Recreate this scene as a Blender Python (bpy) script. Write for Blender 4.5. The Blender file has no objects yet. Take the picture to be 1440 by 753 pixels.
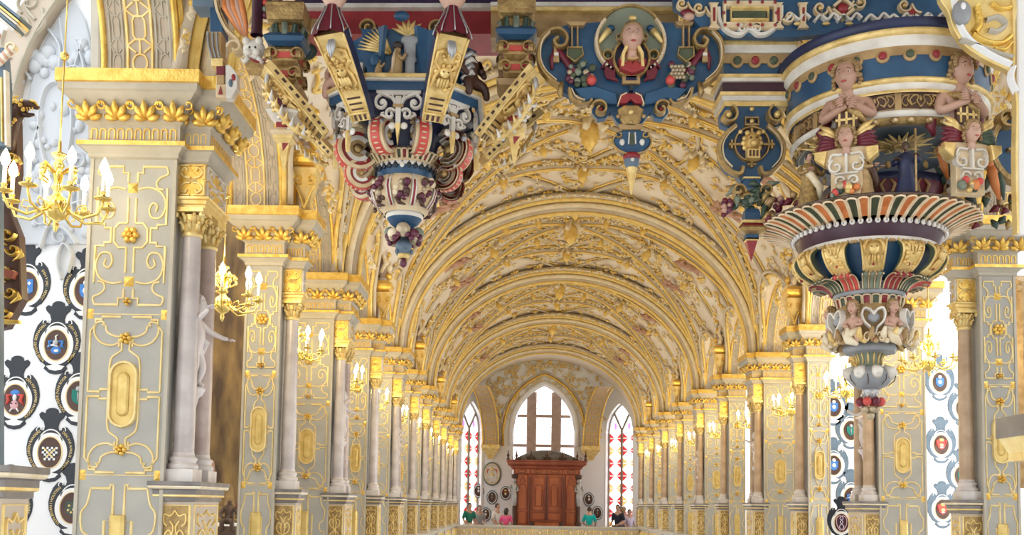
import bpy, math, random
from mathutils import Vector, Matrix
from math import sin, cos, pi, sqrt, radians
RN = random.Random(11)
C = bpy.context.scene.collection
WORLD, EXPO, CHL = 1.05, 1.0, 21.

# ------------------------------------------------------------------ materials
MATS = {}
def mat(name, col, rough=.5, metal=0., col2=None, scale=8., bump=0., bscale=30., emit=0., detail=4., stretch=None, trans=0.):
    m = bpy.data.materials.new(name); m.use_nodes = True
    nt = m.node_tree; b = nt.nodes['Principled BSDF']
    b.inputs['Base Color'].default_value = (*col, 1)
    b.inputs['Roughness'].default_value = rough
    b.inputs['Metallic'].default_value = metal
    if emit:
        b.inputs['Emission Color'].default_value = (*col, 1)
        b.inputs['Emission Strength'].default_value = emit
    if trans: b.inputs['Transmission Weight'].default_value = trans
    if col2 or bump:
        tc = nt.nodes.new('ShaderNodeTexCoord'); src = tc.outputs['Object']
        if stretch:
            mp = nt.nodes.new('ShaderNodeMapping'); mp.inputs['Scale'].default_value = stretch
            nt.links.new(src, mp.inputs['Vector']); src = mp.outputs['Vector']
    if col2:
        n = nt.nodes.new('ShaderNodeTexNoise'); n.inputs['Scale'].default_value = scale; n.inputs['Detail'].default_value = detail
        nt.links.new(src, n.inputs['Vector'])
        r = nt.nodes.new('ShaderNodeValToRGB')
        r.color_ramp.elements[0].position = .35; r.color_ramp.elements[0].color = (*col2, 1)
        r.color_ramp.elements[1].position = .62; r.color_ramp.elements[1].color = (*col, 1)
        nt.links.new(n.outputs['Fac'], r.inputs['Fac']); nt.links.new(r.outputs['Color'], b.inputs['Base Color'])
    if bump:
        n2 = nt.nodes.new('ShaderNodeTexNoise'); n2.inputs['Scale'].default_value = bscale; n2.inputs['Detail'].default_value = 3
        nt.links.new(src, n2.inputs['Vector'])
        bp = nt.nodes.new('ShaderNodeBump'); bp.inputs['Strength'].default_value = bump; bp.inputs['Distance'].default_value = .02
        nt.links.new(n2.outputs['Fac'], bp.inputs['Height']); nt.links.new(bp.outputs['Normal'], b.inputs['Normal'])
    MATS[name] = m
    return m

mat('gold', (.94, .66, .17), .34, .62, (.78, .47, .09), 14, .25, 60)
mat('gold_pale', (.93, .74, .34), .42, .4, (.80, .56, .18), 9, .2, 50)
mat('flute_cream_lit', (.93, .76, .53), .42, 0, (.82, .62, .38), 12)  # lighter cream for the dish: light from below put into the colour
mat('pearl_white', (.86, .82, .75), .4)
mat('vault_gold', (.97, .74, .26), .42, .25, (.86, .58, .15), 9)
mat('vault_cream', (.93, .84, .64), .5, 0, (.84, .70, .46), 9)
mat('carved_gold', (.86, .60, .22), .4, .35, (.60, .38, .12), 14, .25, 50)
mat('mask_gold', (.92, .69, .29), .4, .35, (.66, .45, .15), 14, .25, 50)
mat('gold_old', (.50, .34, .13), .38, .45, (.30, .19, .075), 18, .3, 60)
mat('brass', (.90, .66, .20), .18, .95)
mat('strap_gold', (.86, .69, .34), .45, .2, (.74, .55, .22), 9)
mat('dull_gold', (.76, .56, .20), .4, .45, (.60, .41, .12), 10, .2, 40)
mat('stone', (.455, .435, .385), .6, 0, (.385, .375, .345), 3, .12, 40)
mat('stone_trim', (.54, .49, .40), .6, 0, (.45, .41, .33), 4, .1, 40)
mat('stone_warm', (.60, .51, .41), .65, 0, (.52, .43, .33), 2, .1, 30)
mat('web', (.92, .84, .72), .75, 0, (.84, .72, .58), 1.3, .15, 12)
mat('rib_stone', (.70, .62, .49), .6, 0, (.58, .49, .36), 3)
mat('cream', (.88, .78, .58), .5, 0, (.76, .62, .40), 10, .2, 40)
mat('plaster', (.92, .93, .95), .8, 0, (.88, .90, .93), 1.5, .05, 8)
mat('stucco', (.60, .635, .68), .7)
mat('marble_pink', (.62, .50, .44), .25, 0, (.44, .33, .29), 5, 0, 1, 0, 8)
mat('marble_grey', (.66, .60, .58), .22, 0, (.50, .44, .43), 5, 0, 1, 0, 8)
mat('marble_tan', (.58, .42, .28), .25, 0, (.44, .30, .19), 5, 0, 1, 0, 8)
mat('marble_plinth', (.78, .73, .69), .3, 0, (.62, .55, .52), 6)
mat('marble_dark', (.16, .14, .13), .25, 0, (.24, .21, .19), 6)
mat('alabaster', (.78, .71, .69), .4)
mat('black', (.018, .024, .035), .35)
mat('white_paint', (.90, .90, .90), .45)
mat('ivory', (.82, .78, .70), .45, 0, (.64, .58, .50), 9)
mat('cream_paint', (.80, .64, .41), .42, 0, (.62, .45, .25), 12)
mat('tan_paint', (.50, .335, .155), .42, .2, (.35, .22, .095), 12)
mat('blue', (.03, .105, .21), .4, 0, (.018, .065, .14), 6)
mat('blue_deep', (.012, .016, .05), .4, 0, (.02, .03, .09), 5)
mat('blue_grey', (.15, .21, .27), .5, 0, (.10, .15, .20), 6)
mat('sky_blue', (.05, .22, .62), .4)
mat('red', (.34, .03, .035), .4, 0, (.24, .02, .026), 8)
mat('crimson', (.17, .016, .03), .4, 0, (.11, .01, .022), 8)
mat('red_bright', (.62, .08, .065), .4)
mat('purple', (.062, .018, .034), .35, 0, (.04, .012, .025), 6)
mat('purple_dark', (.05, .03, .075), .4)
mat('orange', (.82, .30, .10), .45, 0, (.66, .20, .05), 14)
mat('green', (.085, .11, .06), .45, 0, (.055, .07, .04), 10)
mat('leaf_green', (.07, .11, .075), .45, 0, (.035, .06, .045), 14)
mat('sage', (.23, .26, .19), .5, 0, (.17, .20, .15), 6)
mat('grey_paint', (.36, .37, .38), .45, 0, (.26, .27, .29), 8)
mat('silver', (.45, .45, .46), .35, .5)
mat('skin', (.64, .40, .30), .45, 0, (.56, .33, .24), 5)
mat('skin_dark', (.56, .34, .25), .45, 0, (.47, .27, .19), 6)
mat('hair_fair', (.42, .28, .13), .5, .2, (.28, .17, .07), 30)
mat('hair_dark', (.05, .035, .03), .5)
mat('grape', (.15, .03, .06), .3, 0, (.09, .02, .04), 14)
mat('pearl', (.50, .40, .26), .25, .25)
mat('lips', (.50, .10, .09), .4)
mat('wood_red', (.36, .10, .055), .4, 0, (.25, .06, .035), 3, .1, 12, 0, 6, (1, 1, .25))
mat('wood_panel', (.54, .165, .065), .38, 0, (.40, .11, .045), 3, .1, 12, 0, 6, (1, 1, .25))
mat('wood_dark', (.10, .045, .028), .42, 0, (.06, .025, .016), 6)
mat('wood_grey', (.20, .18, .18), .5, 0, (.13, .115, .115), 8)
mat('bronze', (.13, .085, .06), .35, .4)
mat('wax', (.95, .92, .85), .5)
mat('flame', (1., .86, .55), .5, emit=14.)
mat('pane', (1., 1., 1.), .3, emit=1.25)
mat('pane_red', (.55, .03, .03), .3, emit=.55)
mat('pane_amber', (.75, .38, .12), .3, emit=.7)
mat('pane_violet', (.50, .22, .62), .3, emit=.7)
mat('mullion', (.52, .40, .36), .6, 0, (.44, .33, .30), 5)
mat('lead', (.30, .27, .23), .5)
mat('floor_tile', (.55, .52, .48), .4, 0, (.42, .39, .36), 2)
mat('floor_marble', (.62, .60, .57), .3, 0, (.45, .43, .42), .8)
mat('cloth_teal', (.0, .50, .55), .8); mat('cloth_pink', (.85, .12, .32), .8); mat('cloth_green', (.02, .22, .17), .8)
mat('cloth_white', (.85, .85, .85), .8); mat('cloth_grey', (.36, .37, .40), .8); mat('cloth_navy', (.02, .022, .05), .8)
mat('cloth_rose', (.72, .42, .44), .8); mat('cloth_lav', (.66, .56, .70), .8)
mat('canvas', (.10, .062, .035), .3, 0, (.42, .27, .10), 2.2, 0, 1, 0, 6, (1.6, 1.6, .5))

# ------------------------------------------------------------------ mesh builder
class MB:
    def __init__(s): s.v = []; s.f = []; s.mi = []; s.sm = []; s.mats = []; s.M = None; s.map = None; s.c = 0
    def m(s, name):
        if name not in s.mats: s.mats.append(name)
        s.c = s.mats.index(name); return s
    def add(s, vs, fs, smooth=False):
        o = len(s.v)
        if s.map: vs = [s.map(*p) for p in vs]
        if s.M is not None: vs = [s.M @ Vector(p) for p in vs]
        s.v += [tuple(p) for p in vs]
        for f in fs: s.f.append([i + o for i in f])
        n = len(fs); s.mi += [s.c] * n; s.sm += [smooth] * n
        return s
    def box(s, x0, x1, y0, y1, z0, z1):
        return s.add([(x0,y0,z0),(x1,y0,z0),(x1,y1,z0),(x0,y1,z0),(x0,y0,z1),(x1,y0,z1),(x1,y1,z1),(x0,y1,z1)],
                     [(0,3,2,1),(4,5,6,7),(0,1,5,4),(1,2,6,5),(2,3,7,6),(3,0,4,7)])
    def bbox(s, x0, x1, y0, y1, z0, z1, b=.01):     # box with chamfered front edges (towards -y)
        vs = [(x0,y1,z0),(x1,y1,z0),(x1,y1,z1),(x0,y1,z1),(x0,y0+b,z0),(x1,y0+b,z0),(x1,y0+b,z1),(x0,y0+b,z1),
              (x0+b,y0,z0+b),(x1-b,y0,z0+b),(x1-b,y0,z1-b),(x0+b,y0,z1-b)]
        fs = [(0,1,2,3)]
        for i in range(4):
            j = (i+1) % 4; fs += [(i,4+i,4+j,j),(4+i,8+i,8+j,4+j)]
        return s.add(vs, fs + [(8,9,10,11)])
    def lathe(s, prof, n=24, c=(0,0,0), a0=0., a1=2*pi, smooth=True, wob=None, sx=1., sy=1.):
        full = abs(a1 - a0 - 2*pi) < 1e-6; k = n if full else n + 1
        vs = []; fs = []
        for i in range(k):
            a = a0 + (a1 - a0) * i / n
            for j, (r, z) in enumerate(prof):
                q = r * (wob(a, j) if wob else 1)
                vs.append((c[0] + sx*q*sin(a), c[1] - sy*q*cos(a), c[2] + z))
        p = len(prof)
        for i in range(n):
            i2 = (i + 1) % k
            for j in range(p - 1): fs.append((i*p+j, i2*p+j, i2*p+j+1, i*p+j+1))
        return s.add(vs, fs, smooth)
    def ball(s, c, r, n=10, k=6, sm=True):
        if not hasattr(r, '__len__'): r = (r, r, r)
        vs = [(c[0], c[1], c[2] - r[2])]; fs = []
        for j in range(1, k):
            b = -pi/2 + pi*j/k
            for i in range(n):
                a = 2*pi*i/n; vs.append((c[0]+r[0]*cos(b)*cos(a), c[1]+r[1]*cos(b)*sin(a), c[2]+r[2]*sin(b)))
        vs.append((c[0], c[1], c[2] + r[2])); t = len(vs) - 1
        for i in range(n):
            i2 = (i+1) % n
            fs.append((0, 1+i2, 1+i)); fs.append((t, t-n+i, t-n+i2))
            for j in range(k-2): fs.append((1+j*n+i, 1+j*n+i2, 1+(j+1)*n+i2, 1+(j+1)*n+i))
        return s.add(vs, fs, sm)
    def tube(s, pts, r, n=6, caps=True, smooth=True, flat=None):
        pts = [Vector(p) for p in pts]; L = len(pts)
        if not hasattr(r, '__len__'): r = [r] * L
        up = Vector((.13, .21, .97)); vs = []; fs = []; prev = None
        for i, p in enumerate(pts):
            d = (pts[min(i+1, L-1)] - pts[max(i-1, 0)])
            d = d.normalized() if d.length > 1e-9 else Vector((0,0,1))
            if prev is None:
                x = d.cross(up)
                if x.length < .05: x = d.cross(Vector((1,0,0)))
            else: x = prev - d * prev.dot(d)
            x.normalize(); prev = x; y = d.cross(x)
            for q in range(n):
                a = 2*pi*q/n; vs.append(p + x*(r[i]*cos(a)) + y*(r[i]*sin(a)))
        for i in range(L-1):
            for q in range(n):
                q2 = (q+1) % n; fs.append((i*n+q, i*n+q2, (i+1)*n+q2, (i+1)*n+q))
        if caps: fs.append(tuple(range(n))[::-1]); fs.append(tuple((L-1)*n+q for q in range(n)))
        return s.add(vs, fs, smooth)
    def strip(s, pts, w, t, t0=0., closed=False, bev=.6, smooth=False):
        # a raised band along a 2-D path in (u, v); heights along w-axis: third coordinate
        L = len(pts); vs = []; fs = []
        if not hasattr(w, '__len__'): w = [w] * L
        for i, (u, v) in enumerate(pts):
            if closed: a, b = pts[i-1], pts[(i+1) % L]
            else: a, b = pts[max(i-1, 0)], pts[min(i+1, L-1)]
            dx, dy = b[0]-a[0], b[1]-a[1]; l = sqrt(dx*dx+dy*dy) or 1; nx, ny = -dy/l, dx/l
            h = w[i]/2
            # miter
            if 0 < i < L-1 or closed:
                p = pts[i-1]; q = pts[(i+1) % L]
                d1 = Vector((u-p[0], v-p[1])); d2 = Vector((q[0]-u, q[1]-v))
                if d1.length > 1e-9 and d2.length > 1e-9:
                    c = max(.5, sqrt(max(0, (1 + d1.normalized().dot(d2.normalized()))/2))); h /= c
            vs += [(u-nx*h, v-ny*h, t0), (u-nx*h*bev, v-ny*h*bev, t), (u+nx*h*bev, v+ny*h*bev, t), (u+nx*h, v+ny*h, t0)]
        for i in range(L if closed else L-1):
            j = (i+1) % L
            for k in range(3): fs.append((i*4+k, i*4+k+1, j*4+k+1, j*4+k))
        if not closed: fs += [(0,1,2,3), tuple((L-1)*4+k for k in (3,2,1,0))]
        return s.add(vs, fs, smooth)
    def plate(s, poly, t0, t1, bev=0.):
        # extruded outline in (u, v), from t0 to t1, chamfered top if bev
        L = len(poly); vs = [(u, v, t0) for u, v in poly]; fs = [tuple(range(L))[::-1]]
        if bev:
            cx = sum(p[0] for p in poly)/L; cy = sum(p[1] for p in poly)/L
            ins = []
            for i, (u, v) in enumerate(poly):
                a, b = poly[i-1], poly[(i+1) % L]; dx, dy = b[0]-a[0], b[1]-a[1]; l = sqrt(dx*dx+dy*dy) or 1
                ins.append((u - dy/l*bev*s_area(poly), v + dx/l*bev*s_area(poly)))
            vs += [(u, v, t1 - abs(bev)*.8*(1 if t1 > t0 else -1)) for u, v in poly] + [(u, v, t1) for u, v in ins]; k = 3
        else: vs += [(u, v, t1) for u, v in poly]; k = 2
        for r in range(k-1):
            for i in range(L):
                j = (i+1) % L; fs.append((r*L+i, r*L+j, (r+1)*L+j, (r+1)*L+i))
        fs.append(tuple((k-1)*L+i for i in range(L)))
        return s.add(vs, fs)
    def rect(s, prof, hx, hy, cx=0., cy=0.):          # moulding swept round a rectangle: prof = [(out, z)]
        vs = []; fs = []
        for o, z in prof: vs += [(cx-hx-o, cy-hy-o, z), (cx+hx+o, cy-hy-o, z), (cx+hx+o, cy+hy+o, z), (cx-hx-o, cy+hy+o, z)]
        for j in range(len(prof)-1):
            for i in range(4):
                i2 = (i+1) % 4; fs.append((j*4+i, j*4+i2, (j+1)*4+i2, (j+1)*4+i))
        fs += [(3,2,1,0), tuple(len(vs)-4+i for i in range(4))]
        return s.add(vs, fs)
    def stamp(s, other, M):
        if not other.v: return s
        o = len(s.v); s.v += [tuple(M @ Vector(p)) for p in other.v]
        idx = {}
        for k, nm in enumerate(other.mats): s.m(nm); idx[k] = s.c
        for f, mi, sm in zip(other.f, other.mi, other.sm): s.f.append([i+o for i in f]); s.mi.append(idx[mi]); s.sm.append(sm)
        return s
    def mesh(s, name):
        me = bpy.data.meshes.new(name); me.from_pydata(s.v, [], s.f)
        for nm in s.mats: me.materials.append(MATS[nm])
        me.polygons.foreach_set('material_index', s.mi); me.polygons.foreach_set('use_smooth', s.sm)
        me.update(); return me
    def build(s, name, parent=None, loc=None, label=None, kind=None):
        return link(name, s.mesh(name), parent, loc, label, kind)

KIDS = {}
def s_area(p):
    a = sum(p[i-1][0]*p[i][1] - p[i][0]*p[i-1][1] for i in range(len(p)))
    return 1 if a > 0 else -1
def link(name, me, parent=None, loc=None, label=None, kind=None):
    o = bpy.data.objects.new(name, me); C.objects.link(o)
    if parent: o.parent = parent; KIDS.setdefault(parent.name, []).append(o)
    if loc: o.location = loc
    if label: o['label'] = label
    if kind: o['kind'] = kind
    return o
def tag(o, label, cat, group=None, kind=None):
    o['label'] = label; o['category'] = cat
    if group: o['group'] = group
    if kind: o['kind'] = kind
    return o
def thing(name, label, cat, loc=(0,0,0), rz=0., group=None, kind=None):
    o = bpy.data.objects.new(name, None); C.objects.link(o); o.location = loc; o.rotation_euler = (0, 0, rz)
    o.empty_display_size = .05
    return tag(o, label, cat, group, kind)
def copy_tree(o, parent=None):
    c = o.copy(); C.objects.link(c)
    if parent: c.parent = parent; KIDS.setdefault(parent.name, []).append(c)
    for ch in KIDS.get(o.name, ()): copy_tree(ch, c)
    return c
def dup(o, loc, label, rz=None, scale=None, sx=None):
    c = copy_tree(o); c.location = loc; c['label'] = label
    if rz is not None: c.rotation_euler = (0, 0, rz)
    if scale: c.scale = (scale,)*3
    return c

# ------------------------------------------------------------------ paths
def arc(cx, cy, r, a0, a1, n=10, ry=None):
    return [(cx + r*cos(a0+(a1-a0)*i/n), cy + (ry or r)*sin(a0+(a1-a0)*i/n)) for i in range(n+1)]
def spiral(cx, cy, r0, r1, a0, a1, n=18):
    return [(cx + (r0+(r1-r0)*i/n)*cos(a0+(a1-a0)*i/n), cy + (r0+(r1-r0)*i/n)*sin(a0+(a1-a0)*i/n)) for i in range(n+1)]
def cr(P, n=6, closed=False):
    out = []; L = len(P); P = [Vector(p) for p in P]
    for i in range(L if closed else L-1):
        if closed: a, b, c, d = P[i-1], P[i], P[(i+1) % L], P[(i+2) % L]
        else: a, b, c, d = P[max(i-1,0)], P[i], P[i+1], P[min(i+2, L-1)]
        for k in range(n):
            t = k/n
            out.append(tuple(.5*((2*b)+(c-a)*t+(2*a-5*b+4*c-d)*t*t+(3*b-a-3*c+d)*t**3)))
    if not closed: out.append(tuple(P[-1]))
    return out
def mir(p, u0=0.): return [(2*u0-u, v) for u, v in p]
def flip(p, v0=0.): return [(u, 2*v0-v) for u, v in p]
def off(p, du, dv): return [(u+du, v+dv) for u, v in p]
def Tm(x, y, z): return Matrix.Translation((x, y, z))
def Rz(a): return Matrix.Rotation(a, 4, 'Z')
def Rx(a): return Matrix.Rotation(a, 4, 'X')
def Ry(a): return Matrix.Rotation(a, 4, 'Y')
def Sc(x, y=None, z=None): return Matrix.Diagonal((x, y if y is not None else x, z if z is not None else x, 1))
def frame(o, ex, ey, ez):
    return Matrix(((ex[0],ey[0],ez[0],o[0]),(ex[1],ey[1],ez[1],o[1]),(ex[2],ey[2],ez[2],o[2]),(0,0,0,1)))
FRONT = Matrix(((1,0,0,0),(0,0,-1,0),(0,1,0,0),(0,0,0,1)))     # (u,v,w) -> x=u, z=v, towards camera = w

# skin-modifier figure: joints {name:(x,y,z,r)}, bones [(a,b)]
def skin(joints, bones, root, mname, sub=1):
    names = list(joints); idx = {n: i for i, n in enumerate(names)}
    me = bpy.data.meshes.new('fig'); me.from_pydata([joints[n][:3] for n in names], [(idx[a], idx[b]) for a, b in bones], [])
    o = bpy.data.objects.new('fig', me); C.objects.link(o)
    md = o.modifiers.new('s', 'SKIN'); md.use_smooth_shade = True
    if sub:
        sb = o.modifiers.new('u', 'SUBSURF'); sb.levels = sub; sb.render_levels = sub
    for i, n in enumerate(names):
        sv = me.skin_vertices[0].data[i]; r = joints[n][3]
        sv.radius = (r, r) if not hasattr(r, '__len__') else r
        sv.use_root = (n == root)
    dg = bpy.context.evaluated_depsgraph_get(); dg.update()
    m2 = bpy.data.meshes.new_from_object(o.evaluated_get(dg)); m2.materials.clear(); m2.materials.append(MATS[mname])
    bpy.data.objects.remove(o); bpy.data.meshes.remove(me)
    for p in m2.polygons: p.use_smooth = True; p.material_index = 0
    return m2
def mesh_into(mb, me, M, mname):
    mb.m(mname); o = len(mb.v); mb.v += [tuple(M @ v.co) for v in me.vertices]
    for p in me.polygons: mb.f.append([i+o for i in p.vertices]); mb.mi.append(mb.c); mb.sm.append(True)

# carved or living head: faces -y, centre of skull at origin, unit = half head height
def head(mb, M, skinm='skin', hair='hair_fair', curls=True, detail=True, long=False):
    keep = mb.M; mb.M = M if keep is None else keep @ M
    n, k = 24, 18; vs = []; fs = []
    for j in range(k+1):
        b = -pi/2 + pi*j/k
        for i in range(n):
            a = 2*pi*i/n - pi/2
            x, y, z = .70*cos(b)*cos(a), .80*cos(b)*sin(a), sin(b)
            f = max(0., -y/.8)                      # how much it faces forward
            if z < -.1: x *= 1 - .28*min(1, (-z-.1)/.8)
            g = lambda X, Z, w: math.exp(-((x-X)**2 + (z-Z)**2)/(w*w))
            y -= f*(.26*g(0,-.22,.15) + .14*g(0,-.02,.10) - .10*g(.27,.06,.17) - .10*g(-.27,.06,.17) + .07*g(0,-.55,.16)
                    + .10*g(0,-.86,.2) + .05*g(.34,-.28,.2) + .05*g(-.34,-.28,.2) + .05*g(.27,.25,.16) + .05*g(-.27,.25,.16))
            vs.append((x, y, z))
    for j in range(k):
        for i in range(n):
            i2 = (i+1) % n; fs.append((j*n+i, j*n+i2, (j+1)*n+i2, (j+1)*n+i))
    mb.m(skinm).add(vs, fs, True)
    mb.tube([(0,.05,-.6),(0,.12,-1.05),(0,.15,-1.45)], [.36,.33,.42], 12)
    if detail:
        for sx in (-1, 1):
            mb.m('white_paint').ball((sx*.265, -.60, .04), (.115, .08, .07), 10, 6)
            mb.m('hair_dark').ball((sx*.265, -.665, .04), (.055, .03, .055), 8, 6)
            mb.m('hair_dark').tube([(sx*.12,-.72,.2),(sx*.27,-.72,.25),(sx*.43,-.60,.18)], [.02,.028,.012], 5)
            mb.m(skinm).ball((sx*.68, .02, -.05), (.09, .15, .2), 8, 6)
        mb.m('lips').tube([(-.2,-.70,-.535),(-.08,-.775,-.51),(0,-.77,-.525),(.08,-.775,-.51),(.2,-.70,-.535)], [.015,.04,.035,.04,.015], 6)
        mb.tube([(-.15,-.71,-.56),(0,-.77,-.60),(.15,-.71,-.56)], [.015,.045,.015], 6)
    mb.m(hair)
    vs = []; fs = []
    for j in range(9):
        b = -.25 + (pi/2+.25)*j/8
        for i in range(n):
            a = 2*pi*i/n; y = .90*cos(b)*sin(a) + .06; x = .80*cos(b)*cos(a); z = 1.1*sin(b)
            if y < -.25 and z < .62: y = -.25 - .2*max(0, z)
            vs.append((x, y, z + .03*sin(9*a)))
    for j in range(8):
        for i in range(n):
            i2 = (i+1) % n; fs.append((j*n+i, j*n+i2, (j+1)*n+i2, (j+1)*n+i))
    mb.add(vs, fs, True)
    if curls:
        for q in range(15):
            a = pi*(q/14)
            mb.ball((.74*cos(a), -.42+.1*sin(a), .12+.80*sin(a)), (.16,.16,.15), 7, 5)
            if q % 2: mb.ball((.82*cos(a), -.1, .1+.92*sin(a)), .17, 7, 5)
        for sx in (-1, 1):
            for q in range(5 if long else 3): mb.ball((sx*(.78+.04*(q % 2)), -.05+.1*(q % 2), -.1-.25*q), .17, 7, 5)
    mb.M = keep
# ------------------------------------------------------------------ camera, world
sc = bpy.context.scene
EYE = 1.6
F_PX, PCX, PCY = 1440., 720., 597.
PITCH, YAW, ROLL = .0799, -.0070, .0156
_f = Vector((sin(YAW)*cos(PITCH), cos(YAW)*cos(PITCH), sin(PITCH)))
_r0 = Vector((cos(YAW), -sin(YAW), 0)); _u0 = _r0.cross(_f)
_r = _r0*cos(ROLL) + _u0*sin(ROLL); _u = -_r0*sin(ROLL) + _u0*cos(ROLL)
cam = bpy.data.cameras.new('camera'); co = bpy.data.objects.new('camera', cam); C.objects.link(co)
co.matrix_world = frame((0, 0, EYE), _r, _u, -_f)
cam.sensor_width = 36; cam.lens = 36*F_PX/1440; cam.shift_y = (PCY - 376.5)/1440; cam.clip_start = .05; cam.clip_end = 300
sc.camera = co
def at(px, py, Y):
    d = _f + _r*((px-PCX)/F_PX) - _u*((py-PCY)/F_PX)
    return d*(Y/d.y) + Vector((0, 0, EYE))
def atx(px, py, X):
    d = _f + _r*((px-PCX)/F_PX) - _u*((py-PCY)/F_PX)
    return d*(X/d.x) + Vector((0, 0, EYE))

w = bpy.data.worlds.new('world'); sc.world = w; w.use_nodes = True
bg = w.node_tree.nodes['Background']; bg.inputs[0].default_value = (.93, .97, 1., 1); bg.inputs[1].default_value = WORLD
vs_ = sc.view_settings; sc.display_settings.display_device = 'sRGB'
vs_.view_transform = 'Standard'; vs_.look = 'None'; vs_.gamma = 1; vs_.use_curve_mapping = False; vs_.exposure = EXPO
sc.cycles.use_denoising = True
sc.cycles.max_bounces = 8; sc.cycles.diffuse_bounces = 4; sc.cycles.glossy_bounces = 3; sc.cycles.sample_clamp_indirect = 6
def sun(name, rot, e, ang=.2, col=(1, .96, .9)):
    l = bpy.data.lights.new(name, 'SUN'); l.energy = e; l.angle = ang; l.color = col
    o = bpy.data.objects.new(name, l); C.objects.link(o); o.rotation_euler = rot; return o

# ------------------------------------------------------------------ nave layout
XC, S, Y0 = 1.07, 3.0, 7.15
def YI(i): return Y0 + S*i
WIDE = dict(hw=.285, d=.62, off=3.735); NARROW = dict(hw=.165, d=.36, off=3.615)
def kind(i): return WIDE if i % 2 == 0 else NARROW
COLOFF = 3.36
ZF, ZT = 3.93, 4.49            # top of the panelled shaft, top of the cornice
NP = 10
ORD = ['first', 'second', 'third', 'fourth', 'fifth', 'sixth', 'seventh', 'eighth', 'ninth', 'tenth', 'eleventh']

def quad_paths(top):
    if top:
        return [[(.10,.17),(.10,.52)], [(.10,.17),(.30,.17),(.42,.09),(.42,.0)],
                cr([(.17,.645),(.45,.665),(.74,.59),(.85,.42),(.74,.26),(.52,.25),(.44,.36),(.53,.45),(.64,.41),(.60,.33)], 5),
                [(.12,.74),(.12,.87),(.25,.87),(.25,.96),(.84,.96)],
                cr([(.84,.96),(.88,.86),(.70,.81),(.60,.74),(.64,.66),(.78,.64)], 5),
                [(.50,.0),(.50,.10),(.66,.10),(.66,.15),(.88,.15),(.88,.66)]]
    return [[(.10,.60),(.10,.70),(.17,.70),(.17,.60)],
            cr([(.12,.67),(.36,.62),(.64,.66),(.80,.78),(.76,.90),(.60,.92),(.55,.86)], 5), cr([(.12,.73),(.30,.74),(.48,.79),(.52,.86),(.62,.88)], 5),
            [(.38,.0),(.38,.34)], cr([(.38,.34),(.34,.46),(.20,.52),(.10,.56),(.10,.60)], 4),
            [(.38,.06),(.60,.06),(.60,.03),(.90,.03)], [(.90,.03),(.90,.80),(.78,.88),(.78,.95),(.62,.95),(.62,.985),(.14,.985)]]
def line4(mb, paths, hw, vc, vh, w=.0155, t=.009):
    for p in paths:
        for a in (1, -1):
            for b in (1, -1): mb.strip([(u*hw*a, vc + v*vh*b) for u, v in p], w, t)
def rosette(mb, u, v, r, petals=6):
    for q in range(petals):
        a = 2*pi*q/petals; mb.ball((u + .62*r*cos(a), v + .62*r*sin(a), .012), (.40*r, .40*r, .028), 8, 5)
    mb.ball((u, v, .02), (.3*r, .3*r, .03), 8, 5)
def pyramid(mb, u, v, a, b=None, h=.02):
    b = b or a
    mb.add([(u-a,v-b,0),(u+a,v-b,0),(u+a,v+b,0),(u-a,v+b,0),(u,v+max(0,b-a),h),(u,v-max(0,b-a),h)], [(0,1,5),(1,2,4,5),(2,3,4),(3,0,5,4)])
def stadium(hw, hh, n=8): return arc(0, hh-hw, hw, 0, pi, n) + arc(0, -(hh-hw), hw, pi, 2*pi, n)
def leaf5(mb, u, v, s, w0=0.):        # five-lobed gilt leaf, stalk down
    for a, l in ((0,1.), (.62,.92), (-.62,.92), (1.3,.72), (-1.3,.72)):
        mb.tube([(u+s*l*f*sin(a), v+s*l*f*cos(a), w0+.012+.02*sin(pi*f)) for f in (0,.35,.7,1.)], [s*.07,s*.17,s*.19,s*.04], 6)
CORN = [(0,3.93),(.025,3.94),(.025,3.965),(.06,4.0),(.085,4.005),(.085,4.035),(.03,4.045),(.03,4.16),(.055,4.175),(.06,4.20),
        (.07,4.21),(.085,4.25),(.12,4.30),(.165,4.345),(.185,4.355),(.185,4.40),(.20,4.405),(.20,4.49),(0,4.49)]
def cornice_mb(mb, hx, hy, cx=0., cy=0., bx=1.):
    prof = [(o*bx, z) for o, z in CORN]
    mb.m('stone_trim').rect(prof[:5], hx, hy, cx, cy); mb.m('gold').rect(prof[4:7], hx, hy, cx, cy)
    mb.m('stone_trim').rect(prof[6:16], hx, hy, cx, cy); mb.m('gold').rect(prof[15:], hx, hy, cx, cy)
def frieze_mb(mb, hx, hy, cx=0., cy=0., sides=('f', 'n'), nave=1, what='leaf'):
    # gilt leaves on the hollow and little arches below them, front face and nave face
    for sd in sides:
        if sd == 'f': half, M0 = hx, frame((cx, cy-hy, 0), (1,0,0), (0,0,1), (0,-1,0))
        else: half, M0 = hy, frame((cx+nave*hx, cy, 0), (0,nave,0), (0,0,1), (nave,0,0))
        keep = mb.M; mb.M = M0; mb.m('gold')
        n = max(2, round((2*half+.06)/.062)); st = (2*half+.03)/n
        for q in range(n if what == 'arch' else 0):
            u = -half - .015 + st*(q+.5)
            mb.strip([(u-st*.32,4.06)] + arc(u, 4.115, st*.32, pi, 0, 5) + [(u+st*.32,4.06)], .011, .038, .03)
        n = max(1, round((2*half+.2)/.19)); st = (2*half+.22)/n
        for q in range(n if what == 'leaf' else 0):
            u = -half-.11 + st*(q+.5)
            T = keep if keep is not None else Matrix()
            mb.M = M0 @ Tm(u, 4.235, .085) @ Rx(.70)
            leaf5(mb, 0, -.045, .13)
            for e in (1, -1): mb.strip([(e*x, y) for x, y in spiral(st*.5, .055, .035, .008, -2.2, 3.4, 10)], .012, .012)
        mb.M = keep

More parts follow.
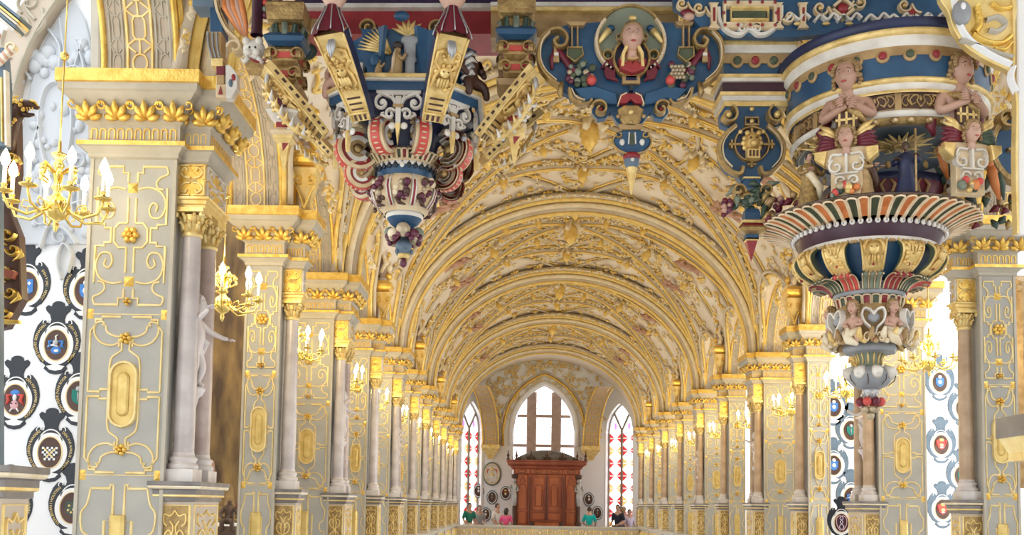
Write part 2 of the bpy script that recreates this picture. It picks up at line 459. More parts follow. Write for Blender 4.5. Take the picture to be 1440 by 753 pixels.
def make_pier(K, label, group):
    hw, d = K['hw'], K['d']; y = -d/2
    t = thing('stone_pier', label, 'pier', group=group)
    b = MB().m('stone'); b.rect([(.03,0),(.03,.18),(0,.22),(0,ZF)], hw-.0, d/2)
    b.m('stone_trim')
    for sx in (-1, 1): b.box(sx*hw-.012, sx*hw+.012, y-.012, y+.02, .22, ZF)
    b.build('shaft', t)
    b = MB(); cornice_mb(b, hw, d/2); b.build('cornice', t)
    b = MB(); frieze_mb(b, hw, d/2, sides=('f',)); b.build('leaf_frieze', t)
    b = MB(); frieze_mb(b, hw, d/2, sides=('f',), what='arch'); b.build('arched_frieze', t)
    FM = frame((0, y, 0), (1,0,0), (0,0,1), (0,-1,0))
    b = MB().m('strap_gold'); b.M = FM
    line4(b, quad_paths(True), hw*.95, 3.40, .50); line4(b, quad_paths(False), hw*.95, 2.31, .535)
    b.strip([(-hw,2.855),(hw,2.855)], .008, .004); b.strip([(-hw,1.765),(hw,1.765)], .008, .004)
    for z1 in (1.70,):
        for a in (1, -1):
            for p in ([(.14,1.0),(.14,.70),(.34,.70),(.34,.1)], [(.14,1.0),(.22,1.0),(.22,.97),(.70,.97)], cr([(.70,.97),(.78,.84),(.92,.76),(.88,.62),(.70,.56),(.72,.46),(.90,.42)],4),[(.9,.42),(.9,.05),(.5,.05)]):
                b.strip([(u*hw*.95*a, .9 + v*(z1-.9)) for u, v in p], .016, .008)
    b.build('strapwork', t)
    for z in (3.40,):
        b = MB().m('gold'); b.M = FM; rosette(b, 0, z, .06); b.build('rosette', t)
    for z in (2.69, 1.935):
        b = MB().m('gold'); b.M = FM; rosette(b, 0, z, .042, 5); b.build('rosette', t)
    for z in (3.73, 3.08):
        b = MB().m('gold'); b.M = FM; pyramid(b, 0, z, .034); b.build('diamond_boss', t)
    b = MB().m('gold'); b.M = FM; rosette(b, 0, 2.94, .03, 4); b.build('rosette', t)
    for a in (1, -1):
        for z in (2.855, 1.765): b = MB().m('gold'); b.M = FM; pyramid(b, a*(hw-.03), z, .026, .034, .008); b.build('corner_stud', t)
    b = MB().m('dull_gold'); b.M = FM; k = min(1, hw/.2)
    b.M = FM @ Tm(0, 2.31, 0); b.plate(stadium(.085*k, .215), 0, .012); b.m('strap_gold').strip(stadium(.088*k, .218), .022, .03, closed=True); b.m('dull_gold'); b.plate(stadium(.040*k, .15), .012, .03, .012)
    b.build('oval_cartouche', t)
    b = MB().m('dull_gold'); b.M = FM @ Tm(0, 1.2, 0); b.plate([(-.05,-.3),(.05,-.3),(.05,.3),(-.05,.3)], 0, .035, .022); b.build('panel_boss', t)
    return t

# column: origin at pedestal top
def make_column(label, cat_group, mname):
    t = thing('marble_column', label, 'column', group=cat_group)
    b = MB().m('marble_plinth').box(-.1, .1, -.1, .1, 0, .085); b.build('plinth', t)
    b = MB().m('marble_plinth').lathe([(.096,.085),(.104,.10),(.10,.118),(.088,.125),(.086,.14),(.094,.15),(.092,.166),(.078,.172),(.074,.19),(.072,.20)], 20); b.build('base', t)
    b = MB().m(mname).lathe([(.071,.2),(.0705,.7),(.066,1.2),(.061,1.70)], 20); b.build('shaft', t)
    b = MB().m('gold_pale')
    b.lathe([(.064,1.69),(.072,1.70),(.072,1.715),(.064,1.72),(.066,1.78),(.082,1.84)], 16)
    for row, (z, r, n) in enumerate(((1.735,.070,8),(1.785,.076,8))):
        for q in range(n):
            a = 2*pi*(q+.5*row)/n; x, y = sin(a), -cos(a)
            b.tube([(x*r*.95,y*r*.95,z),(x*r*1.08,y*r*1.08,z+.04),(x*r*1.38,y*r*1.38,z+.055),(x*r*1.45,y*r*1.45,z+.04)], [.016,.017,.012,.005], 5)
    for sx in (-1,1):
        for sy in (-1,1): b.ball((sx*.088, sy*.088, 1.835), (.022,.022,.022), 8, 5)
    b.build('capital', t)
    b = MB().m('gold_pale').box(-.1,.1,-.1,.1,1.855,1.885); b.build('abacus', t)
    return t
def ped_panel(mb, hw, z0, z1):
    mb.m('gold_pale'); mb.strip([(-hw,z0),(hw,z0),(hw,z1),(-hw,z1)], .014, .006, closed=True)
    zc = (z0+z1)/2
    for a in (1,-1):
        for b_ in (1,-1):
            for p in (cr([(0,.05),(.5,.16),(.66,.36),(.42,.48),(.2,.40),(.3,.30)],4), cr([(0,.95),(.3,.82),(.72,.86),(.74,.66),(.5,.58)],4), cr([(.12,.1),(.2,.3),(.08,.55),(.34,.7)],4)):
                mb.strip([(a*u*hw, zc+b_*v*(z1-zc-.02)) for u, v in p], [.013]*len(p), .012)
    mb.ball((0,zc,0),(.022,.03,.018),8,5)
def make_pedestal(hy, label, group, light=1):
    t = thing('column_pedestal', label, 'pedestal', group=group); hx = .118
    b = MB().m('stone_warm').rect([(.03,0),(.03,.12),(0,.15),(0,1.60)], hx, hy); b.build('body', t)
    b = MB().m('marble_dark').rect([(0,1.595),(.015,1.60),(.015,1.625)], hx, hy); b.m('gold_pale').rect([(.015,1.625),(.03,1.63),(.03,1.642)], hx, hy)
    b.m('marble_dark').rect([(.03,1.642),(.03,1.672),(.045,1.68)], hx, hy); b.m('cream').rect([(.045,1.68),(.055,1.688),(.055,1.70)], hx, hy)
    b.m('marble_dark').rect([(.055,1.70),(.06,1.705),(.06,1.73),(0,1.731)], hx, hy); b.build('cap', t)
    b = MB(); b.M = frame((0,-hy,0),(1,0,0),(0,0,1),(0,-1,0)); b.m('gold_old').plate([(-hx+.02,.98),(hx-.02,.98),(hx-.02,1.57),(-hx+.02,1.57)],0,.003); ped_panel(b, hx-.022, .97, 1.57); b.build('carved_panel', t)
    for sx in (1,-1):
        b = MB()
        b.M = frame((sx*hx,0,0),(0,sx,0),(0,0,1),(sx,0,0)); ped_panel(b, hy-.022, .97, 1.57); b.build('carved_panel', t)
    return t
def make_entab(hy, label, group, nave):
    # block that carries the vault over the columns; origin on the column axis at floor level
    t = thing('column_entablature', label, 'entablature', group=group); hx = .10
    z0 = 1.73+1.885
    b = MB().m('gold_pale').rect([(.0,z0),(.0,z0+.025),(.012,z0+.03),(.012,z0+.055),(.03,z0+.06),(.035,z0+.075),(0,z0+.08)], hx, hy); b.build('architrave', t)
    b = MB().m('gold').rect([(-.004,z0+.08),(-.004,ZF)], hx, hy)
    for M0, hh in ((frame((0,-hy+.004,0),(1,0,0),(0,0,1),(0,-1,0)), hx), (frame((nave*(hx-.004),0,0),(0,nave,0),(0,0,1),(nave,0,0)), hy)):
        b.M = M0; zc = (z0+.08+ZF)/2; vh = (ZF-z0-.08)/2
        b.m('gold_pale' if hh == hx else 'ivory')
        for a in (1,-1):
            for c_ in (1,-1):
                for p in (cr([(.1,.15),(.5,.2),(.75,.5),(.45,.75),(.3,.55)],4), cr([(.1,.9),(.5,.88),(.85,.9)],3), [(.88,.05),(.88,.9)]): b.strip([(a*u*hh, zc+c_*v*vh) for u,v in p], .016, .014)
        pyramid(b, 0, zc, .04, .016)
        b.M = None
    b.build('carved_block', t)
    b = MB(); cornice_mb(b, hx, hy, bx=.8); b.build('cornice', t)
    for wh in ('leaf','arch'):
        for sd in 'fn': b = MB(); frieze_mb(b, hx*.9, hy*.95, sides=(sd,), nave=nave, what=wh); b.build(wh.replace('arch','arched')+'_frieze', t)
    return t

protos = {}
GP = 'gilt strapwork piers along the gallery'; GC = 'marble columns along the gallery'
for side, nm in ((-1, 'left'), (1, 'right')):
    mw = {-1: ('marble_grey', 'marble_pink'), 1: ('marble_tan', 'marble_tan')}[side]
    col = 'grey' if side < 0 else 'tan'
    for i in range(0, NP+1):
        K = kind(i); y = YI(i); wd = 'wide' if K is WIDE else 'narrow'
        lab = f'{wd} pale stone pier with gilt strapwork, {ORD[i]} along the row of {col} columns'
        if wd not in protos: p = protos[wd] = make_pier(K, lab, GP)
        else: p = copy_tree(protos[wd]); p['label'] = lab
        p.location = (XC + side*K['off'], y, 0)
        ys = (-.175, .175) if K is WIDE else (0.,)
        hy = .29 if K is WIDE else .118
        lab = f"{'long' if K is WIDE else 'square'} carved gilt pedestal with dark cap, {ORD[i]} along the row of {col} columns"
        k = 'ped'+wd
        if k not in protos: q = protos[k] = make_pedestal(hy, lab, 'column pedestals')
        else: q = copy_tree(protos[k]); q['label'] = lab
        q.location = (XC + side*COLOFF, y, 0)
        lab = f"{'long' if K is WIDE else 'square'} gilt entablature block above the capital, {ORD[i]} along the row of {col} columns"
        k = 'ent'+wd+nm
        if k not in protos: q = protos[k] = make_entab(hy-.05, lab, 'entablature blocks', -side)
        else: q = copy_tree(protos[k]); q['label'] = lab
        q.location = (XC + side*COLOFF, y, 0)
        for j, dy in enumerate(ys):
            if K is WIDE: lab = f"{col} marble column, {'front' if j == 0 else 'rear'} one of the pair on the {ORD[i]} pedestal of its row"
            else: lab = f'single {col} marble column standing on the {ORD[i]} pedestal of its row'
            k = 'col'+mw[j]
            if k not in protos: q = protos[k] = make_column(lab, GC, mw[j])
            else: q = copy_tree(protos[k]); q['label'] = lab
            q.location = (XC + side*COLOFF, y+dy, 1.73)

# ------------------------------------------------------------------ floors, parapets
b = MB().m('floor_tile'); b.box(XC-8.5, XC-3.2, 2.5, 44, -.3, 0); b.box(XC+3.2, XC+8.5, 2.5, 44, -.3, 0); b.box(XC-3.2, XC+3.2, 36.6, 44, -.3, 0); b.box(XC-3.2, XC+3.2, -1.5, .8, -.3, 0)
o = b.build('floor'); tag(o, 'stone gallery floor running round the upper level', 'floor', kind='structure')
b = MB().m('floor_marble').box(XC-12, XC+12, -12, 46, -7.2, -7)
o = b.build('floor'); tag(o, 'pale marble floor of the nave far below the gallery', 'floor', kind='structure')
def parapet(x0, y0, x1, y1, label):
    t = thing('parapet', label, 'parapet', ((x0+x1)/2, (y0+y1)/2, 0), math.atan2(y1-y0, x1-x0), 'gallery parapets'); L = sqrt((x1-x0)**2+(y1-y0)**2)
    b = MB().m('stone_warm').box(-L/2, L/2, -.07, .07, 0, .82); b.build('wall_panel', t)
    b = MB().m('stone_trim').rect([(0,.82),(.03,.84),(.05,.86),(.05,.91),(0,.92)], L/2, .07); b.build('coping', t)
    b = MB().m('gold_pale')
    for sy in (-1, 1):
        b.M = frame((0, sy*.07, 0), (-sy,0,0), (0,0,1), (0,sy,0)); n = max(1, round(L/.55)); st = L/n
        for q in range(n):
            u = -L/2+st*(q+.5)
            for e in (1,-1):
                b.strip([(u+e*x, y) for x, y in spiral(st*.24, .72, .09, .015, -2., 5., 14)], .03, .02)
                b.strip([(u+e*x, y) for x, y in cr([(.02,.55),(st*.2,.60),(st*.46,.78)],4)], .025, .02)
            b.ball((u, .68, .01), (.05,.08,.03), 8, 5)
            b.strip([(u-st/2, .06), (u-st/2, .80)], .05, .03)
    b.build('gilt_scrollwork', t)
parapet(XC-3.25, 36.6, XC+3.25, 36.6, 'carved gallery parapet in front of the dark red wooden case')
for side, nm in ((-1,'left'),(1,'right')):
    for i in range(4, NP):
        parapet(XC+side*COLOFF, YI(i)+.3, XC+side*COLOFF, YI(i+1)-.3, f"carved gallery parapet between the {ORD[i]} and {ORD[i+1]} pedestals of the {'grey' if side < 0 else 'tan'} column row")
# ------------------------------------------------------------------ arcade walls with arches
VA, VB, ZB = 3.5, 3.0, 4.5
ARCH_R = 1.15
def opening(i):                       # arch between pier i and i+1: (y0, y1)
    return YI(i) + kind(i)['d']/2 - .0, YI(i+1) - kind(i+1)['d']/2
def ztop(): return 6.6
def arch_pts(i, n=20):
    y0, y1 = opening(i); yc, h = (y0+y1)/2, (y1-y0)/2
    return [(yc - h*cos(pi*q/n), ZT + ARCH_R*sin(pi*q/n)) for q in range(n+1)], yc, h
def lattice(mb, L, hw, w, t):         # chain of ovals and oblongs running along u, width 2*hw
    mb.strip([(0,-hw),(L,-hw)] if L < .3 else [(L*q/16,-hw) for q in range(17)], w*1.3, t); mb.strip([(L*q/16,hw) for q in range(17)], w*1.3, t)
    n = max(2, round(L/.24)); st = L/n
    for q in range(n):
        u = st*(q+.5)
        if q % 2: mb.strip([(u+x, y) for x, y in arc(0,0,st*.27,0,2*pi,10,hw*.6)[:-1]], w, t, closed=True)
        else: mb.strip([(u+x, y) for x, y in ((-st*.32,-hw*.3),(-st*.2,-hw*.5),(st*.2,-hw*.5),(st*.32,-hw*.3),(st*.32,hw*.3),(st*.2,hw*.5),(-st*.2,hw*.5),(-st*.32,hw*.3))], w, t, closed=True)
        for e in (1,-1):
            mb.strip([(u+e*st*.28,0),(u+e*st*.5,0)], w, t)
            mb.strip([(u+e*st*.3,e*hw*.3),(u+e*st*.5,e*hw)], w, t); mb.strip([(u+e*st*.3,-e*hw*.3),(u+e*st*.5,-e*hw)], w, t)
for side, nm in ((-1,'left'),(1,'right')):
    xi, xo = XC+side*3.46, XC+side*3.98
    b = MB().m('stone_warm')
    I0, I1 = -1, NP
    for i in range(I0, I1):
        P, yc, h = arch_pts(i)
        vs = []; n = len(P)
        for (y, z) in P: vs += [(xi,y,z),(xo,y,z),(xi,y,ztop()),(xo,y,ztop())]
        fs = []
        for q in range(n-1):
            a, c_ = q*4, (q+1)*4; fs += [(a,c_,c_+2,a+2),(a+1,a+3,c_+3,c_+1),(a,a+1,c_+1,c_),(a+2,c_+2,c_+3,a+3)]
        b.m('stone_warm').add(vs, fs)
    b.m('stone')
    for i in range(I0, I1+1):
        b.box(min(xi,xo), max(xi,xo), YI(i)-kind(i)['d']/2, YI(i)+kind(i)['d']/2, ZT, ztop())
    W = b.build('wall_'+nm); tag(W, f'{nm} arcade wall of round arches carrying the nave vault', 'wall', kind='structure')
    for i in range(I0, I1):
        P, yc, h = arch_pts(i, 40)
        s = [0.]
        for q in range(1, len(P)): s.append(s[-1] + sqrt((P[q][0]-P[q-1][0])**2 + (P[q][1]-P[q-1][1])**2))
        def onarch(u, v, w_, P=P, s=s):
            u = min(max(u, 0), s[-1]-1e-6); q = 0
            while s[q+1] < u: q += 1
            f = (u-s[q])/(s[q+1]-s[q]); y = P[q][0]+(P[q+1][0]-P[q][0])*f; z = P[q][1]+(P[q+1][1]-P[q][1])*f
            dy, dz = P[q+1][0]-P[q][0], P[q+1][1]-P[q][1]; l = sqrt(dy*dy+dz*dz)
            return ((xi+xo)/2 + v, y + dz/l*w_, z - dy/l*w_)
        L = s[-1]
        bb = MB().m('gold_pale'); bb.map = onarch; lattice(bb, L, .085, .018, .012); bb.build('gilt_lattice', W)
        bb = MB().m('stone_trim'); bb.map = lambda u, v, w_, f=onarch: f(u, v - side*.17, w_); lattice(bb, L, .055, .016, .010)
        bb.map = lambda u, v, w_, f=onarch: f(u, v + side*.16, w_); lattice(bb, L, .045, .014, .008); bb.build('stone_lattice', W)
        bb = MB()
        for v, r, mm in ((-side*.25, .022, 'gold'), (-side*.215, .014, 'stone_trim'), (side*.25, .022, 'gold')):
            bb.m(mm).tube([onarch(L*q/40, v, .005) for q in range(41)], r, 6)
        # hood on nave face
        for dr, r, mm in ((.05,.026,'gold'),(.105,.02,'rib_stone'),(.15,.016,'gold')):
            bb.m(mm).tube([(xi-side*.012, yc-(h+dr)*cos(pi*q/28)*min(1,.999), ZT+(ARCH_R+dr)*sin(pi*q/28)) for q in range(29)], r, 6)
        bb.build('arch_moulding', W)
    # gilt rolls edging the wall strip above every pier, and carved console with colonnette on narrow ones
    for i in range(0, NP+1):
        bb = MB().m('gold'); dd = kind(i)['d']/2
        for e in (-1, 1): bb.tube([(xi-side*.01, YI(i)+e*dd*.95, ZT),(xi-side*.01, YI(i)+e*dd*.95, ztop()-.4)], .024, 6)
        bb.build('gilt_roll', W)
    for i in range(1, NP+1, 2):
        lab = f"gilt carved console with small pink colonnette above the {ORD[i]} pier by {'grey' if side < 0 else 'tan'} columns"
        key = 'console'+nm
        if key not in protos:
            t = protos[key] = thing('wall_console', lab, 'console', group='consoles with colonnettes above the narrow piers')
            bb = MB().m('gold_pale'); e = -side
            bb.M = frame((0,0,0),(e,0,0),(0,1,0),(0,0,1))
            bb.m('gold_pale').lathe([(.05,0),(.08,.03),(.06,.10),(.13,.33),(.17,.47),(.12,.50)], 4, (.16,0,0), pi/4, 2*pi+pi/4, False); bb.build('bracket', t)
            bb = MB().m('gold'); bb.M = frame((0,0,0),(e,0,0),(0,1,0),(0,0,1)); bb.rect([(0,.50),(.03,.52),(.05,.56),(.06,.60),(.03,.62),(0,.66)], .10, .12, .14, 0); bb.build('shelf', t)
            bb = MB().m('gold'); bb.M = frame((.16*e,-.1,0),(1,0,0),(0,0,1),(0,-1,0))
            for a in (1,-1): bb.strip([(a*x,y) for x,y in spiral(.06,.36,.055,.01,-2,5,12)], .02, .02); bb.strip([(a*x,y) for x,y in cr([(.0,.05),(.04,.18),(.10,.3)],4)], .018,.02)
            bb.build('gilt_scroll', t)
            bb = MB().m('marble_plinth').lathe([(.07,.66),(.07,.70),(.06,.72)], 12, (.14*e,0,0)); bb.m('marble_pink').lathe([(.055,.72),(.052,1.25)], 12, (.14*e,0,0)); bb.build('colonnette', t)
            bb = MB().m('cream')
            for q in range(26):
                z = .72 + .62*RN.random(); a = RN.random()*2*pi
                bb.m('cream' if q % 3 else 'gold'); bb.ball((.14*e+.085*cos(a), .13*sin(a), z), (.035+.03*RN.random(),.03+.04*RN.random(),.04+.04*RN.random()), 6, 4)
            for y in (-.14,.14): bb.m('cream').tube([(.12*e,y,.78),(.2*e,y*1.3,.92),(.14*e,y*1.1,1.1),(.2*e,y*1.4,1.25)], [.03,.035,.03,.01], 6)
            bb.build('leaf_scrolls', t)
            bb = MB().m('gold_pale').rect([(0,1.25),(.02,1.28),(.03,1.34),(0,1.36)], .08, .10, .13*e, 0); bb.build('capital', t)
            t.location = (XC+side*3.42, YI(i), ZT)
        else: dup(protos[key], (XC+side*3.42, YI(i), ZT), lab)

# ------------------------------------------------------------------ vault
def lun(y):
    i = int(math.floor((y - Y0)/S)); y0, y1 = opening(i); yc, h = (y0+y1)/2, (y1-y0)/2
    q = (y-yc)/h
    return ZT + (ARCH_R+.02)*sqrt(1-q*q) if abs(q) < 1 else 0
def dome(y):
    if y > YI(NP): return 0.
    u = ((y-YI(0))/(2*S)) % 1.
    return .42*sin(pi*u)**.8
def vz(t, y, yd):
    z = ZB + (VB+dome(yd)*sin(pi*t)**2)*sin(pi*t)
    if t < .25 or t > .75: z = max(z, lun(y))
    return z
def vp(t, y, w=0.):                   # point on the barrel; w into the room
    return Vector((XC - (VA-w)*cos(pi*t), y, ZB + (VB+dome(y)*sin(pi*t)**2-w)*sin(pi*t)))
def vframe(t, y, w=0., rot=0., sc_=1.):
    n = Vector((cos(pi*t)*VB, 0, -sin(pi*t)*VA)).normalized(); ty = Vector((0,1,0)); tx = ty.cross(n)
    ex = tx*cos(rot)+ty*sin(rot); ey = -tx*sin(rot)+ty*cos(rot)
    return frame(vp(t,y,w), ex*sc_, ey*sc_, n*sc_)
# ornament stamps
def mk_rosette():
    b = MB().m('vault_gold')
    for q in range(6):
        a = q*pi/3; b.tube([(0,0,.01),(.05*cos(a),.05*sin(a),.045),(.085*cos(a),.085*sin(a),.03),(.10*cos(a),.10*sin(a),.05)], [.018,.03,.028,.008], 5)
    b.m('vault_cream').ball((0,0,.05),(.035,.035,.05),7,5); return b
def mk_drop():
    b = MB().m('vault_cream')
    for q in range(5):
        a = q*2*pi/5; b.tube([(.0,.0,.0),(.07*cos(a),.07*sin(a),.02),(.09*cos(a),.09*sin(a),.07),(.12*cos(a),.12*sin(a),.06)], [.02,.03,.024,.008], 5)
    b.m('vault_gold').lathe([(.03,.02),(.055,.06),(.05,.075),(.06,.09),(.045,.11),(.05,.125),(.03,.15),(.0,.185)], 7); return b
def mk_scroll(m1, m2):
    b = MB().m(m1)
    b.tube([(x,y,.02+.012*sin(q)) for q,(x,y) in enumerate(cr([(-.16,-.02),(-.1,.06),(0,.04),(.07,-.04),(.15,-.03),(.16,.04),(.11,.05)],3))], [.012]+[.02]*17+[.01], 5)
    b.m(m2).tube([(-.05,.05,.02),(-.06,.10,.04),(-.02,.13,.03)],[.016,.02,.006],5); b.tube([(.05,-.02,.02),(.05,.05,.045),(.09,.09,.03)],[.016,.022,.006],5)
    b.ball((.12,.02,.03),.024,6,4); b.tube([(-.12,.03,.02),(-.16,.08,.04),(-.2,.06,.03)],[.012,.018,.006],5); return b
def mk_leaf(mm):
    b = MB().m(mm)
    for a,l in ((0,.11),(.8,.085),(-.8,.085)): b.tube([(0,0,.01),(l*.5*sin(a),l*.5*cos(a),.045),(l*sin(a),l*cos(a),.03)],[.012,.026,.006],5)
    return b
def mk_fruit():
    b = MB().m('vault_cream')
    for q in range(7): a = q*2.4; b.m('vault_cream' if q % 2 else 'vault_gold').ball((.045*cos(a)*(q>0),.045*sin(a)*(q>0),.035+.02*(q==0)),.027,6,4)
    for a in (0.5,2.6,4.7): b.m('vault_cream').tube([(.04*cos(a),.04*sin(a),.01),(.09*cos(a),.09*sin(a),.035),(.12*cos(a),.12*sin(a),.02)],[.015,.024,.006],5)
    return b
ST = dict(ros=mk_rosette(), drop=mk_drop(), sg=mk_scroll('vault_gold','vault_cream'), sc=mk_scroll('vault_cream','vault_gold'), lg=mk_leaf('vault_gold'), lc=mk_leaf('vault_cream'), fr=mk_fruit())
def angel_relief():
    b = MB().m('cherub')
    b.tube([(0,0,.03),(.02,.12,.04),(.0,.2,.04)],[.05,.055,.045],7); b.ball((.02,.27,.05),(.045,.05,.045),8,6)
    b.tube([(.03,.18,.04),(.13,.24,.05),(.22,.20,.03)],[.028,.022,.012],6); b.tube([(-.03,.18,.04),(-.12,.12,.05),(-.16,.03,.03)],[.028,.022,.012],6)
    b.tube([(.02,0,.03),(.10,-.12,.04),(.05,-.26,.03)],[.04,.032,.014],6); b.tube([(-.02,0,.03),(-.12,-.10,.04),(-.24,-.12,.03)],[.04,.03,.014],6)
    for a in (.4,.8,1.2): b.tube([(-.04,.16,.02),(-.04-.12*cos(a),.16+.12*sin(a),.04),(-.04-.2*cos(a),.16+.2*sin(a),.02)],[.02,.03,.008],5)
    return b
mat('cherub', (.62,.38,.28), .6, 0, (.50,.28,.20), 8)
AN = angel_relief()
def rib(mb, f, n, prof):              # prof: [(lateral, depth, radius, material)], f(u)->(t,y) path
    pts = [f(q/n) for q in range(n+1)]
    for lat, dep, r, mm in prof:
        out = []
        for q,(t,y) in enumerate(pts):
            a, c_ = pts[max(q-1,0)], pts[min(q+1,n)]
            T = (vp(*c_)-vp(*a)).normalized(); nn = Vector((cos(pi*t)*VB, 0, -sin(pi*t)*VA)).normalized()
            out.append(vp(t,y,dep*1.) + T.cross(nn)*lat)
        mb.m(mm).tube(out, r, 6)
MAIN = [(-.30,.04,.055,'rib_stone'),(.30,.04,.055,'rib_stone'),(-.22,.10,.05,'vault_gold'),(.22,.10,.05,'vault_gold'),(-.12,.18,.06,'vault_cream'),(.12,.18,.06,'vault_cream'),(0,.22,.10,'rib_stone'),(-.05,.31,.025,'vault_gold'),(.05,.31,.025,'vault_gold')]
THIN = [(-.07,.02,.035,'vault_gold'),(.07,.02,.035,'vault_gold'),(0,.09,.06,'rib_stone'),(-.035,.15,.016,'vault_gold'),(.035,.15,.016,'vault_gold')]
SMALL = [(-.045,.015,.02,'vault_gold'),(.045,.015,.02,'vault_gold'),(0,.055,.036,'rib_stone')]
def lin(t0,y0,t1,y1): return lambda u: (t0+(t1-t0)*u, y0+(y1-y0)*u)
ND = 5
for k in range(-1, ND+1):
    ya, yb = YI(2*k), YI(2*k+2) if k < ND else YI(2*k)+3.9
    D = yb - ya
    if k == -1: ya = YI(-1)-.2; D = yb-ya
    b = MB().m('web'); ny = int(D/.125); nt = 72; vs = []; fs = []
    for j in range(ny+1):
        y = ya + D*j/ny
        for q in range(nt+1):
            t = .5 - .5*cos(pi*q/nt) if False else q/nt
            vs.append((XC - VA*cos(pi*t), y, vz(t, min(y, YI(NP)-.4) if k < ND else YI(NP)+.05, y)))
    for j in range(ny):
        for q in range(nt): fs.append((j*(nt+1)+q, j*(nt+1)+q+1, (j+1)*(nt+1)+q+1, (j+1)*(nt+1)+q))
    b.add(vs, fs, True)
    CE = b.build('ceiling'); tag(CE, f"{['short','first','second','third','fourth','fifth','last'][k+1]} bay of the ribbed and gilded barrel vault", 'vault', 'bays of the gilded vault', 'structure')
    if k == -1: continue
    b = MB(); rib(b, lambda u: (u, ya), 48, MAIN); b.build('transverse_rib', CE)
    ym = ya + D/2
    if k == ND: continue
    nodes = [(.5,ym),(.5,ya+D*.2),(.5,ya+D*.8),(.33,ym),(.67,ym),(.36,ya+D*.25),(.64,ya+D*.25),(.36,ya+D*.75),(.64,ya+D*.75),(.23,ym-.0),(.77,ym),(.43,ya+D*.37),(.57,ya+D*.37),(.43,ya+D*.63),(.57,ya+D*.63)]
    b = MB()
    for m_ in (0, 1):
        fx = (lambda t: 1-t) if m_ else (lambda t: t)
        rib(b, lin(fx(.03),ya,fx(.5),ym), 26, THIN); rib(b, lin(fx(.03),yb,fx(.5),ym), 26, THIN)
        rib(b, lin(fx(.03),ya,fx(.36),ya+D*.25), 16, THIN); rib(b, lin(fx(.03),yb,fx(.36),ya+D*.75), 16, THIN)
        rib(b, lin(fx(.36),ya+D*.25,fx(.5),ya+D*.2), 6, THIN); rib(b, lin(fx(.36),ya+D*.75,fx(.5),ya+D*.8), 6, THIN)
        rib(b, lin(fx(.14),ym,fx(.33),ym), 8, SMALL); rib(b, lin(fx(.33),ym,fx(.36),ya+D*.25), 6, SMALL); rib(b, lin(fx(.33),ym,fx(.36),ya+D*.75), 6, SMALL)
        rib(b, lin(fx(.33),ym,fx(.5),ym), 8, SMALL)
        rib(b, lin(fx(.36),ya+D*.25,fx(.43),ya+D*.37), 4, SMALL); rib(b, lin(fx(.36),ya+D*.75,fx(.43),ya+D*.63), 4, SMALL)
        rib(b, lin(fx(.43),ya+D*.37,fx(.5),ya+D*.2), 6, SMALL); rib(b, lin(fx(.43),ya+D*.63,fx(.5),ya+D*.8), 6, SMALL)
        rib(b, lin(fx(.36),ya+D*.25,fx(.5),ya), 8, SMALL); rib(b, lin(fx(.36),ya+D*.75,fx(.5),yb), 8, SMALL)
        rib(b, lin(fx(.11),ya+.25*D-.0,fx(.36),ya+D*.25), 10, SMALL); rib(b, lin(fx(.11),ya+.75*D,fx(.36),ya+D*.75), 10, SMALL)
    b.build('star_rib_net', CE)
    # groin mouldings over the lunettes
    b = MB()
    for side in (-1,1):
        for ii in (2*k, 2*k+1):
            y0_, y1_ = opening(ii); yc, h = (y0_+y1_)/2, (y1_-y0_)/2; P = []
            for q in range(25):
                a = pi*q/24; y = yc-h*cos(a); z = ZT+ARCH_R*sin(a)
                s_ = min(1, max(0,(z-ZB)/VB)); x = VA*sqrt(1-s_*s_) - .03
                P.append((XC+side*min(x,3.44), y, z+.01))
            b.m('vault_gold').tube(P, .03, 6); b.m('rib_stone').tube([(x-side*.06,y,z+.06) for x,y,z in P], .03, 6)
    b.build('groin_moulding', CE)
    pb = ST['drop']; me = None
    for n_, (t, y) in enumerate(nodes):
        sc_ = 2.9 if n_ == 0 else 1.8 if n_ < 5 else 1.35
        bm_ = MB(); bm_.stamp(pb, vframe(t,y,.06,n_,sc_)); bm_.build('boss', CE)
    # carved scrollwork thick on the crown of the vault, and crockets along the ribs
    b = MB(); keys = ['ros','sg','sc','lc','lc','fr','sc','sc','lc','lg']
    def along(f, n, lat, sc_):
        for q in range(n):
            t, y = f((q+.5)/n)
            for e in (-1,1):
                t2, y2 = t, y
                M = vframe(t, y, .05, RN.random()*6.28, sc_*(.8+.4*RN.random()))
                t3, y3 = f(min(1,(q+1)/n)); d_ = (vp(t3,y3)-vp(t,y)).normalized(); nn = Vector((cos(pi*t)*VB,0,-sin(pi*t)*VA)).normalized(); sd = d_.cross(nn)*lat*e
                M = Matrix.Translation(sd) @ M
                b.stamp(ST[RN.choice(('lg','lc','lc','fr','sc','lc'))], M)
    along(lambda u: (.02+.96*u, ya+.02), 84, .38, .8); along(lambda u: (.02+.96*u, ya-.02), 40, .30, .8)
    for fx in ((lambda t: t), (lambda t: 1-t)):
        along(lin(fx(.06),ya+.02*D,fx(.5),ym), 36, .12, .8); along(lin(fx(.06),yb-.02*D,fx(.5),ym), 36, .12, .8)
        along(lin(fx(.08),ya+.03*D,fx(.36),ya+D*.25), 24, .12, .8); along(lin(fx(.08),yb-.03*D,fx(.36),ya+D*.75), 24, .12, .8)
        along(lin(fx(.36),ya+D*.25,fx(.5),ya+D*.2), 9, .10, .8); along(lin(fx(.36),ya+D*.75,fx(.5),ya+D*.8), 9, .10, .8)
    for q in range(680):
        t = min(.92, max(.08, RN.gauss(.5,.2))); y = ya + D*RN.random()
        b.stamp(ST[RN.choice(keys)], vframe(t,y,.01,RN.random()*6.28,.65+.6*RN.random()))
